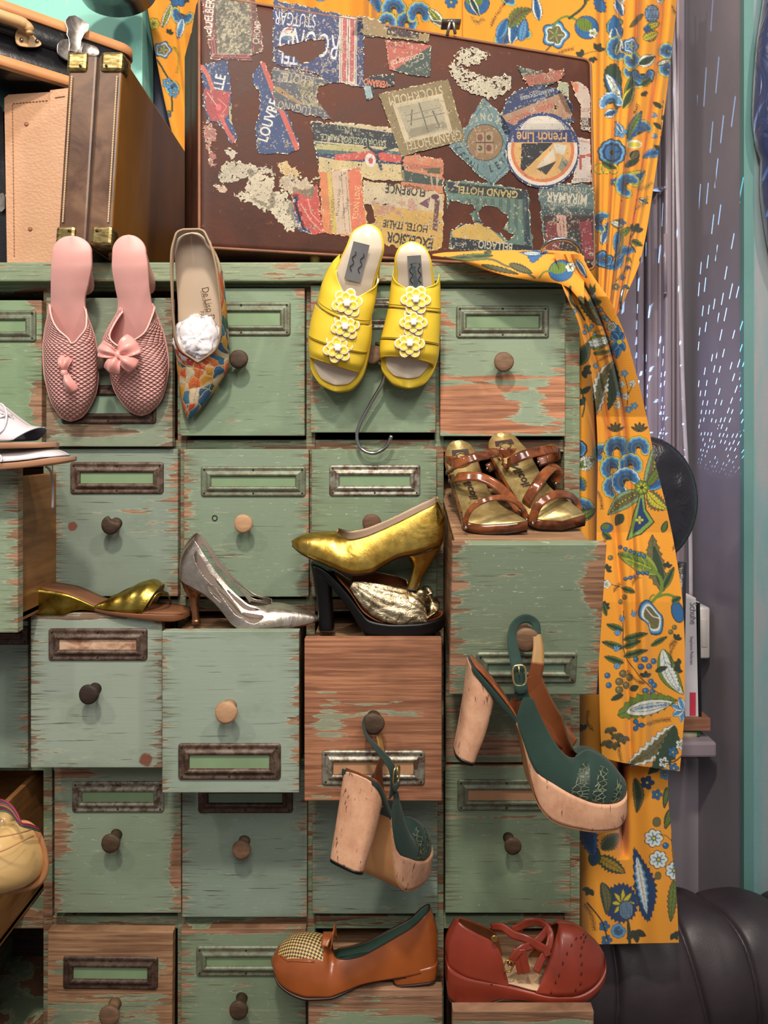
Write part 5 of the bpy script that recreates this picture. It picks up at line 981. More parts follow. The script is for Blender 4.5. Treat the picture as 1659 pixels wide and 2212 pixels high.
panel('front_fall',[(548,1196,1256),(575,1205,1268),(610,1212,1290),(650,1228,1318),(690,1246,1336),(730,1258,1352),(800,1275,1372),(900,1288,1396),(1000,1291,1415),(1100,1289,1440),(1200,1288,1460),(1300,1290,1474),(1400,1292,1479),(1500,1294,1479),(1600,1297,1473),(1650,1300,1468)],dmain,1.25,dr,skew=lambda U,PY,T:T**6*(34*U**.6-18)+0*U)
panel('inner_fall',[(612,1212,1244),(680,1236,1270),(760,1246,1290),(900,1244,1302),(1100,1244,1312),(1250,1244,1320)],lambda PX,PY,U,T:.055-.012*np.sin(U*6)+.03*np.exp(-((U-.75)/.12)**2),1.4,dr)
panel('rear_fall',[(1500,1250,1450),(1600,1250,1448),(1700,1250,1442),(1800,1250,1450),(1950,1252,1462),(2040,1256,1466)],lambda PX,PY,U,T:.045-.012*np.sin(U*7)-.03*np.exp(-((U-.30)/.13)**2)*(T<.75)*np.clip((.62-T)*9,0,1)+.16*np.exp(-((U-.47)/.045)**2)*np.clip((.66-T)*5,0,1)+.05*sg((U-.02)/.03*-1)-.026*np.exp(-((U-.78)/.17)**2),1.3,dr,skew=lambda U,PY,T:T**8*(-4*U))
HOOK=simple('polished_steel_hook',(176,176,178),.2,1)
a=np.linspace(math.pi,0,26); mk('ring_hook',*tube([P(1212+42*math.cos(t),548-32*math.sin(t),-.06-.02*math.sin(t)) for t in a],.0034),HOOK,label='polished steel half ring standing behind the floral cloth on the cabinet corner',cat='hook')
mk('metal_hook',*tube(smooth([P(1340,668,-.10),P(1341,650,-.11),P(1344,630,-.11),P(1349,618,-.10),P(1356,622,-.08)],16),.0028),HOOK,label='short steel hook tip poking through the floral cloth below the cabinet corner',cat='hook')
# ---------------------------------------------------------------- shoes
YL=np.array([0,1.,0])
def keys2(rows,n,y):      # side-view rows (Bx,By,Tx,Ty,w,a) -> arrays
    q=mono(rows,n); return PA(q[:,0],q[:,1],y),PA(q[:,2],q[:,3],y),q
def endcap(n,e0=.0,e1=.0):
    t=np.linspace(0,1,n); f=np.ones(n)
    if e0: k=t<e0; f[k]=np.sqrt(np.clip(1-(1-t[k]/e0)**2,0,1))
    if e1: k=t>1-e1; f[k]*=np.sqrt(np.clip(1-(1-(1-t[k])/e1)**2,0,1))
    return f
def shell(B,T,Lat,wl,wr,al,ar,m=12,n=2.3,bow=0,tw=.0,TL=None,TR=None):
    N=len(B); Lat=np.broadcast_to(Lat,B.shape); a=np.linspace(0,1,m); out=[]
    for sgn,wv,av,TT in((-1,wl,al,T if TL is None else TL),(1,wr,ar,T if TR is None else TR)):
        A=a[None,:]*np.asarray(av)[:,None]; g=np.cos(A*np.pi/2)**(2/n); f=np.sin(A*np.pi/2)**(2/n); fm=np.maximum(f[:,-1:],1e-4); f=f/fm
        S=B[:,None]+(TT-B)[:,None]*f[...,None]+sgn*Lat[:,None]*(np.asarray(wv)[:,None]*g)[...,None]
        if bow is not None and np.any(bow): S=S+np.asarray(bow)[:,None,:]*np.sin(np.pi*np.clip(f,0,1))[...,None]
        out.append(S)
    G=np.concatenate([out[0],out[1][:,::-1]],1)   # (N,2m,3)
    f=gridf(N,2*m); cols=f[:,0]%(2*m); rowi=f[:,0]//(2*m)
    closed=(np.asarray(al)>.985)&(np.asarray(ar)>.985)
    keep=(cols!=m-1)
    q_=f[(cols==2)&(rowi==N//2)][0]; gg=G.reshape(-1,3); nn=np.cross(gg[q_[1]]-gg[q_[0]],gg[q_[3]]-gg[q_[0]])
    if nn@(-Lat[N//2])<0: f=f[:,::-1]
    seg=np.linalg.norm(np.diff(G,axis=1),axis=2); v=np.concatenate([np.zeros((N,1)),np.cumsum(seg,1)],1); v=v-v[:,m-1:m]
    mid=(B+T)/2; u=np.concatenate([[0],np.cumsum(np.linalg.norm(np.diff(B,axis=0),axis=1))]); U=np.broadcast_to(u[:,None],v.shape)
    return G,f[keep],np.stack([U,v],-1).reshape(-1,2),cols[keep],rowi[keep]
def slab(rows,n,y,Lat=YL,e0=.08,e1=.08,rr=.25,m=5,T=None):   # (x,ytop,ybot,w[,latoff])
    q=mono(rows,n); A=PA(q[:,0],q[:,1],y); Bm=PA(q[:,0],q[:,2],y); w_=q[:,3]*endcap(n,e0,e1)+.0006; off=(q[:,4] if q.shape[1]>4 else 0*w_)
    Lat=np.broadcast_to(Lat,A.shape); A=A+Lat*off[:,None]; Bm=Bm+Lat*off[:,None]; R=[]
    prof=[(-1,0),(-1.0,.12),(-1,.88),(-.96,1),(-.5,1),(.5,1),(.96,1),(1,.88),(1,.12),(1,0),(.5,0),(-.5,0)]
    for a,b in prof: R.append(A+(Bm-A)*b+Lat*(w_*a)[:,None])
    return loft(np.stack(R,1))
def dloft(levels,n,y,Lat=YL,m=20,pw=2.6,front=None):   # heel: (xa,ya,xb,yb,w): front point and back point of each ring
    q=mono(levels,n); A=PA(q[:,0],q[:,1],y); Bk=PA(q[:,2],q[:,3],y); c=(A+Bk)/2; h=(Bk-A)/2; t=np.linspace(0,2*np.pi,m,endpoint=False)
    cx=np.sign(np.cos(t))*np.abs(np.cos(t))**(2/pw); sx=np.sign(np.sin(t))*np.abs(np.sin(t))**(2/pw)
    R=c[:,None]+h[:,None]*cx[None,:,None]+np.broadcast_to(Lat,c.shape)[:,None]*(q[:,4][:,None]*sx[None])[...,None]
    return loft(R)
def ribbon(path,width,nrm,n=40,closed=False):    # path pts, width (m) across, normal-ish dir gives width dir=cross(t,nrm)
    p=smooth(path,n,closed); W=mono(np.array(width,float).reshape(-1,1),n)[:,0] if np.ndim(width) else np.full(n,width)
    t=np.gradient(p,axis=0); t/=np.linalg.norm(t,axis=1)[:,None]; nr=smooth(nrm,n) if np.ndim(nrm)==2 else np.broadcast_to(np.array(nrm,float),p.shape)
    s=np.cross(t,nr); s/=np.linalg.norm(s,axis=1)[:,None]+1e-9
    k=5; G=p[:,None]+s[:,None]*(np.linspace(-.5,.5,k)[None,:,None]*W[:,None,None]); V=G.reshape(-1,3)
    u=np.concatenate([[0],np.cumsum(np.linalg.norm(np.diff(p,axis=0),axis=1))]); uv=np.stack([np.repeat(u,k),np.tile(np.linspace(-.5,.5,k),n)*np.repeat(W,k)],-1)
    return V,gridf(n,k),uv
def footbed(rows,n,y,Lat=YL,e0=.08,e1=.08):   # (x,ytop,w)
    return slab([(r[0],r[1],r[1]+2.5,r[2]) for r in rows],n,y,Lat,e0,e1)
SH='shoes displayed on the drawers'
def lofl(V,f): return V,f
GOLD=crinkle('gold_metallic_leather',(214,182,92),.3,1,14,.35,(184,146,62)); GOLD2=crinkle('bright_gold_leather',(190,168,84),.3,1,18,.3,(140,112,30))
SILV=crinkle('silver_metallic_leather',(208,196,182),.3,.95,16,.4,(164,152,138)); PLAT=crinkle('crinkled_platinum_leather',(206,190,158),.32,1,50,.5,(120,106,80))
LINP=simple('pale_beige_lining',(186,160,138),.6,bs=.1); LINB=simple('brown_leather_lining',(122,68,36),.45,bs=.15); DKS=simple('dark_shoe_edge',(48,32,26),.5); LINS=simple('silver_grey_lining',(150,134,124),.55)
COPP=crinkle('bronze_lacquered_heel',(150,104,74),.25,.8,8,.1); BLKL=simple('black_shoe_leather',(12,12,13),.38,bs=.1,spec=.3)
SOLT=simple('tan_leather_sole',(122,78,50),.5,bs=.1); BRSOL=simple('dark_brown_sole',(66,42,30),.5)

# gold pump resting on the platform shoe (toe left)
y=-.085
g=empty('high_heel_pump',P(830,1255,y),'gold metallic pump with a slim flared heel, balanced on the black platform peep-toe shoe','shoe',SH)
rows=[(957,1160,945,1081,.012,.55),(955,1166,940,1084,.020,.5),(946,1173,930,1090,.027,.48),(925,1182,912,1098,.030,.46),(895,1190,888,1110,.031,.46),(862,1196,856,1126,.032,.46),(830,1212,820,1142,.034,.47),(800,1228,785,1155,.038,.5),(768,1231,757,1160,.041,.58),(745,1226,738,1154,.041,.82),(728,1219,720,1147,.040,1),(700,1208,692,1148,.036,1),(668,1196,662,1153,.027,1),(645,1186,642,1160,.016,1),(631,1178,630,1168,.006,1)]
N=90; B,T,q=keys2(rows,N,y); wv=q[:,4]*endcap(N,.07,.10); al=np.clip(q[:,5],0,1); al[al>.95]=1
bow=np.zeros((N,3)); bow[:,0]=.0075*np.clip(1-np.linspace(0,1,N)/.22,0,1)**1.2
TL=T; TR=T+np.array([0,0,1])*(.007*(al<1))[:,None]
G,f,uv,_,_=shell(B,T,YL,wv,wv,al,al,bow=bow,TL=TL,TR=TR); mk('upper',G.reshape(-1,3),f,[GOLD,LINP],g,uv=uv,solid=.0016,smat=1)
mk('sole',*slab([(x,y_,y_+3.5,w_) for x,y_,w_ in [(955,1170,.022),(925,1183,.029),(895,1191,.028),(862,1197,.025),(830,1213,.026),(800,1229,.034),(768,1232,.039),(728,1220,.037),(690,1205,.031),(655,1191,.020),(631,1177,.004)]],60,y),DKS,g)
mk('insole',*footbed([(948,1168,.020),(925,1178,.026),(862,1190,.028),(800,1221,.034),(728,1212,.036),(680,1198,.025),(650,1188,.012)],40,y),LINP,g)
mk('heel',*dloft([(862,1196,956,1172,.027),(874,1200,950,1184,.026),(884,1208,941,1200,.022),(889,1222,930,1218,.017),(887,1240,917,1240,.012),(880,1262,905,1264,.010),(877,1268,903,1270,.010)],26,y),GOLD,g)
mk('heel_tip',*dloft([(876,1268,903,1270,.0102),(875,1273,902,1276,.0102)],3,y),DKS,g)

# silver slingback-look pump with cut-outs (toe right)
y=-.075
g=empty('high_heel_pump',P(500,1350,y),'silver pointed pump with cut-out sides and a slender bronze heel','shoe',SH)
rows=[(392,1232,420,1159,.010,.55),(394,1242,422,1161,.018,.5),(405,1254,428,1166,.025,.46),(425,1264,440,1182,.028,.44),(448,1276,458,1208,.029,.44),(470,1293,480,1238,.030,.46),(490,1314,503,1264,.033,.5),(510,1337,526,1284,.038,.52),(530,1349,548,1299,.040,.56),(548,1352,572,1303,.040,.70),(566,1353,592,1303,.039,1),(592,1352,608,1304,.036,1),(622,1350,630,1309,.029,1),(655,1346,660,1319,.018,1),(680,1341,682,1328,.009,1),(694,1336,694,1333,.002,1)]
N=240; B,T,q=keys2(rows,N,y); wv=q[:,4]*endcap(N,.06,.02); al=np.clip(q[:,5],0,1); al[al>.95]=1
bow=np.zeros((N,3)); bow[:,0]=-.010*np.clip(1-np.linspace(0,1,N)/.2,0,1)**1.2
TR=T+np.array([0,0,1])*(.006*(al<1))[:,None]
m_=60; G,f,uv,cols,ri=shell(B,T,YL,wv,wv,al,al,m=m_,bow=bow,TR=TR)
t=ri/(N-1); c2=np.where(cols<m_,cols,2*m_-2-cols)/(m_-1)
hole=np.zeros(len(f),bool)
for t0,c0,tr_x,cr_,sk in ((.235,.60,.075,.17,1.6),(.40,.52,.11,.16,1.1),(.49,.80,.10,.09,.0),(.575,.42,.07,.17,1.0),(.33,.25,.05,.10,0)):
    dt=t-t0; dc=c2-(c0-sk*dt); hole|=(dt/tr_x)**2+(dc/cr_)**2<1
mk('upper',G.reshape(-1,3),f[~hole],[SILV,LINS],g,uv=uv,solid=.0015,smat=1)
mk('sole',*slab([(x,y_,y_+2.8,w_) for x,y_,w_ in [(393,1246,.018),(425,1266,.026),(448,1278,.024),(470,1295,.024),(490,1316,.027),(512,1340,.034),(535,1351,.038),(580,1353,.036),(622,1350,.027),(655,1346,.016),(694,1337,.002)]],60,y),COPP,g)
mk('insole',*footbed([(400,1242,.017),(425,1256,.024),(448,1269,.025),(470,1286,.026),(492,1308,.029),(515,1336,.035),(540,1346,.037),(590,1347,.033),(640,1343,.02)],40,y),LINS,g)
mk('heel',*dloft([(455,1280,389,1246,.023),(446,1278,394,1258,.021),(437,1280,400,1272,.017),(431,1292,408,1288,.011),(429,1312,413,1312,.007),(431,1336,415,1336,.0062),(433,1341,414,1341,.0075),(433,1346,414,1346,.0075)],30,y),COPP,g)

# black platform peep toe with crinkled metallic upper and knot
y=-.075
g=empty('platform_peep_toe',P(810,1369,y),'black platform shoe with a crinkled champagne metallic peep-toe upper tied in a knot','shoe',SH)
mk('platform_sole',*slab([(674,1213,1226,.026),(700,1224,1243,.029),(730,1250,1275,.030),(758,1283,1312,.032),(780,1311,1345,.036),(800,1329,1369,.040),(850,1336,1371,.044),(900,1335,1366,.043),(940,1329,1354,.036),(962,1324,1346,.022)],60,y,e0=.05,e1=.08),BLKL,g)
mk('heel',*dloft([(722,1236,672,1214,.028),(720,1250,676,1236,.027),(717,1275,681,1270,.024),(719,1310,686,1310,.021),(722,1352,690,1352,.020),(722,1357,690,1357,.020)],18,y,pw=4),BLKL,g)
rows=[(757,1262,764,1247,.033,.35),(775,1288,782,1248,.036,.45),(797,1312,806,1252,.039,.56),(825,1330,838,1257,.042,.68),(860,1337,868,1263,.043,.84),(885,1338,888,1270,.042,1),(905,1337,906,1278,.040,1),(922,1336,916,1290,.038,1)]
N=50; B,T,q=keys2(rows,N,y); al=np.clip(q[:,5],0,1); al[al>.96]=1
tt=np.linspace(0,1,N); G,f,uv,cols,ri=shell(B,T,YL,q[:,4],q[:,4],al,al,m=18,TR=T+np.array([0,0,1])*(.010*(al<1))[:,None])
u_=np.linspace(0,1,N)[:,None]; vv=np.linspace(0,1,36)[None]; pl_=.0014*np.sin(vv*60+u_*14)*np.clip(u_*1.3,0,1)
G=G+pl_[...,None]*np.array([0,-.7,.7]); mk('upper',G.reshape(-1,3),f,[PLAT,LINB],g,uv=uv,solid=.0018,smat=1)
kp=P(909,1284,y); kk=[kp+np.array([.012*math.cos(a)*(1+.25*math.cos(3*a)),.016*math.sin(a),.007*math.sin(3*a)]) for a in np.linspace(0,2*np.pi,40,endpoint=False)]
mk('knot',*tube(kk,.0065,8,True),PLAT,g)
toe=[P(918,1334,y-.037),P(935,1318,y-.034),P(941,1300,y-.022),P(932,1288,y-.006),P(922,1284,y+.01),P(936,1292,y+.022),P(940,1310,y+.034),P(930,1325,y+.038)]
V,f,uv=ribbon(toe,.016,(0.3,0,1),44); mk('toe_band',V,f,[PLAT,LINB],g,uv=uv,solid=.0016)
mk('insole',*footbed([(720,1230,.024),(757,1270,.030),(790,1314,.036),(830,1331,.040),(890,1333,.040),(935,1327,.033),(958,1322,.016)],40,y),LINB,g)
mk('insole_piping',*tube([P(x,y_,y-.030) for x,y_ in((718,1228),(757,1252))],.0016,6),PLAT,g)

# gold wedge mule (toe right) on the left drawer
y=-.055
g=empty('wedge_mule',P(240,1320,y),'flat gold wedge mule with a folded gold leather band, at the far left','shoe',SH)
mk('wedge',*slab([(79,1262,1267,.026),(83,1263,1283,.030),(89,1264,1302,.031),(95,1265,1320,.031),(125,1269,1321,.031),(152,1274,1320,.031),(170,1280,1313,.030),(192,1290,1309,.029),(218,1301,1312,.030),(240,1306,1317,.033)],60,y,e0=.03,e1=.02),GOLD2,g)
mk('sole',*slab([(205,1300,1310,.028),(240,1308,1316,.033),(290,1313,1322,.040),(340,1315,1328,.041),(385,1318,1333,.033),(411,1322,1330,.014)],44,y,e0=.04,e1=.12),SOLT,g)
mk('insole',*footbed([(80,1260,.024),(125,1267,.028),(152,1272,.028),(192,1288,.027),(218,1299,.028),(250,1306,.033),(300,1311,.038),(350,1313,.038),(395,1317,.028),(409,1320,.010)],50,y),SOLT,g)
rows=[(217,1303,221,1299,.031,.30),(236,1307,243,1288,.034,.5),(258,1310,268,1276,.037,.7),(280,1312,292,1264,.039,.9),(300,1313,312,1255,.040,1),(316,1313,332,1252,.041,1),(322,1313,352,1264,.041,1)]
N=40; B,T,q=keys2(rows,N,y); al=q[:,5].clip(0,1); al[al>.96]=1; G,f,uv,_,_=shell(B,T,YL,q[:,4],q[:,4],al,al,m=14)
u_=np.linspace(0,1,N)[:,None]; G=G+(.0006*np.sin(u_*26)*np.ones((1,28)))[...,None]*np.array([0,-.6,.8]); mk('upper',G.reshape(-1,3),f,[GOLD2,LINP],g,uv=uv,solid=.0016,smat=1)
V,f,uv=ribbon([P(322,1311,y-.041),P(340,1286,y-.036),P(360,1282,y-.015),P(366,1288,y+.01),P(370,1300,y+.036)],.006,(1,0,.2),24); mk('band_edge',V,f,GOLD2,g,solid=.002)

# brown loafer (toe left)
LOAF=simple('caramel_brown_leather',(150,78,34),.3,coat=.25,bs=.08,var=.18); TEALN=simple('blue_green_shoe_lining',(96,128,112),.5,bs=.1)
WOV=M('woven_straw_checks'); uvn=WOV.coord('UV'); ck=WOV.t.nodes.new('ShaderNodeTexChecker'); ck.inputs['Scale'].default_value=300; WOV.t.links.new(WOV.map(uvn,rot=(0,0,.5)),ck.inputs[0]); ck.inputs[1].default_value=(*lin((206,176,112)),1); ck.inputs[2].default_value=(*lin((70,48,28)),1); WOV.p(col=ck.outputs[0],rough=.6); WOV.bump(ck.outputs[1],.6,.0015); WOV=WOV.m
y=-.075
g=empty('loafer',P(770,2115,y),'caramel brown slip-on loafer with a woven straw toe panel and low block heel','shoe',SH)
rows=[(943,2060,929,1957,.010,.6),(942,2066,925,1958,.018,.55),(935,2070,912,1966,.027,.5),(905,2076,890,1984,.031,.5),(865,2082,852,2006,.033,.5),(825,2086,815,2026,.035,.5),(785,2092,780,2043,.037,.52),(752,2102,748,2050,.040,.58),(728,2110,728,2051,.042,.70),(714,2114,716,2046,.043,.95),(700,2115,702,2026,.043,1),(672,2115,668,2019,.043,1),(645,2111,638,2022,.040,1),(620,2103,614,2034,.034,1),(602,2094,600,2048,.024,1),(593,2084,592,2066,.010,1)]
N=110; B,T,q=keys2(rows,N,y); wv=q[:,4]*endcap(N,.06,.07); al=q[:,5].clip(0,1); al[al>.93]=1
bow=np.zeros((N,3)); tb=np.linspace(0,1,N); bow[:,0]=.007*np.clip(1-tb/.2,0,1)-.006*np.clip((tb-.88)/.12,0,1)
m_=24; G,f,uv,cols,ri=shell(B,T,YL,wv,wv,al,al,m=m_,n=2.0,bow=bow,TR=T-np.array([0,0,1])*(.013*(al<1)*np.clip(tb*5,0,1))[:,None])
t=ri/(N-1); c2=np.where(cols<m_,cols,2*m_-2-cols)/(m_-1); mi=((c2>.50+.0*t)&(t>.665)&(t<.90)&(c2>.50+2.2*np.maximum(t-.83,0))).astype(int)
mk('upper',G.reshape(-1,3),f,[LOAF,WOV,TEALN],g,uv=uv,solid=.0018,smat=2,mi=mi)
for s in(-1,1):
    i0,i1=int(.70*N),int(.90*N); idx=range(i0,i1,2); ln=[]
    for i in idx:
        tt_=i/(N-1); c=.50+2.2*max(tt_-.83,0); j=int(min(c,1)*(m_-1)); j=j if s<0 else 2*m_-1-j; ln.append(G[i,j]+np.array([0,s*.0006,.001]))
    mk('apron_seam',*tube(ln,.0011,6),LOAF,g)
V,f,uv=ribbon([P(700,2044,y-.030),P(706,2022,y-.018),P(712,2012,y),P(706,2022,y+.018),P(702,2044,y+.030)],[.012,.016,.020,.016,.012],(.0,0,1),26); mk('strap',V,f,LOAF,g,solid=.002)
V,f,uv=ribbon([P(716,2047,y-.012),P(720,2030,y-.010),P(726,2014,y-.002),P(727,2009,y+.008)],[.016,.022,.024,.018],(1,0,.2),16); mk('tongue',V,f,[LOAF],g,solid=.002)
mk('sole',*slab([(x,y_,y_+4,w_) for x,y_,w_ in [(943,2072,.022),(905,2078,.030),(848,2085,.030),(800,2090,.031),(755,2104,.038),(715,2115,.043),(670,2116,.044),(625,2107,.036),(600,2094,.024),(592,2084,.012)]],60,y),DKS,g)
mk('insole',*footbed([(936,2060,.02),(905,2070,.028),(848,2078,.03),(790,2086,.033),(740,2100,.038),(700,2106,.040),(640,2100,.035)],40,y),TEALN,g)
mk('heel',*dloft([(849,2078,944,2060,.031),(848,2090,944,2078,.031),(848,2104,942,2094,.030)],8,y,pw=5),LOAF,g)
mk('heel_tip',*dloft([(847,2104,942,2094,.0305),(847,2108,942,2098,.0305)],3,y,pw=5),DKS,g)
tl=[G[i,m_-1] for i in range(2,int(.60*N),2)]+[G[i,m_] for i in range(int(.60*N),1,-2)]; mk('topline_piping',*tube(tl,.0012,6,True),DKS,g)

# red wedge sandal-shoe (toe right)
RED=simple('brick_red_leather',(140,54,36),.36,coat=.15,bs=.15,var=.2); TANI=simple('cream_insole',(196,160,124),.55); 
y=-.105
g=empty('wedge_sandal',P(1130,2140,y),'brick red leather wedge shoe with crossed ankle straps and pinked toe perforations','shoe',SH)
mk('wedge_sole',*slab([(962,2058,2112,.020),(966,2064,2127,.028),(985,2076,2140,.031),(1015,2086,2140,.032),(1048,2092,2137,.032),(1080,2097,2127,.034),(1130,2106,2126,.038),(1180,2113,2130,.042),(1230,2112,2128,.043),(1275,2098,2112,.036),(1300,2078,2094,.022),(1306,2066,2082,.012)],70,y,e0=.05,e1=.08),RED,g)
mk('outsole',*slab([(963,2112,2118,.021),(966,2127,2131,.028),(985,2140,2144,.031),(1048,2137,2142,.032),(1080,2127,2132,.033),(1130,2126,2131,.036),(1180,2130,2136,.041),(1230,2128,2134,.042),(1275,2112,2119,.034),(1304,2086,2092,.014)],70,y,e0=.05,e1=.08),BRSOL,g)
rows=[(964,2062,984,1980,.012,.62),(966,2068,988,1978,.021,.55),(985,2079,1004,1986,.028,.5),(1010,2088,1030,1998,.031,.48),(1040,2094,1055,2010,.032,.47),(1062,2098,1072,2026,.033,.40),(1080,2100,1082,2055,.033,.25),(1092,2102,1090,2088,.034,.08)]
N=60; B,T,q=keys2(rows,N,y); wv=q[:,4]*endcap(N,.12,0); al=q[:,5]; bow=np.zeros((N,3)); bow[:,0]=-.009*np.clip(1-np.linspace(0,1,N)/.3,0,1)
G,f,uv,_,_=shell(B,T,YL,wv,wv,al,al,m=14,bow=bow,TR=T+np.array([.004,0,-.012])); mk('heel_counter',G.reshape(-1,3),f,[RED,LINB],g,uv=uv,solid=.0018,smat=1)
rows=[(1146,2106,1152,2100,.039,.12),(1156,2109,1168,2066,.040,.45),(1168,2112,1184,2030,.041,.62),(1182,2113,1198,2006,.042,.84),(1196,2114,1210,1994,.043,1),(1216,2113,1230,1996,.043,1),(1242,2108,1254,2006,.041,1),(1270,2098,1276,2024,.035,1),(1290,2084,1294,2042,.026,1),(1304,2070,1305,2060,.010,1)]
N=80; B,T,q=keys2(rows,N,y); wv=q[:,4]*endcap(N,0,.08); al=q[:,5].clip(0,1); al[al>.96]=1
m_=18; G,f,uv,cols,ri=shell(B,T,YL,wv,wv,al,al,m=m_); t=ri/(N-1); c2=np.where(cols<m_,cols,2*m_-2-cols)/(m_-1)
mk('toe_upper',G.reshape(-1,3),f,[RED,LINB],g,uv=uv,solid=.0018,smat=1)
V=[];
for k in range(9):
    for (t0,c0,dt,dc) in ((.30,.08,.055,.105),(.62,.06,.028,.11)):
        i=int((t0+dt*k*.9)*(N-1)) if t0<.5 else int((t0+.02*math.sin(k)+.010*k)*(N-1)); j=int((c0+dc*k)*(m_-1)); 
        if i<N-1 and j<m_-2:
            a=G[i,j]; b=G[i+1,j+1]; d_=b-a; d_/=np.linalg.norm(d_); nn=np.array([0,-1,0.15]); V.append(tube([a+nn*.0012-d_*.0022,a+nn*.0020,a+nn*.0012+d_*.0022],.0009,5))
for v_ in V: mk('perforation',*v_,DKS,g)
mk('insole',*footbed([(972,2062,.022),(1000,2074,.028),(1050,2086,.030),(1100,2094,.033),(1150,2102,.038),(1220,2106,.040),(1270,2092,.030)],40,y),TANI,g)
def strap(name,pts,w,mat,par,nrm=(0,-1,.2),solid=.002,n=40): V,f,uv=ribbon([P(*p) for p in pts],w,nrm,n); return mk(name,V,f,mat,par,uv=uv,solid=solid)
strap('ankle_strap',[(1060,2002,y+.0),(1085,2004,y-.01),(1110,2020,y-.024),(1140,2030,y-.034),(1165,2045,y-.034),(1178,2052,y-.034),(1184,2066,y-.036)],[.010,.012,.012,.012,.013,.012,.011],RED,g)
strap('cross_strap',[(1102,2086,y-.040),(1112,2066,y-.042),(1128,2050,y-.040),(1150,2042,y-.034),(1172,2022,y-.022),(1184,2004,y-.006),(1180,1996,y+.01),(1160,1992,y+.024),(1128,1998,y+.030),(1118,2030,y+.034)],.012,RED,g,n=60)
strap('cross_strap',[(1106,2010,y+.028),(1140,1996,y+.02),(1170,1996,y+.0),(1188,2014,y-.016),(1186,2044,y-.03),(1170,2074,y-.037),(1158,2100,y-.041)],.011,RED,g,n=50)
strap('side_strap',[(1128,2052,y-.041),(1132,2076,y-.042),(1138,2102,y-.042)],.013,RED,g)
strap('side_strap',[(1114,2050,y-.040),(1118,2078,y-.042),(1124,2104,y-.042)],.009,RED,g)
BRS=simple('brass_buckle_metal',(190,160,90),.3,.9)
def buckle(px,py,y,wpx,hpx,rot,mat,par,r=.0013,nm='buckle',full=False):
    t=math.radians(rot); pts=[]
    for a in np.linspace(0,2*np.pi,28,endpoint=False):
        cx_=math.copysign(abs(math.cos(a))**.6,math.cos(a))*wpx/2; sy=math.copysign(abs(math.sin(a))**.6,math.sin(a))*hpx/2
        pts.append(P(px+cx_*math.cos(t)-sy*math.sin(t),py+cx_*math.sin(t)+sy*math.cos(t),y))
    b=mk(nm,*tube(pts,r,8,True),mat,par); 
    mk(nm+'_pin',*tube([P(px-hpx*.46*math.sin(t)*-1,py-hpx*.46*math.cos(t),y-.001),P(px,py,y-.002),P(px,py-hpx*.05,y)],r*.7,6),mat,b); return b
buckle(1098,2087,y-.044,18,24,20,BRS,g)
c_=P(1068,2027,y-.035); mk('snap_button',*loft(np.array([[c_+np.array([r*math.cos(a),-d_,r*math.sin(a)]) for a in np.linspace(0,2*np.pi,18,endpoint=False)] for r,d_ in((.0055,0),(.0056,.001),(.0045,.002),(.0035,.0015),(.001,.002))])),BRS,g)

# ---- green suede cork platforms
SUE=simple('dark_green_suede',(20,48,40),.85,sheen=.08,bs=.4,bscale=400,var=.25)
SNK=M('dark_green_snakeskin'); v=SNK.coord(); vo=SNK.t.nodes.new('ShaderNodeTexVoronoi'); vo.feature='DISTANCE_TO_EDGE'; vo.inputs['Scale'].default_value=150; SNK.t.links.new(SNK.map(v,scale=(.75,.8,1.2),rot=(0,.5,0)),vo.inputs['Vector']); SNK.p(col=SNK.mix(SNK.ramp(vo.outputs['Distance'],.03,.09),tuple(lin((104,112,84))),tuple(lin((26,44,38)))),rough=.45); SNK.bump(SNK.ramp(vo.outputs['Distance'],0,.12),.6,.0015); SNK=SNK.m
CORK=M('cork'); v=CORK.coord(); n1=CORK.noise(v,30,5,.7); bk_=CORK.t.nodes.new('ShaderNodeTexVoronoi'); bk_.inputs['Scale'].default_value=1; CORK.t.links.new(CORK.map(v,scale=(170,120,55)),bk_.inputs['Vector']); fl=CORK.noise(CORK.map(v,scale=(150,130,38)),1,3,.6)
c=CORK.mix(CORK.ramp(n1,.35,.65),tuple(lin((188,138,108))),tuple(lin((212,166,134)))); c=CORK.mix(CORK.ramp(bk_.outputs['Distance'],.0,.9,0,.15),c,tuple(lin((150,100,66)))); c=CORK.mix(CORK.ramp(fl,.62,.66,0,.8),c,tuple(lin((90,52,34)))); CORK.p(col=c,rough=.65); CORK.bump(fl,.3,.001); CORK=CORK.m
OCH=simple('ochre_strap_lining',(150,112,60),.5); GBR=simple('pale_gold_buckle',(206,186,130),.3,.9); TANS=simple('tan_leather_outsole',(186,134,88),.42,bs=.1)
BRI=M('glossy_brown_insole'); v=BRI.coord(); BRI.p(col=BRI.mix(BRI.ramp(BRI.noise(v,40,4,.6,2),.4,.6),tuple(lin((124,62,36))),tuple(lin((152,82,48)))),rough=.3); BRI=BRI.m
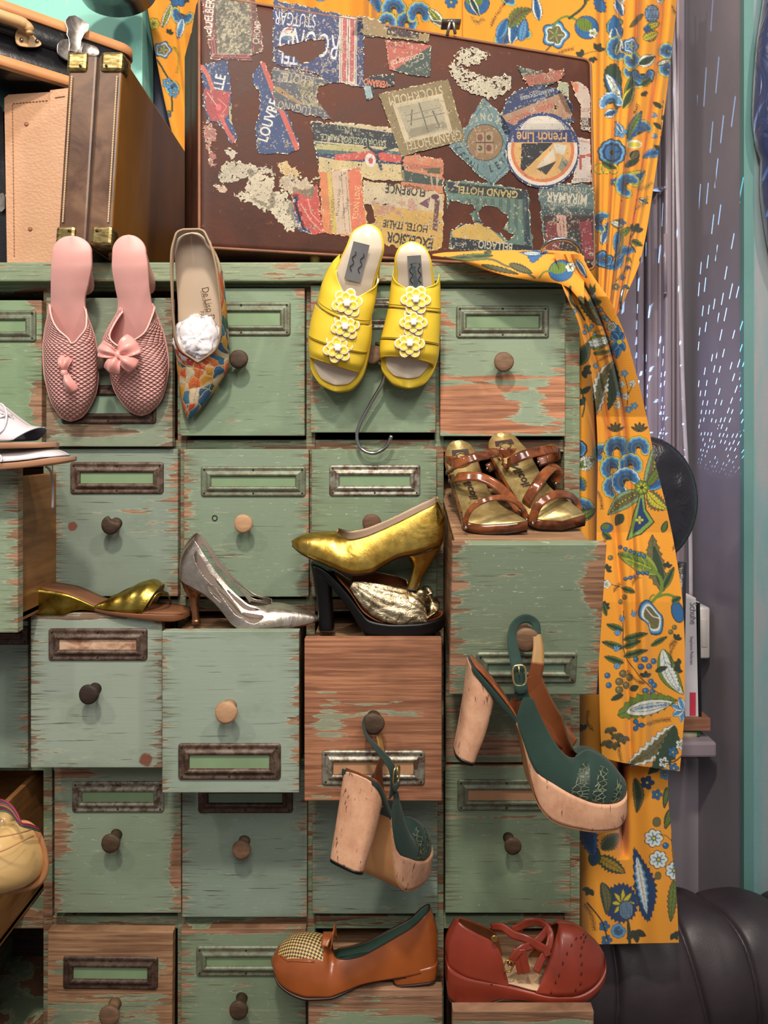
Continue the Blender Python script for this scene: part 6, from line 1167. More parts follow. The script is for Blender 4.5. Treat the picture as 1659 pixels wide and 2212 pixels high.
def green(y,label,yaw=0,dx=0,dz=0,px0=1140,knob=None,near_y=None):
    g=empty('cork_platform_sandal',P(1170,1600,y),label,'shoe',SH); made=[]
    def add(nm,V,f,mt,**k): made.append(mk(nm,V,f,mt,g,**k)); return made[-1]
    add('heel',*dloft([(1066,1504,1010,1424,.031),(1063,1516,1009,1440,.032),(1057,1540,1003,1490,.031),(1046,1580,992,1560,.029),(1030,1620,983,1606,.027),(1025,1636,981,1618,.026)],20,y,pw=3),CORK)
    add('heel_tip',*dloft([(1025,1636,981,1618,.026),(1023,1642,980,1624,.026)],3,y,pw=3),BLKL)
    add('platform_sole',*slab([(1104,1534,1540,.028),(1118,1566,1574,.028),(1130,1602,1622,.029),(1141,1632,1672,.032),(1152,1646,1708,.038),(1180,1662,1740,.043),(1220,1684,1752,.046),(1270,1702,1759,.046),(1310,1706,1758,.042),(1335,1702,1744,.032),(1349,1693,1722,.018)],70,y,e0=.02,e1=.08),[CORK])
    add('outsole',*slab([(1060,1490,1495,.026),(1104,1540,1543,.025),(1118,1574,1577,.026),(1130,1622,1625,.027),(1139,1672,1675,.030),(1150,1708,1711,.035),(1180,1740,1743,.041),(1220,1752,1755,.044),(1270,1759,1762,.044),(1310,1758,1761,.040),(1335,1744,1747,.030)],70,y,e0=.02,e1=.08),TANS)
    add('rim',*slab([(1012,1424,1434,.028),(1022,1432,1446,.032),(1040,1452,1468,.033),(1066,1482,1500,.031),(1090,1512,1528,.029),(1106,1534,1546,.028),(1120,1566,1572,.027)],40,y,e0=.1,e1=.02),SUE)
    add('insole',*slab([(1016,1421,1426,.024),(1030,1432,1438,.028),(1060,1464,1472,.028),(1090,1502,1510,.026),(1110,1534,1540,.025),(1130,1590,1596,.027),(1160,1646,1652,.036),(1230,1682,1688,.042),(1310,1700,1704,.036)],50,y,e0=.06,e1=.08),BRI)
    rows=[(1106,1538,1112,1520,.028,.25),(1112,1556,1126,1492,.029,.42),(1122,1584,1142,1496,.030,.48),(1134,1618,1157,1528,.033,.50),(1150,1646,1174,1562,.038,.54),(1178,1664,1194,1594,.042,.6),(1205,1678,1216,1618,.044,.72),(1228,1688,1240,1632,.045,.95),(1255,1698,1268,1618,.045,1),(1285,1705,1298,1630,.043,1),(1315,1706,1325,1652,.037,1),(1337,1702,1341,1672,.026,1),(1349,1694,1350,1684,.012,1)]
    N=90; B,T,q=keys2(rows,N,y); wv=q[:,4]*endcap(N,0,.05); al=q[:,5].clip(0,1); al[al>.96]=1; tb=np.linspace(0,1,N)
    TR=T+np.array([.02,0,.020])*(np.clip((.62-tb)*5,0,1)*np.clip(tb*6,0,1))[:,None]
    m_=20; G,f,uv,cols,ri=shell(B,T,YL,wv,wv,al,al,m=m_,TR=TR); t=ri/(N-1); c2=np.where(cols<m_,cols,2*m_-2-cols)/(m_-1)
    sn=np.zeros(len(f),bool)
    for t0,wd_,hh in((.60,.055,.66),(.72,.038,.60),(.83,.034,.55),(.925,.028,.6)): sn|=(abs(t-t0-.05*(c2-.3))<wd_*(1.1-.6*c2/hh))&(c2<hh)
    add('upper',G.reshape(-1,3),f,[SUE,SNK,LINB],uv=uv,solid=.0018,smat=2,mi=sn.astype(int))
    def st2(nm,pts,w,mt,nrm=(0,-1,.0),n=50,smat=None):
        V,f,uv=ribbon([P(*p) for p in pts],w,nrm,n); o=add(nm,V,f,mt,uv=uv,solid=.0018,smat=smat); return o
    yk=y-.0
    st2('strap',[(1130,1512,y-.022),(1124,1484,y-.024),(1117,1440,y-.02),(1109,1400,y+.004),(1107,1368,y+.030),(1116,1346,y+.044),(1136,1336,y+.048),(1156,1346,y+.046),(1160,1370,y+.034)],[.020,.017,.016,.015,.013,.012,.012,.012,.012],[SUE,OCH],smat=1)
    st2('strap_lining',[(1160,1370,y+.034),(1163,1400,y+.026),(1162,1432,y+.018)],[.012,.015,.018],[OCH])
    st2('strap_lining_lower',[(1162,1432,y+.018),(1156,1466,y+.022),(1160,1500,y+.027),(1178,1545,y+.032),(1205,1585,y+.036),(1240,1610,y+.036)],[.018,.020,.028,.036,.034,.020],[LINB,SUE],smat=1)
    buckle_pts=[]; b=buckle(1122,1459,y-.027,28,44,-4,GBR,g,.0015); made.append(b)
    st2('strap_tip',[(1124,1478,y-.028),(1126,1490,y-.029),(1127,1499,y-.028)],[.019,.018,.010],[SUE],n=10)
    return g,made
greenA,_=green(-.315,'dark green suede sandal with tall cork platform, hanging from the knob beside the floral cloth')
# its partner, turned so that the heel points at the viewer
greenB,madeB=green(-.315,'matching green cork platform sandal hanging from the bare wood drawer knob, heel towards the viewer')
K0=P(1137,1345,-.27); K1=P(796,1560,-.162); ang=math.radians(58); ca_,sa2=math.cos(ang),math.sin(ang); tl_r=math.radians(6)
def rotB(v):
    d=v-K0; d=np.stack([d[...,0]*ca_-d[...,1]*sa2,d[...,0]*sa2+d[...,1]*ca_,d[...,2]],-1)
    d=np.stack([d[...,0]*math.cos(tl_r)+d[...,2]*math.sin(tl_r),d[...,1],-d[...,0]*math.sin(tl_r)+d[...,2]*math.cos(tl_r)],-1)
    return K1+d
newO=rotB(ORG[greenB.name]); oldO=ORG[greenB.name].copy(); greenB.location=newO
def redo(o):
    n=len(o.data.vertices); c=np.empty(n*3); o.data.vertices.foreach_get('co',c); c=c.reshape(-1,3)+oldO; o.data.vertices.foreach_set('co',(rotB(c)-newO).ravel()); o.data.update(); ORG[o.name]=newO
for o in greenB.children_recursive: redo(o)
ORG[greenB.name]=newO
# ---------------------------------------------------------------- shoes seen from above, hooked on the ledge
def tvrows(rows,n,wcap=(.0,.0),out=False):   # (xl,yl,xr,yr,yB,Tx,Ty,yT,a)
    q=mono(rows,n); L=PA(q[:,0],q[:,1],q[:,4]); R=PA(q[:,2],q[:,3],q[:,4]); B=(L+R)/2; h=R-L; w_=np.linalg.norm(h,axis=1)/2; lat=h/(2*w_[:,None]+1e-9); w_=w_*endcap(n,*wcap)+.0004
    T=PA(q[:,5],q[:,6],q[:,7]); a=q[:,8].clip(0,1); a[a>.965]=1; return B,T,lat,w_,a
def tvslab(rows,n,wcap=(.08,.08),rnd=.15):   # (xl,yl,xr,yr,yfront,yback) front nearer the camera
    n=n*3; q=mono(rows,n); f=[]; e=endcap(n,*wcap)+.003
    Lf=PA(q[:,0],q[:,1],q[:,4]); Rf=PA(q[:,2],q[:,3],q[:,4]); c=(Lf+Rf)/2; h=(Rf-Lf)/2*e[:,None]; dy=np.array([0,1,0])*(q[:,5]-q[:,4])[:,None]
    R=[c+h*a+dy*b for a,b in((-1,.15),(-1,.85),(-.97,1),(0,1),(.97,1),(1,.85),(1,.15),(.97,0),(0,0),(-.97,0))]
    return loft(np.stack(R,1)),(c,h,dy,q)
PINK=simple('dusty_pink_leather',(216,160,153),.5,bs=.12,var=.07); PINKP=simple('pale_pink_piping',(228,178,168),.5); SATP=simple('pink_satin_ribbon',(222,150,142),.32,sheen=.3,var=.1)
QU=M('quilted_pink_leather'); u2=QU.coord('UV'); sp_=QU.t.nodes.new('ShaderNodeSeparateXYZ'); QU.t.links.new(u2,sp_.inputs[0])
a_=QU.math('ADD',QU.math('MULTIPLY',sp_.outputs[0],419),QU.math('MULTIPLY',sp_.outputs[1],273)); b_=QU.math('SUBTRACT',QU.math('MULTIPLY',sp_.outputs[0],419),QU.math('MULTIPLY',sp_.outputs[1],273))
h_=QU.math('POWER',QU.math('MULTIPLY',QU.math('ABSOLUTE',QU.math('SINE',a_)),QU.math('ABSOLUTE',QU.math('SINE',b_))),.4)
QU.p(col=tuple(lin((218,160,154))),rough=.45); QU.bump(h_,1.0,.004); QU=QU.m
def bow(par,c,sz,loops,mat,nm='bow'):
    parts=[]
    for (ang,ln,wd,foldn) in loops:
        t=math.radians(ang); d=np.array([math.cos(t),0,math.sin(t)]); s=np.array([-math.sin(t),0,math.cos(t)]); n,m=12,15; U=np.linspace(0,1,n)[:,None]; Vv=np.linspace(-1,1,m)[None]
        w_=wd*(.18+.82*np.sin(U*np.pi*.55)**.8); G=c+d*(ln*U*(1-.12*np.abs(Vv)**2))[...,None]+s*(w_*Vv)[...,None]+np.array([0,-1,0])*((.012*sz*np.sin(U*np.pi))*(1-.4*Vv**2)+.0035*sz*np.cos(Vv*foldn)*(1-.5*U)+.003)[...,None]
        parts.append((G.reshape(-1,3),[tuple(q) for q in gridf(n,m)]))
    b=mk(nm,*parts[0],mat,par,solid=.0012)
    for p_ in parts[1:]: mk('ribbon_loop',*p_,mat,b,solid=.0012)
    k=np.array([[c+np.array([.0055*math.cos(a)*r,-.010-y_,.0075*math.sin(a)*r]) for a in np.linspace(0,2*np.pi,14,endpoint=False)] for r,y_ in((.3,-.009),(.9,-.006),(1,-.002),(.85,.002),(.3,.004))]); mk('bow_knot',*loft(k),mat,b)
def mule(label,fb,heel,vamp,bowc,loops):
    g=empty('quilted_mule',P(fb[0][0],fb[0][1]+60,-.06),label,'shoe',SH)
    (V,f),_=tvslab(fb,70,(.10,.04)); mk('footbed',V,f,PINK,g)
    q=mono(heel,14); t=np.linspace(0,2*np.pi,20,endpoint=False); R=[]
    for r in q:
        c=P(r[0],r[1],r[4]); k=(r[4]+D)/F; R.append([c+np.array([r[2]*k*math.copysign(abs(math.cos(a))**.8,math.cos(a)),0,r[3]*k*math.copysign(abs(math.sin(a))**.8,math.sin(a))]) for a in t])
    mk('heel',*loft(np.array(R)),PINK,g)
    B,T,lat,w_,a=tvrows(vamp,90,(0,.07)); m_=24; G,f,uv,_,_=shell(B,T,lat,w_,w_,a,a,m=m_,n=2.1); mk('vamp',G.reshape(-1,3),f,[QU,PINK],g,uv=uv,solid=.002,smat=1)
    op=a<1; i1=int(np.argmax(a>=1)); tl=[G[i,m_-1] for i in range(0,i1+1,2)]+[G[i,m_] for i in range(i1,-1,-2)]; mk('piping',*tube(tl,.0016,7),PINKP,g)
    bow(g,P(*bowc),1,loops,SATP)
    sl=[(B[i]+lat[i]*s*w_[i]*1.01) for s,r in((-1,range(0,90,3)),(1,range(89,-1,-3))) for i in r]; mk('sole_edge',*tube(sl,.0016,6),PINK,g)
    return g
mule('pink quilted high heel mule with a rumpled bow seen edge-on, left of the pair',
 [(113,509,196,509,-.118,-.110),(113,540,196,540,-.118,-.110),(110,574,197,570,-.114,-.107),(109,620,190,612,-.102,-.096),(109,655,182,650,-.090,-.084),(102,700,190,696,-.075,-.069),(96,746,204,746,-.060,-.055),(97,800,210,800,-.052,-.047),(104,840,207,840,-.048,-.043),(114,876,195,876,-.045,-.040),(132,902,175,902,-.043,-.038),(142,909,160,909,-.042,-.038)],
 [(154,552,38,34,-.108),(156,562,38,34,-.095),(162,585,36,28,-.070),(167,608,36,24,-.045),(168,618,36,22,-.036)],
 [(108,657,183,662,-.086,146,664,-.090,.04),(104,684,188,684,-.079,150,690,-.098,.35),(99,708,196,706,-.072,155,712,-.103,.62),(96,730,203,728,-.066,158,733,-.104,.90),(94,750,207,748,-.061,154,752,-.103,1),(96,800,211,800,-.053,153,798,-.092,1),(104,840,208,840,-.048,153,838,-.083,1),(113,870,197,870,-.045,152,868,-.074,1),(130,896,180,896,-.043,152,894,-.058,1),(142,909,162,909,-.042,152,909,-.044,1)],
 (143,806,-.092),[(-65,.036,.009,3),(100,.030,.007,5),(75,.028,.006,4)])
mule('pink quilted high heel mule with a satin bow facing the viewer, right of the pair',
 [(242,507,314,507,-.118,-.110),(242,540,314,540,-.118,-.110),(241,574,318,570,-.114,-.107),(248,620,321,612,-.102,-.096),(254,655,326,650,-.090,-.084),(245,700,340,696,-.075,-.069),(232,746,358,746,-.060,-.055),(240,800,361,800,-.052,-.047),(250,840,356,836,-.048,-.043),(268,872,343,868,-.045,-.040),(286,892,325,888,-.043,-.038),(298,897,314,896,-.042,-.038)],
 [(279,552,35,34,-.108),(283,562,36,34,-.095),(292,585,34,28,-.070),(301,608,34,24,-.045),(303,618,33,22,-.036)],
 [(262,664,330,655,-.086,300,668,-.090,.05),(250,684,336,676,-.079,286,696,-.098,.32),(236,708,345,700,-.072,274,722,-.103,.55),(227,728,353,722,-.066,264,742,-.104,.85),(226,746,358,745,-.061,264,756,-.103,1),(236,790,363,786,-.054,290,788,-.096,1),(246,836,357,832,-.048,304,832,-.083,1),(262,866,347,862,-.045,305,862,-.074,1),(284,889,328,886,-.043,306,886,-.058,1),(298,897,314,896,-.042,306,896,-.044,1)],
 (259,768,-.108),[(38,.036,.019,5),(160,.036,.014,6),(-38,.034,.013,4),(-115,.032,.014,5)])
# floral patchwork pump
FLP=M('floral_patchwork_embroidery'); u2=FLP.coord('UV'); nz=FLP.t.nodes.new('ShaderNodeTexNoise'); nz.inputs['Scale'].default_value=60; FLP.t.links.new(u2,nz.inputs[0])
vm=FLP.t.nodes.new('ShaderNodeVectorMath'); vm.operation='MULTIPLY_ADD'; FLP.t.links.new(nz.outputs[1],vm.inputs[0]); vm.inputs[1].default_value=(.012,.012,0); FLP.t.links.new(u2,vm.inputs[2])
mp=FLP.map(vm.outputs[0],scale=(42,66,1),rot=(0,0,.7)); vo=FLP.t.nodes.new('ShaderNodeTexVoronoi'); vo.inputs['Scale'].default_value=1; FLP.t.links.new(mp,vo.inputs[0]); ve=FLP.t.nodes.new('ShaderNodeTexVoronoi'); ve.feature='DISTANCE_TO_EDGE'; ve.inputs['Scale'].default_value=1; FLP.t.links.new(mp,ve.inputs[0])
cr=FLP.t.nodes.new('ShaderNodeValToRGB'); cr.color_ramp.interpolation='CONSTANT'; pal=[(206,88,52),(214,154,50),(44,96,136),(36,96,84),(212,196,160),(214,110,56),(200,140,44),(58,120,150),(190,70,50),(226,206,170)]
el=cr.color_ramp.elements; el[0].color=(*lin(pal[0]),1); el[1].position=.1; el[1].color=(*lin(pal[1]),1)
for k in range(2,10): x=el.new(k*.1); x.color=(*lin(pal[k]),1)
sc_=FLP.t.nodes.new('ShaderNodeSeparateColor'); FLP.t.links.new(vo.outputs['Color'],sc_.inputs[0]); FLP.t.links.new(sc_.outputs[0],cr.inputs[0])
c=FLP.mix(FLP.ramp(ve.outputs['Distance'],.02,.05),tuple(lin((206,176,132))),cr.outputs[0]); dots=FLP.noise(u2,900,1); c=FLP.mix(FLP.ramp(dots,.6,.64,0,.5),c,tuple(lin((110,70,40))))
st3=FLP.noise(FLP.map(u2,scale=(300,1500,1),rot=(0,0,.7)),1,2); FLP.p(col=FLP.mix(.25,c,st3,'MULTIPLY'),rough=.7); FLP.bump(FLP.math('ADD',FLP.ramp(ve.outputs['Distance'],0,.25),st3),.6,.0015); FLP=FLP.m
CRE=simple('cream_insole_leather',(206,184,160),.4,bs=.08,var=.06); BIND=simple('taupe_edge_binding',(160,134,108),.5); TIS=simple('white_tissue_paper',(214,210,214),.75,bs=.3,var=.04); GREYL=simple('pale_grey_lining',(190,176,164),.6)
g=empty('floral_pump',P(425,600,-.08),'pointed flat pump covered in colourful floral patchwork, stuffed with white tissue paper','shoe',SH)
rows=[(376,499,446,496,-.112,410,494,-.150,.30),(378,525,448,520,-.112,411,505,-.152,.32),(374,560,470,554,-.108,414,540,-.150,.34),(373,605,483,600,-.100,419,590,-.142,.35),(374,668,489,662,-.086,424,660,-.128,.36),(377,720,493,716,-.072,427,716,-.114,.40),(380,752,495,750,-.062,428,752,-.103,.55),(382,768,495,768,-.058,428,782,-.090,.97),(383,792,493,792,-.054,432,798,-.084,1),(387,825,476,825,-.048,428,826,-.074,1),(391,856,454,856,-.043,422,858,-.064,1),(397,882,436,880,-.040,416,882,-.056,1),(402,898,420,896,-.038,411,897,-.046,1),(406,906,411,905,-.037,408,905,-.039,1)]
N=120; B,T,lat,w_,a=tvrows(rows,N,(.10,.02)); m_=20; G,f,uv,_,_=shell(B,T,lat,w_,w_,a,a,m=m_,n=2.1); mk('upper',G.reshape(-1,3),f,[FLP,GREYL],g,uv=uv,solid=.002,smat=1)
i1=int(np.argmax(a>=1)); tl=[G[i,m_-1] for i in range(1,i1+1,2)]+[G[i,m_] for i in range(i1,0,-2)]; mk('binding',*tube(tl,.0019,8,True),BIND,g)
(V,f),_=tvslab([(378,503,450,500,-.108,-.100),(377,540,458,535,-.108,-.102),(380,600,474,598,-.098,-.092),(384,668,480,664,-.084,-.078),(386,740,486,738,-.064,-.058),(392,800,484,798,-.050,-.045),(398,850,450,850,-.042,-.038),(405,900,416,900,-.037,-.034)],60,(.11,.05)); mk('insole',V,f,CRE,g)
V,f=text_mesh('De Liso Debs',.0); V=np.array(V)
def ontop(V2,px,py,y,h,rot,mat,par,sx=1,nm='lettering',off=-.0012,tri=None,slope=0):
    t=math.radians(rot); k=(y+D)/F; s=h*1.22; x=V2[:,0]*s*sx*.8; z=-V2[:,1]*s; qx=px+x*math.cos(t)-z*math.sin(t); qy=py+x*math.sin(t)+z*math.cos(t)
    return mk(nm,PA(qx,qy,y+off+slope*(qy-py)*k),tri,mat,par,smooth=False)
INK=simple('brown_gilt_print',(110,86,60),.5)
ontop(V,452,668,-.090,18,78,INK,g,1.0,tri=f,off=-.008,slope=.6)
V,f=text_mesh('DESIGNED BY',.0); ontop(np.array(V),441,652,-.092,8,78,INK,g,1.0,tri=f,off=-.006,slope=.6)
V,f=text_mesh('PALTER',.0); ontop(np.array(V),438,690,-.084,11,80,INK,g,1.0,tri=f,off=-.009,slope=.6)
n,m=46,64; a1=np.linspace(0.001,math.pi-.001,n)[:,None]; a2=np.linspace(0,2*np.pi,m,endpoint=False)[None]
cc=P(428,733,-.082); X=np.sin(a1)*np.cos(a2); Z=np.sin(a1)*np.sin(a2); Y=np.cos(a1)+0*a2
cr_=np.array([mnoise.noise(Vector((x*2.2,y_*2.2,z*2.2)))*.16-abs(mnoise.noise(Vector((x*5,y_*5+3,z*5))))*.22-abs(mnoise.noise(Vector((x*11,y_*11+7,z*11))))*.10 for x,y_,z in zip(X.ravel(),Y.ravel(),Z.ravel())]).reshape(X.shape)
rr=1.1+cr_; V=cc+np.stack([X*.0385*rr,-Y*.022*rr,Z*.040*rr],-1); tp=mk('tissue_paper',V.reshape(-1,3),gridf(n,m,True),TIS,label='crumpled white tissue paper stuffed into the floral patchwork pump',cat='tissue paper',smooth=False)
# yellow platform mules
YLW=simple('lemon_yellow_leather',(222,190,52),.45,bs=.1,var=.05); YEDG=simple('yellow_topstitching',(176,140,30),.6); IVO=simple('ivory_glossy_insole',(216,200,178),.28,coat=.2,var=.04); GRY=simple('grey_insole_patch',(126,126,128),.5,var=.25); WPL=simple('white_flower_petal_leather',(226,214,208),.4,var=.03)
def flower(par,px,py,y,R,rot):
    c=P(px,py,y); parts=[]; k=(y+D)/F; R=R*k*1.2
    def disc(cx_,cz_,rx,ry,ang,y0,h,m=14,rim=.0):
        t=np.linspace(0,2*np.pi,m,endpoint=False); out=[]
        for r,hh in((1,0),(.97,-.0012),(.80,-.0016),(.55,-h*.4),(.2,-h*.2)):
            u=rx*r*np.cos(t); v=ry*r*np.sin(t); out.append(np.stack([cx_+u*math.cos(ang)-v*math.sin(ang),np.full(m,y0+hh),cz_+u*math.sin(ang)+v*math.cos(ang)],-1))
        return np.array(out)
    V=[];Fs=[];mi=[];n0=0
    for layer,(rad,s,yo,nn) in enumerate(((.60,.40,0,6),(.40,.34,-.0035,6))):
        for j in range(nn):
            a=rot+2*np.pi*j/nn+layer*.5; Rg=disc(c[0]+R*rad*math.cos(a),c[2]+R*rad*math.sin(a),R*s,R*s*.88,a,c[1]+yo-.0012*(j%2),.004)
            v,f=loft(Rg); f=[tuple(q) for q in f]; V.append(v); m=14
            for fi,q in enumerate(f):
                Fs.append(tuple(i+n0 for i in q)); ring=fi//m; mi.append(1 if (ring>=2) else 0)
            n0+=len(v)
    t=np.linspace(0,2*np.pi,48,endpoint=False); R2=[np.stack([c[0]+R*s*(.25+.025*np.cos(6*t))*np.cos(t),np.full(48,c[1]-.0085-h),c[2]+R*s*(.25+.025*np.cos(6*t))*np.sin(t)],-1) for s,h in((.4,-.008),(1,-.002),(1,.0008),(.6,.0014),(.1,.0014))]
    fl=mk('flower',np.concatenate(V),Fs,[WPL,YLW],par,mi=mi,smooth=False); mk('flower_centre',*loft(np.array(R2)),WPL,fl)
def ymule(label,ins,sole,bands,fls,heelv,patch,rot):
    g=empty('platform_mule',P(sole[5][0]+50,sole[5][1],-.07),label,'shoe',SH)
    (V,f),_=tvslab(sole,70,(.07,.07)); mk('platform_sole',V,f,YLW,g)
    (V,f),(c,h,dy,q)=tvslab(ins,70,(.08,.07)); mk('insole',V,f,IVO,g)
    q=mono(heelv,12); t=np.linspace(0,2*np.pi,20,endpoint=False); R=[]
    for r in q:
        c_=P(r[0],r[1],r[4]); k=(r[4]+D)/F; R.append([c_+np.array([r[2]*k*math.cos(a),0,r[3]*k*math.sin(a)]) for a in t])
    mk('heel',*loft(np.array(R)),YLW,g)
    for j,b in enumerate(bands):
        N=40; B,T,lat,w_,a=tvrows(b,N); m_=20; G,f,uv,_,_=shell(B,T,lat,w_*1.0,w_*1.0,a,a,m=m_,n=2.4); bd=mk('upper_band',G.reshape(-1,3),f,[YLW,IVO],g,uv=uv,solid=.0018,smat=1)
        i=N-3; ln=G[i,1:-1]+np.array([0,-.0008,0]); ln=np.delete(ln,m_-2,0); mk('stitching',*tube(ln,.0005,5),YEDG,bd)
    for px,py,R_ in fls: flower(g,px,py,-.121 if py<680 else (-.118 if py<725 else -.113),R_,rot)
    # printed label patch on insole
    px,py,w2,h2,rt,yy,sl=patch; t=math.radians(rt); pts=[(px+u*w2*math.cos(t)-v*h2*math.sin(t),py+u*w2*math.sin(t)+v*h2*math.cos(t)) for u,v in((-.5,-.5),(.5,-.5),(.5,.5),(-.5,.5))]
    ys=[yy+sl*(b-py)*(yy+D)/F for a,b in pts]; V=np.array([P(a,b,y_) for (a,b),y_ in zip(pts,ys)]); pt=mk('insole_label',np.concatenate([V,V+[0,.0006,0]]),[(0,1,2,3)]+[(7,6,5,4)]+[(i,i+4,(i+1)%4+4,(i+1)%4) for i in range(4)],GRY,g,smooth=False)
    return g,pt
insL=[(778,486,812,486,-.132,-.124),(762,505,822,510,-.132,-.124),(752,530,826,535,-.130,-.122),(735,566,816,574,-.120,-.112),(718,604,805,612,-.106,-.098),(704,650,800,655,-.090,-.082),(690,700,800,712,-.080,-.074),(680,750,790,768,-.076,-.07),(679,785,774,805,-.075,-.069),(690,812,757,826,-.074,-.069),(706,828,740,834,-.074,-.069)]
solL=[(776,484,814,483,-.130,-.112),(758,505,826,508,-.130,-.112),(748,530,830,533,-.128,-.110),(731,566,820,572,-.118,-.100),(712,610,810,612,-.103,-.085),(700,650,803,658,-.088,-.065),(682,700,803,712,-.077,-.045),(668,752,796,768,-.072,-.034),(670,792,784,810,-.070,-.030),(684,822,764,836,-.070,-.030),(704,842,744,848,-.070,-.032)]
bL=[[(734,549,816,584,-.094,775,588,-.105,.08),(718,566,816,598,-.092,768,608,-.118,.42),(705,588,814,620,-.090,760,630,-.122,.80),(696,610,811,645,-.088,753,652,-.124,1),(685,652,799,693,-.082,742,690,-.122,1)],
    [(681,657,803,699,-.080,744,690,-.119,1),(671,694,799,731,-.076,738,722,-.118,1),(666,724,794,759,-.073,731,752,-.115,1)],
    [(666,727,792,762,-.072,732,752,-.112,1),(667,750,787,784,-.071,727,774,-.110,1),(669,772,776,806,-.070,722,790,-.100,1)]]
g,pt=ymule('lemon yellow platform mule with three white flowers, tilted, left of the yellow pair',insL,solL,bL,[(750,656,29),(746,706,27),(730,752,28)],[(792,530,36,34,-.115),(790,560,34,32,-.090),(788,590,32,26,-.060),(788,605,32,24,-.037)],(771,566,36,84,14,-.1245,.5),.2)
V,f=text_mesh('~~~',.0)
def script(pt,px,py,y,rot,sl):
    for dx,h in((-9,20),(9,20)):
        t=math.radians(rot); pts=[]
        for k in range(16):
            v=(k/15-.5)*h*2.2; u=dx+3*math.sin(k*.9); X_=px+u*math.cos(t)-v*math.sin(t); Y_=py+u*math.sin(t)+v*math.cos(t); pts.append(P(X_,Y_,y-.0008+sl*(Y_-py)*(y+D)/F))
        mk('ornament',*tube(pts,.0006,4),DKS,pt)
script(pt,771,566,-.1245,14,.5)
insR=[(874,524,905,524,-.132,-.124),(862,542,920,542,-.132,-.124),(857,562,928,562,-.128,-.12),(860,600,932,600,-.113,-.105),(856,640,936,640,-.098,-.09),(848,690,940,690,-.084,-.077),(836,745,936,745,-.077,-.07),(834,785,926,788,-.075,-.069),(848,808,912,808,-.074,-.069),(862,816,900,818,-.074,-.069)]
solR=[(872,521,907,521,-.130,-.112),(857,542,924,542,-.130,-.112),(852,562,932,562,-.126,-.108),(852,600,938,600,-.111,-.09),(846,640,944,640,-.095,-.07),(836,690,948,690,-.080,-.05),(824,745,950,745,-.072,-.034),(823,790,941,792,-.070,-.030),(840,820,926,820,-.070,-.030),(860,837,906,838,-.070,-.032)]
bR=[[(850,583,949,592,-.094,897,600,-.105,.08),(847,600,950,606,-.092,897,616,-.118,.55),(844,620,951,620,-.090,897,630,-.122,1),(839,664,952,676,-.082,896,668,-.122,1)],
    [(838,669,952,681,-.080,896,670,-.119,1),(830,702,950,714,-.076,892,704,-.118,1),(822,733,948,748,-.073,887,736,-.115,1)],
    [(821,737,948,751,-.072,887,738,-.112,1),(820,758,946,768,-.071,884,757,-.110,1),(822,778,936,794,-.070,880,774,-.100,1)]]
g,pt=ymule('lemon yellow platform mule with three white flowers, upright, right of the yellow pair',insR,solR,bR,[(898,648,28),(893,697,26),(885,742,28)],[(890,566,34,32,-.112),(891,585,32,28,-.085),(892,600,30,24,-.060),(892,610,30,22,-.037)],(897,590,30,76,-4,-.1215,.52),.0)
script(pt,897,590,-.1215,-4,.52)
V,f=text_mesh('Leonelle',.0); ontop(np.array(V),897,592,-.1215,15,84,simple('teal_print',(50,90,84),.5),pt,1.0,tri=f,off=-.0012,slope=.52)
# S hook
mk('metal_s_hook',*tube(smooth([P(812,742,-.040),P(826,748,-.045),P(834,775,-.045),P(829,820,-.043),P(803,868,-.040),P(778,915,-.038),P(771,945,-.037),P(781,970,-.037),P(808,979,-.038),P(834,965,-.040),P(846,941,-.042)],70),.0033,12),HOOK,label='polished steel S hook hanging below the yellow mules from the drawer knob',cat='hook')

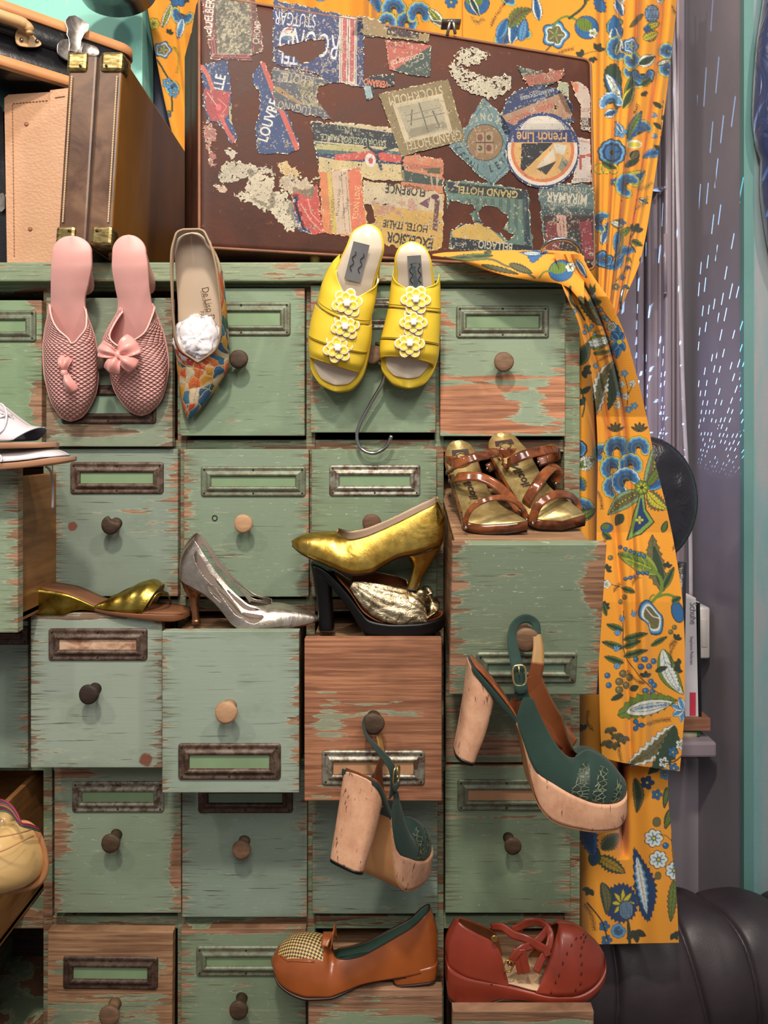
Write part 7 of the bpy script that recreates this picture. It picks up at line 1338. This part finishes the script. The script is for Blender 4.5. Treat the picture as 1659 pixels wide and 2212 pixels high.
# ---------------------------------------------------------------- tortoiseshell sandals
TOR=M('tortoiseshell_plastic'); v=TOR.coord(); n=TOR.noise(v,26,3,.5,1.5); TOR.p(col=TOR.mix(TOR.ramp(n,.35,.65),tuple(lin((70,32,16))),tuple(lin((138,76,38)))),rough=.14,coat=.5,sss=.0); TOR=TOR.m
GFB=crinkle('pale_gold_insole',(206,184,128),.42,.75,20,.25,(170,146,92)); STUD=simple('steel_rivet',(200,196,190),.2,1)
def sandal(label,pairs,ys,straps,heel,txt):
    g=empty('strappy_mule_sandal',P(pairs[4][0],pairs[4][1],ys[4]),label,'shoe',SH); K=np.array([list(p)+[y_] for p,y_ in zip(pairs,ys)],float)
    n=70; q=smooth(K,n); L=PA(q[:,0],q[:,1],q[:,4]); R=PA(q[:,2],q[:,3],q[:,4]); th=np.linspace(.008,.015,n)[:,None]
    def lay(a0,a1,ex): 
        rr=[]; c=(L+R)/2; h=(R-L)/2*ex
        for a,b in((-1,0),(-1,1),(0,1),(1,1),(1,0),(0,0)): rr.append(c+h*a-np.array([0,0,1])*(a0+(a1-a0)*b)*th/.015*1.0)
        return loft(np.stack(rr,1))
    mk('insole',*lay(-.0012,.0006,.97),GFB,g); mk('platform_sole',*lay(.0007,.0135,1.04),TOR,g); mk('outsole',*lay(.0137,.0165,1.0),BLKL,g)
    R_h=[]
    for (px,py,y_,w_,dp) in mono(heel,14):
        c=P(px,py,y_); t=np.linspace(0,2*np.pi,18,endpoint=False); R_h.append([c+np.array([w_*math.cos(a),dp*math.sin(a),0]) for a in t])
    mk('heel',*loft(np.array(R_h)),TOR,g)
    for pts,wd,nr in straps:
        V,f,uv=ribbon([P(*p) for p in pts],wd,nr,44); o=mk('strap',V,f,TOR,g,uv=uv,solid=.0028,bevel=0)
        for e in(0,-1):
            p_=P(*pts[e]); nxt=P(*pts[1 if e==0 else -2])
            mk('stud',*tube([p_+[0,.0,0],p_+[0,-.0045,0]],[.003,.0018],10),STUD,o)
    # printed mark and lettering on the insole
    def onsole(V2,u0,v0,hu,hv):   # u along, v across
        u=np.clip(u0+V2[:,0]*hu,0,1)*(n-1); i=np.clip(u.astype(int),0,n-2); fr=(u-i)[:,None]; v=(v0-V2[:,1]*hv)[:,None]
        a=L[i]*(1-fr)+L[i+1]*fr; b=R[i]*(1-fr)+R[i+1]*fr; return a*(1-v)+b*v+np.array([0,-.0008,.0022])
    V,f=text_mesh(txt,.02); mk('lettering',onsole(np.array(V),.50,.45,.075,.34),f,DKS,g,smooth=False)
    V,f=text_mesh('MADE IN ITALY',.0); 
    q4=np.array([(-1,-.5),(1,-.5),(1,.5),(-1,.5),(-.0,-.5),(0,.5)],float); 
    mk('printed_mark',onsole(np.array([(-.6,1.3),(-.6,-1.3),(.5,-1.3),(.5,-.9),(-.1,-.5),(-.1,.5),(.5,.9),(.5,1.3)]),.21,.5,.055,.22),[(0,1,2,3,4,5,6,7)],DKS,g,smooth=False)
    a=np.linspace(0,2*np.pi,24,endpoint=False); ring=onsole(np.stack([.5+.55*np.cos(a),.62*np.sin(a)],-1),.22,.5,.055,.26); mk('printed_ring',*tube(ring,.0007,5,True),DKS,g)
    return g
ysL=[-.030,-.032,-.045,-.070,-.095,-.125,-.155,-.18,-.192,-.196]
sandal('tortoiseshell strappy high heel sandal with gold insole, left of the pair on the open drawer',[(978,953,996,951),(966,965,1016,960),(962,986,1028,980),(968,1015,1036,1008),(978,1045,1046,1038),(988,1075,1061,1068),(997,1105,1085,1094),(1004,1126,1114,1110),(1040,1134,1132,1121),(1095,1132,1139,1126)],ysL,
 [([(971,1020,-.085),(976,1008,-.112),(990,1000,-.125),(1020,989,-.130),(1050,982,-.118),(1074,979,-.095),(1081,988,-.072),(1070,1002,-.055),(1052,1012,-.05)],.0155,(0,-1,.45)),
  ([(978,1040,-.100),(982,1032,-.125),(1000,1029,-.140),(1036,1030,-.150),(1072,1047,-.155),(1104,1077,-.160),(1124,1104,-.165)],.0155,(0,-1,.45)),
  ([(1006,1139,-.200),(1007,1120,-.207),(1020,1096,-.212),(1050,1079,-.214),(1085,1074,-.206),(1115,1083,-.193),(1132,1103,-.180),(1137,1122,-.176)],.0085,(0,-1,.6))],
 [(992,985,-.050,.026,.026),(992,1005,-.052,.022,.020),(990,1040,-.055,.014,.012),(990,1068,-.058,.011,.010)],'Nicoli')
ysR=[-.020,-.022,-.035,-.060,-.085,-.115,-.145,-.165,-.178,-.180]
sandal('tortoiseshell strappy high heel sandal with gold insole, right of the pair beside the cabinet edge',[(1070,937,1090,934),(1059,948,1110,941),(1055,966,1124,956),(1064,991,1141,975),(1082,1022,1157,1005),(1100,1052,1173,1034),(1118,1082,1196,1060),(1135,1108,1228,1082),(1162,1123,1254,1102),(1214,1126,1264,1113)],ysR,
 [([(1092,1010,-.085),(1096,1000,-.105),(1110,992,-.118),(1140,980,-.120),(1172,973,-.105),(1198,968,-.082),(1206,978,-.062),(1190,990,-.045),(1162,998,-.04)],.0165,(0,-1,.45)),
  ([(1133,1098,-.150),(1140,1080,-.165),(1160,1046,-.165),(1180,1020,-.145),(1196,1008,-.115),(1204,1022,-.090),(1200,1044,-.085)],.0165,(-.3,-1,.45)),
  ([(1150,1130,-.180),(1154,1110,-.187),(1165,1088,-.190),(1188,1072,-.186),(1213,1066,-.175),(1236,1073,-.158),(1247,1090,-.148),(1244,1106,-.150)],.0135,(0,-1,.6))],
 [(1085,968,-.042,.026,.026),(1086,990,-.044,.022,.020),(1088,1030,-.047,.014,.012),(1090,1062,-.050,.011,.010)],'Nicoli')

# ---------------------------------------------------------------- white lace-up shoes at the left
WHT=simple('white_smooth_leather',(206,200,204),.35,coat=.15,bs=.05,var=.04); GRL=simple('grey_shoe_lining',(130,128,136),.6)
def white(label,y,rows,sole,laces=None):
    g=empty('white_lace_up_shoe',P(sole[2][0],sole[2][2],y),label,'shoe',SH)
    N=60; B,T,q=keys2(rows,N,y); al=q[:,5].clip(0,1); al[al>.96]=1; wv=q[:,4]*endcap(N,.08,0); G,f,uv,_,_=shell(B,T,YL,wv,wv,al,al,m=18,n=2.2); mk('upper',G.reshape(-1,3),f,[WHT,GRL],g,uv=uv,solid=.0018,smat=1)
    mk('sole',*slab(sole,50,y),simple('tan_welted_sole',(176,128,96),.5),g); mk('insole',*footbed([(r[0],r[1]-1,r[3]*.9) for r in sole],40,y),GRL,g)
    for i,(pts) in enumerate(laces or []): mk('lace',*tube(smooth([P(*p) for p in pts],24),.0016,7),WHT,g)
    return g
yw=-.200
white('white open-toe lace-up shoe, upper one of the two at the left edge',yw,[(-190,950,-180,830,.012,.6),(-180,952,-160,832,.026,.5),(-140,953,-120,850,.031,.5),(-80,954,-60,852,.034,.55),(-30,954,-20,862,.038,.8),(0,954,6,876,.040,1),(30,953,40,903,.041,1),(48,952,66,919,.041,1),(56,951,92,922,.040,1)],
 [(-190,954,966,.02),(-120,956,968,.03),(-60,956,968,.034),(0,956,969,.039),(60,956,968,.041),(100,956,967,.034),(122,957,965,.014)],[[(-10,878,yw-.020),(0,872,yw-.024),(10,880,yw-.026),(14,900,yw-.03),(8,925,yw-.038),(-5,938,yw-.042)],[(-8,890,yw-.022),(6,893,yw-.022),(18,896,yw-.02),(28,905,yw-.015)],[(-12,905,yw-.030),(4,900,yw-.028),(16,895,yw-.022),(26,897,yw-.015)]])
white('white open-toe lace-up shoe with pinched toe, lower one of the two at the left edge',yw+.005,[(-150,990,-146,950,.02,.6),(-100,996,-96,962,.032,.5),(-40,998,-38,968,.038,.7),(0,998,2,975,.040,1),(50,995,52,971,.041,1),(90,991,98,967,.040,1),(104,989,124,972,.038,1),(110,988,146,982,.035,1)],
 [(-150,994,1010,.02),(-100,998,1012,.032),(0,1000,1013,.040),(60,997,1010,.041),(110,991,1004,.038),(145,987,998,.026),(163,987,993,.010)],[[(-10,980,yw-.03),(0,984,yw-.038),(3,992,yw-.04),(1,998,yw-.041)]])
LAC=simple('grey_white_flat_lace',(176,172,172),.7)
V,f,uv=ribbon([P(98,1008,-.16),P(106,1014,-.158),P(112,1028,-.15),P(114,1060,-.15),P(113,1098,-.15)],.0035,(0,-1,0),30); mk('shoe_lace',V,f,LAC,solid=.001,label='flat pale shoe lace dangling beside the open drawer below the white shoes',cat='shoe lace')
# cream shoe with coloured laces, bottom left
CRM_=simple('cream_patent_leather',(206,170,112),.22,coat=.6,var=.03); WELT=simple('tan_welt',(170,116,74),.5,bs=.2)
yc=-.30; g=empty('cream_shoe',P(-10,1900,yc),'glossy cream patent shoe with a rounded toe and tan welt, in the open drawer','shoe',SH)
def dome(out,c,y0,hz,n=22,m=90,name='toe_upper',mat=None,par=None,p_=.5,skw=0):
    o=smooth(out,m,True); O=PA(o[:,0],o[:,1],y0); C=P(*c,y0); r=np.linspace(1,0,n)
    G=np.stack([C+(O-C)*(math.sin(k*math.pi/2) if True else k)+np.array(hz)*(max(1-(math.sin(k*math.pi/2))**2,0)**p_) for k in r]); return mk(name,G.reshape(-1,3),gridf(n,m,True),mat,par)
out=[(-130,1760),(-60,1768),(0,1778),(45,1772),(72,1790),(88,1822),(95,1856),(88,1888),(64,1908),(20,1920),(-40,1925),(-110,1915),(-150,1850)]
dome(out,(-10,1850),yc,(0,-.075,.014),mat=CRM_,par=g)
so=smooth([(x+(7 if x>20 else 0),y_+(10 if y_>1850 else 2)) for x,y_ in out],80,True); R=[PA(-10+(so[:,0]+10)*s,1850+(so[:,1]-1850)*s,yc+dy) for s,dy in((.9,-.002),(1.0,-.004),(1.035,.0),(1.035,.010),(1.0,.013),(.9,.013))]
R=np.array(R); mk('welt_sole',R.reshape(-1,3),[tuple(q) for q in gridf(6,80,True,True)],WELT,g)
if True:
    mk('toe_seam',*tube(smooth([P(-40,1812,yc-.075),P(10,1806,yc-.078),P(48,1798,yc-.066),P(68,1792,yc-.040)],24),.0009,6),WELT,g); mk('toe_seam',*tube(smooth([P(-40,1850,yc-.086),P(5,1838,yc-.084),P(50,1816,yc-.070),P(72,1806,yc-.040)],24),.0009,6),WELT,g)
cols=[(140,30,60),(40,90,90),(170,60,90),(160,120,50),(60,60,70),(120,30,50),(70,110,80)]
for k,c in enumerate(cols):
    dz=k*3.2; pts=[(-30,1735+dz*1.4,yc-.02),(0,1728+dz*1.2,yc-.03),(22,1738+dz,yc-.035),(38,1760+dz*.8,yc-.04),(46,1778+dz*.3,yc-.045)]+([(66,1782+dz*.4,yc-.03),(86,1792+dz*.2,yc-.01)] if k%2==0 else [])
    mk('lace',*tube(smooth([P(*p) for p in pts],30),.0013,6),simple('lace_colour_%d'%k,c,.6),g)
mk('tongue',*tube(smooth([P(-60,1790,yc+.03),P(-20,1778,yc+.01),P(20,1776,yc+.0)],12),.014,10),CRM_,g)

# ---------------------------------------------------------------- things at the right
BLK2=M('soft_black_leather'); v=BLK2.coord(); BLK2.p(col=tuple(lin((34,32,40))),rough=.32,coat=.15); BLK2.bump(BLK2.noise(v,28,4,.6,1.5),.6,.006); BLK2=BLK2.m
g=empty('round_leather_cushion',P(1400,1080,.13),'round black leather cushion with corded seam, behind the floral cloth at the window','cushion')
t=np.linspace(0,2*np.pi,80,endpoint=False); o=[(1392+112*math.cos(a),1085+138*math.sin(a)) for a in t]
n,m=24,80
def lens(cx,cy,rx,ry,y0,h,n=24,m=80,wr=.004,tilt=0):
    G=[]
    for s in(-1,1):
        for k in (np.linspace(1,0.02,n) if s<0 else np.linspace(.02,1,n)):
            k2=math.sin(k*math.pi/2) if k<1 else 1
            row=[]
            for a in t:
                p=P(cx+rx*k2*math.cos(a),cy+ry*k2*math.sin(a),y0); w_=mnoise.noise(Vector((k2*math.cos(a)*3,k2*math.sin(a)*3,s)))*wr*(1-k2**4)*2; p=p+np.array([0,s*(h*(1-k2**2)**.5+w_),0]); row.append(p)
            G.append(row)
    return np.array(G)
G=lens(1392,1082,112,136,.14,.035); mk('cover',G.reshape(-1,3),gridf(48,80,True),BLK2,g)
mk('corded_seam',*tube([P(1392+112*math.cos(a),1082+136*math.sin(a),.14) for a in t],.0035,8,True),BLK2,g)
mk('piping',*tube([P(1392+103*math.cos(a),1082+126*math.sin(a),.127) for a in t],.0016,6,True),simple('brown_piping',(92,62,50),.5),g)
mk('dark_wedge',*tube([P(1470,1215,.16),P(1471,1420,.16)],[.012,.008],8),BLK2,g)  # dark tapered strip added below the cushion, not an identified part
NAV=M('navy_padded_satin'); v=NAV.coord(); NAV.p(col=tuple(lin((30,44,84))),rough=.3,sheen=.4); NAV.bump(NAV.noise(NAV.map(v,scale=(1,1,.5),rot=(0,.6,0)),18,3,.5,1),.8,.012); NAV=NAV.m
g=empty('navy_garment',P(1720,250,.25),'shiny navy blue quilted garment hanging on the teal wall at the right edge','garment')
rows=[(-60,1655,1850),(20,1646,1850),(100,1634,1850),(200,1627,1850),(250,1625,1850),(320,1634,1850),(345,1643,1850),(400,1642,1850),(480,1650,1845),(560,1668,1830),(600,1700,1800)]
q=mono(np.array(rows,float)[:,1:],60,[r[0] for r in rows]); py=np.linspace(-60,600,60); u=np.linspace(0,1,40); PX=q[:,0:1]*(1-u)+q[:,1:2]*u; PY=py[:,None]+0*u; Y=.325-.075*np.sin(np.pi*np.clip(u,0,1))**.35-.008*np.sin(PY/38+PX/20)*np.sin(np.pi*u)
mk('padded_cloth',PA(PX,PY,Y),gridf(60,40),NAV,g,solid=.003); mk('hanging_loop',*tube([P(1740,-60,.28),P(1740,-90,.30),P(1742,-110,.32)],.004),NAV,g)
# shelf things on the window sill
SZ=P(1500,1604,.42)[2]
def sitbox(x0,x1,ytop,yb,y,dep,mat,name,label,cat,bev=.001,parts=None):
    a=P(x0,yb,y); b=P(x1,ytop,y); return box2(a,(b[0],y+dep,b[2]))
g=empty('green_tin',P(1495,1608,.47),'small green rounded tin with a picture label, lying on the window sill','tin')
a=P(1440,1606,.45); b=P(1515,1576,.45); V,f=box2((a[0],.45,SZ),(b[0],.51,b[2])); mk('body',V,f,simple('green_enamel',(44,112,66),.3),g,bevel=.005)
a=P(1470,1600,.449); b=P(1505,1582,.449); mk('picture_label',*box2((a[0],.4485,a[2]),(b[0],.4495,b[2])),simple('beige_label',(176,164,140),.6,var=.3),g)
zt1=P(1500,1576,.45)[2]; a=P(1436,1575,.44); b=P(1535,1552,.44)
mk('wooden_block',*box2((a[0],.44,zt1+.0005),(b[0],.56,b[2])),wood('tan_wood_block',(160,112,88),(130,88,68)),label='tan wooden block lying across the green tin under the books',cat='block',bevel=.001,smooth=False)
zt2=b[2]+.0005
def book(name,x0,x1,yt,y,label,mat,lean=0):
    g=empty(name,P((x0+x1)/2,1550,y+.04),label,'book'); a=P(x0,1550,y); b=P(x1,yt,y); w_=b[0]-a[0]
    V,f=box2((a[0],y,zt2),(b[0],y+.13,b[2])); V[V[:,2]>zt2+.01,0]+=lean; mk('cover',V,f,mat,g,smooth=False,bevel=.0008); V,f=box2((a[0]+.0012,y+.001,zt2+.001),(b[0]-.0012,y+.128,b[2]-.0+.0006)); V[V[:,2]>zt2+.01,0]+=lean; mk('pages',V,f,simple('book_pages',(214,206,190),.8),g,smooth=False); return g,a,b
book('red_book',1462,1477,1284,.45,'red book standing at the left of the row on the window sill',simple('crimson_book_cover',(160,36,62),.5),-.004)
g,a,b=book('white_book',1480,1509,1292,.45,'thick white book with a red tag at the foot of its spine',simple('white_book_cover',(206,202,208),.45,var=.03),-.006)
V,f=text_mesh('Schuhe',.0); k=1.783/F; dk_=simple('grey_print',(120,114,122),.6)
ontop(np.array(V),1497,1325,.449,17,90,dk_,g,1.0,tri=f,off=-.0008,nm='spine_title')
V,f=text_mesh('Stephanie Pedersen',.0); ontop(np.array(V),1494,1405,.449,8,90,dk_,g,1.0,tri=f,off=-.0008,nm='spine_author')
a=P(1490,1546,.449); b=P(1503,1496,.449); mk('red_tag',*box2((a[0],.4488,a[2]),(b[0],.4498,b[2])),simple('red_tag',(200,60,80),.5),g,smooth=False)
book('black_book',1510,1516,1302,.45,'thin black book at the right end of the row on the sill',simple('black_book_cover',(24,24,28),.4),-.004)
g=empty('white_switch_box',P(1526,1368,.50),'white rounded plastic box fixed to the mauve wall behind the books','switch box'); a=P(1508,1424,.50); b=P(1535,1312,.50); mk('housing',*box2((a[0],.50,a[2]),(b[0],.56,b[2])),simple('white_plastic',(206,200,196),.4,var=.02),g,bevel=.006); mk('rocker',*box2((a[0]+.008,.498,a[2]+.03),(b[0]-.008,.502,b[2]-.03)),simple('white_plastic2',(196,190,186),.4,var=.02),g,bevel=.001)
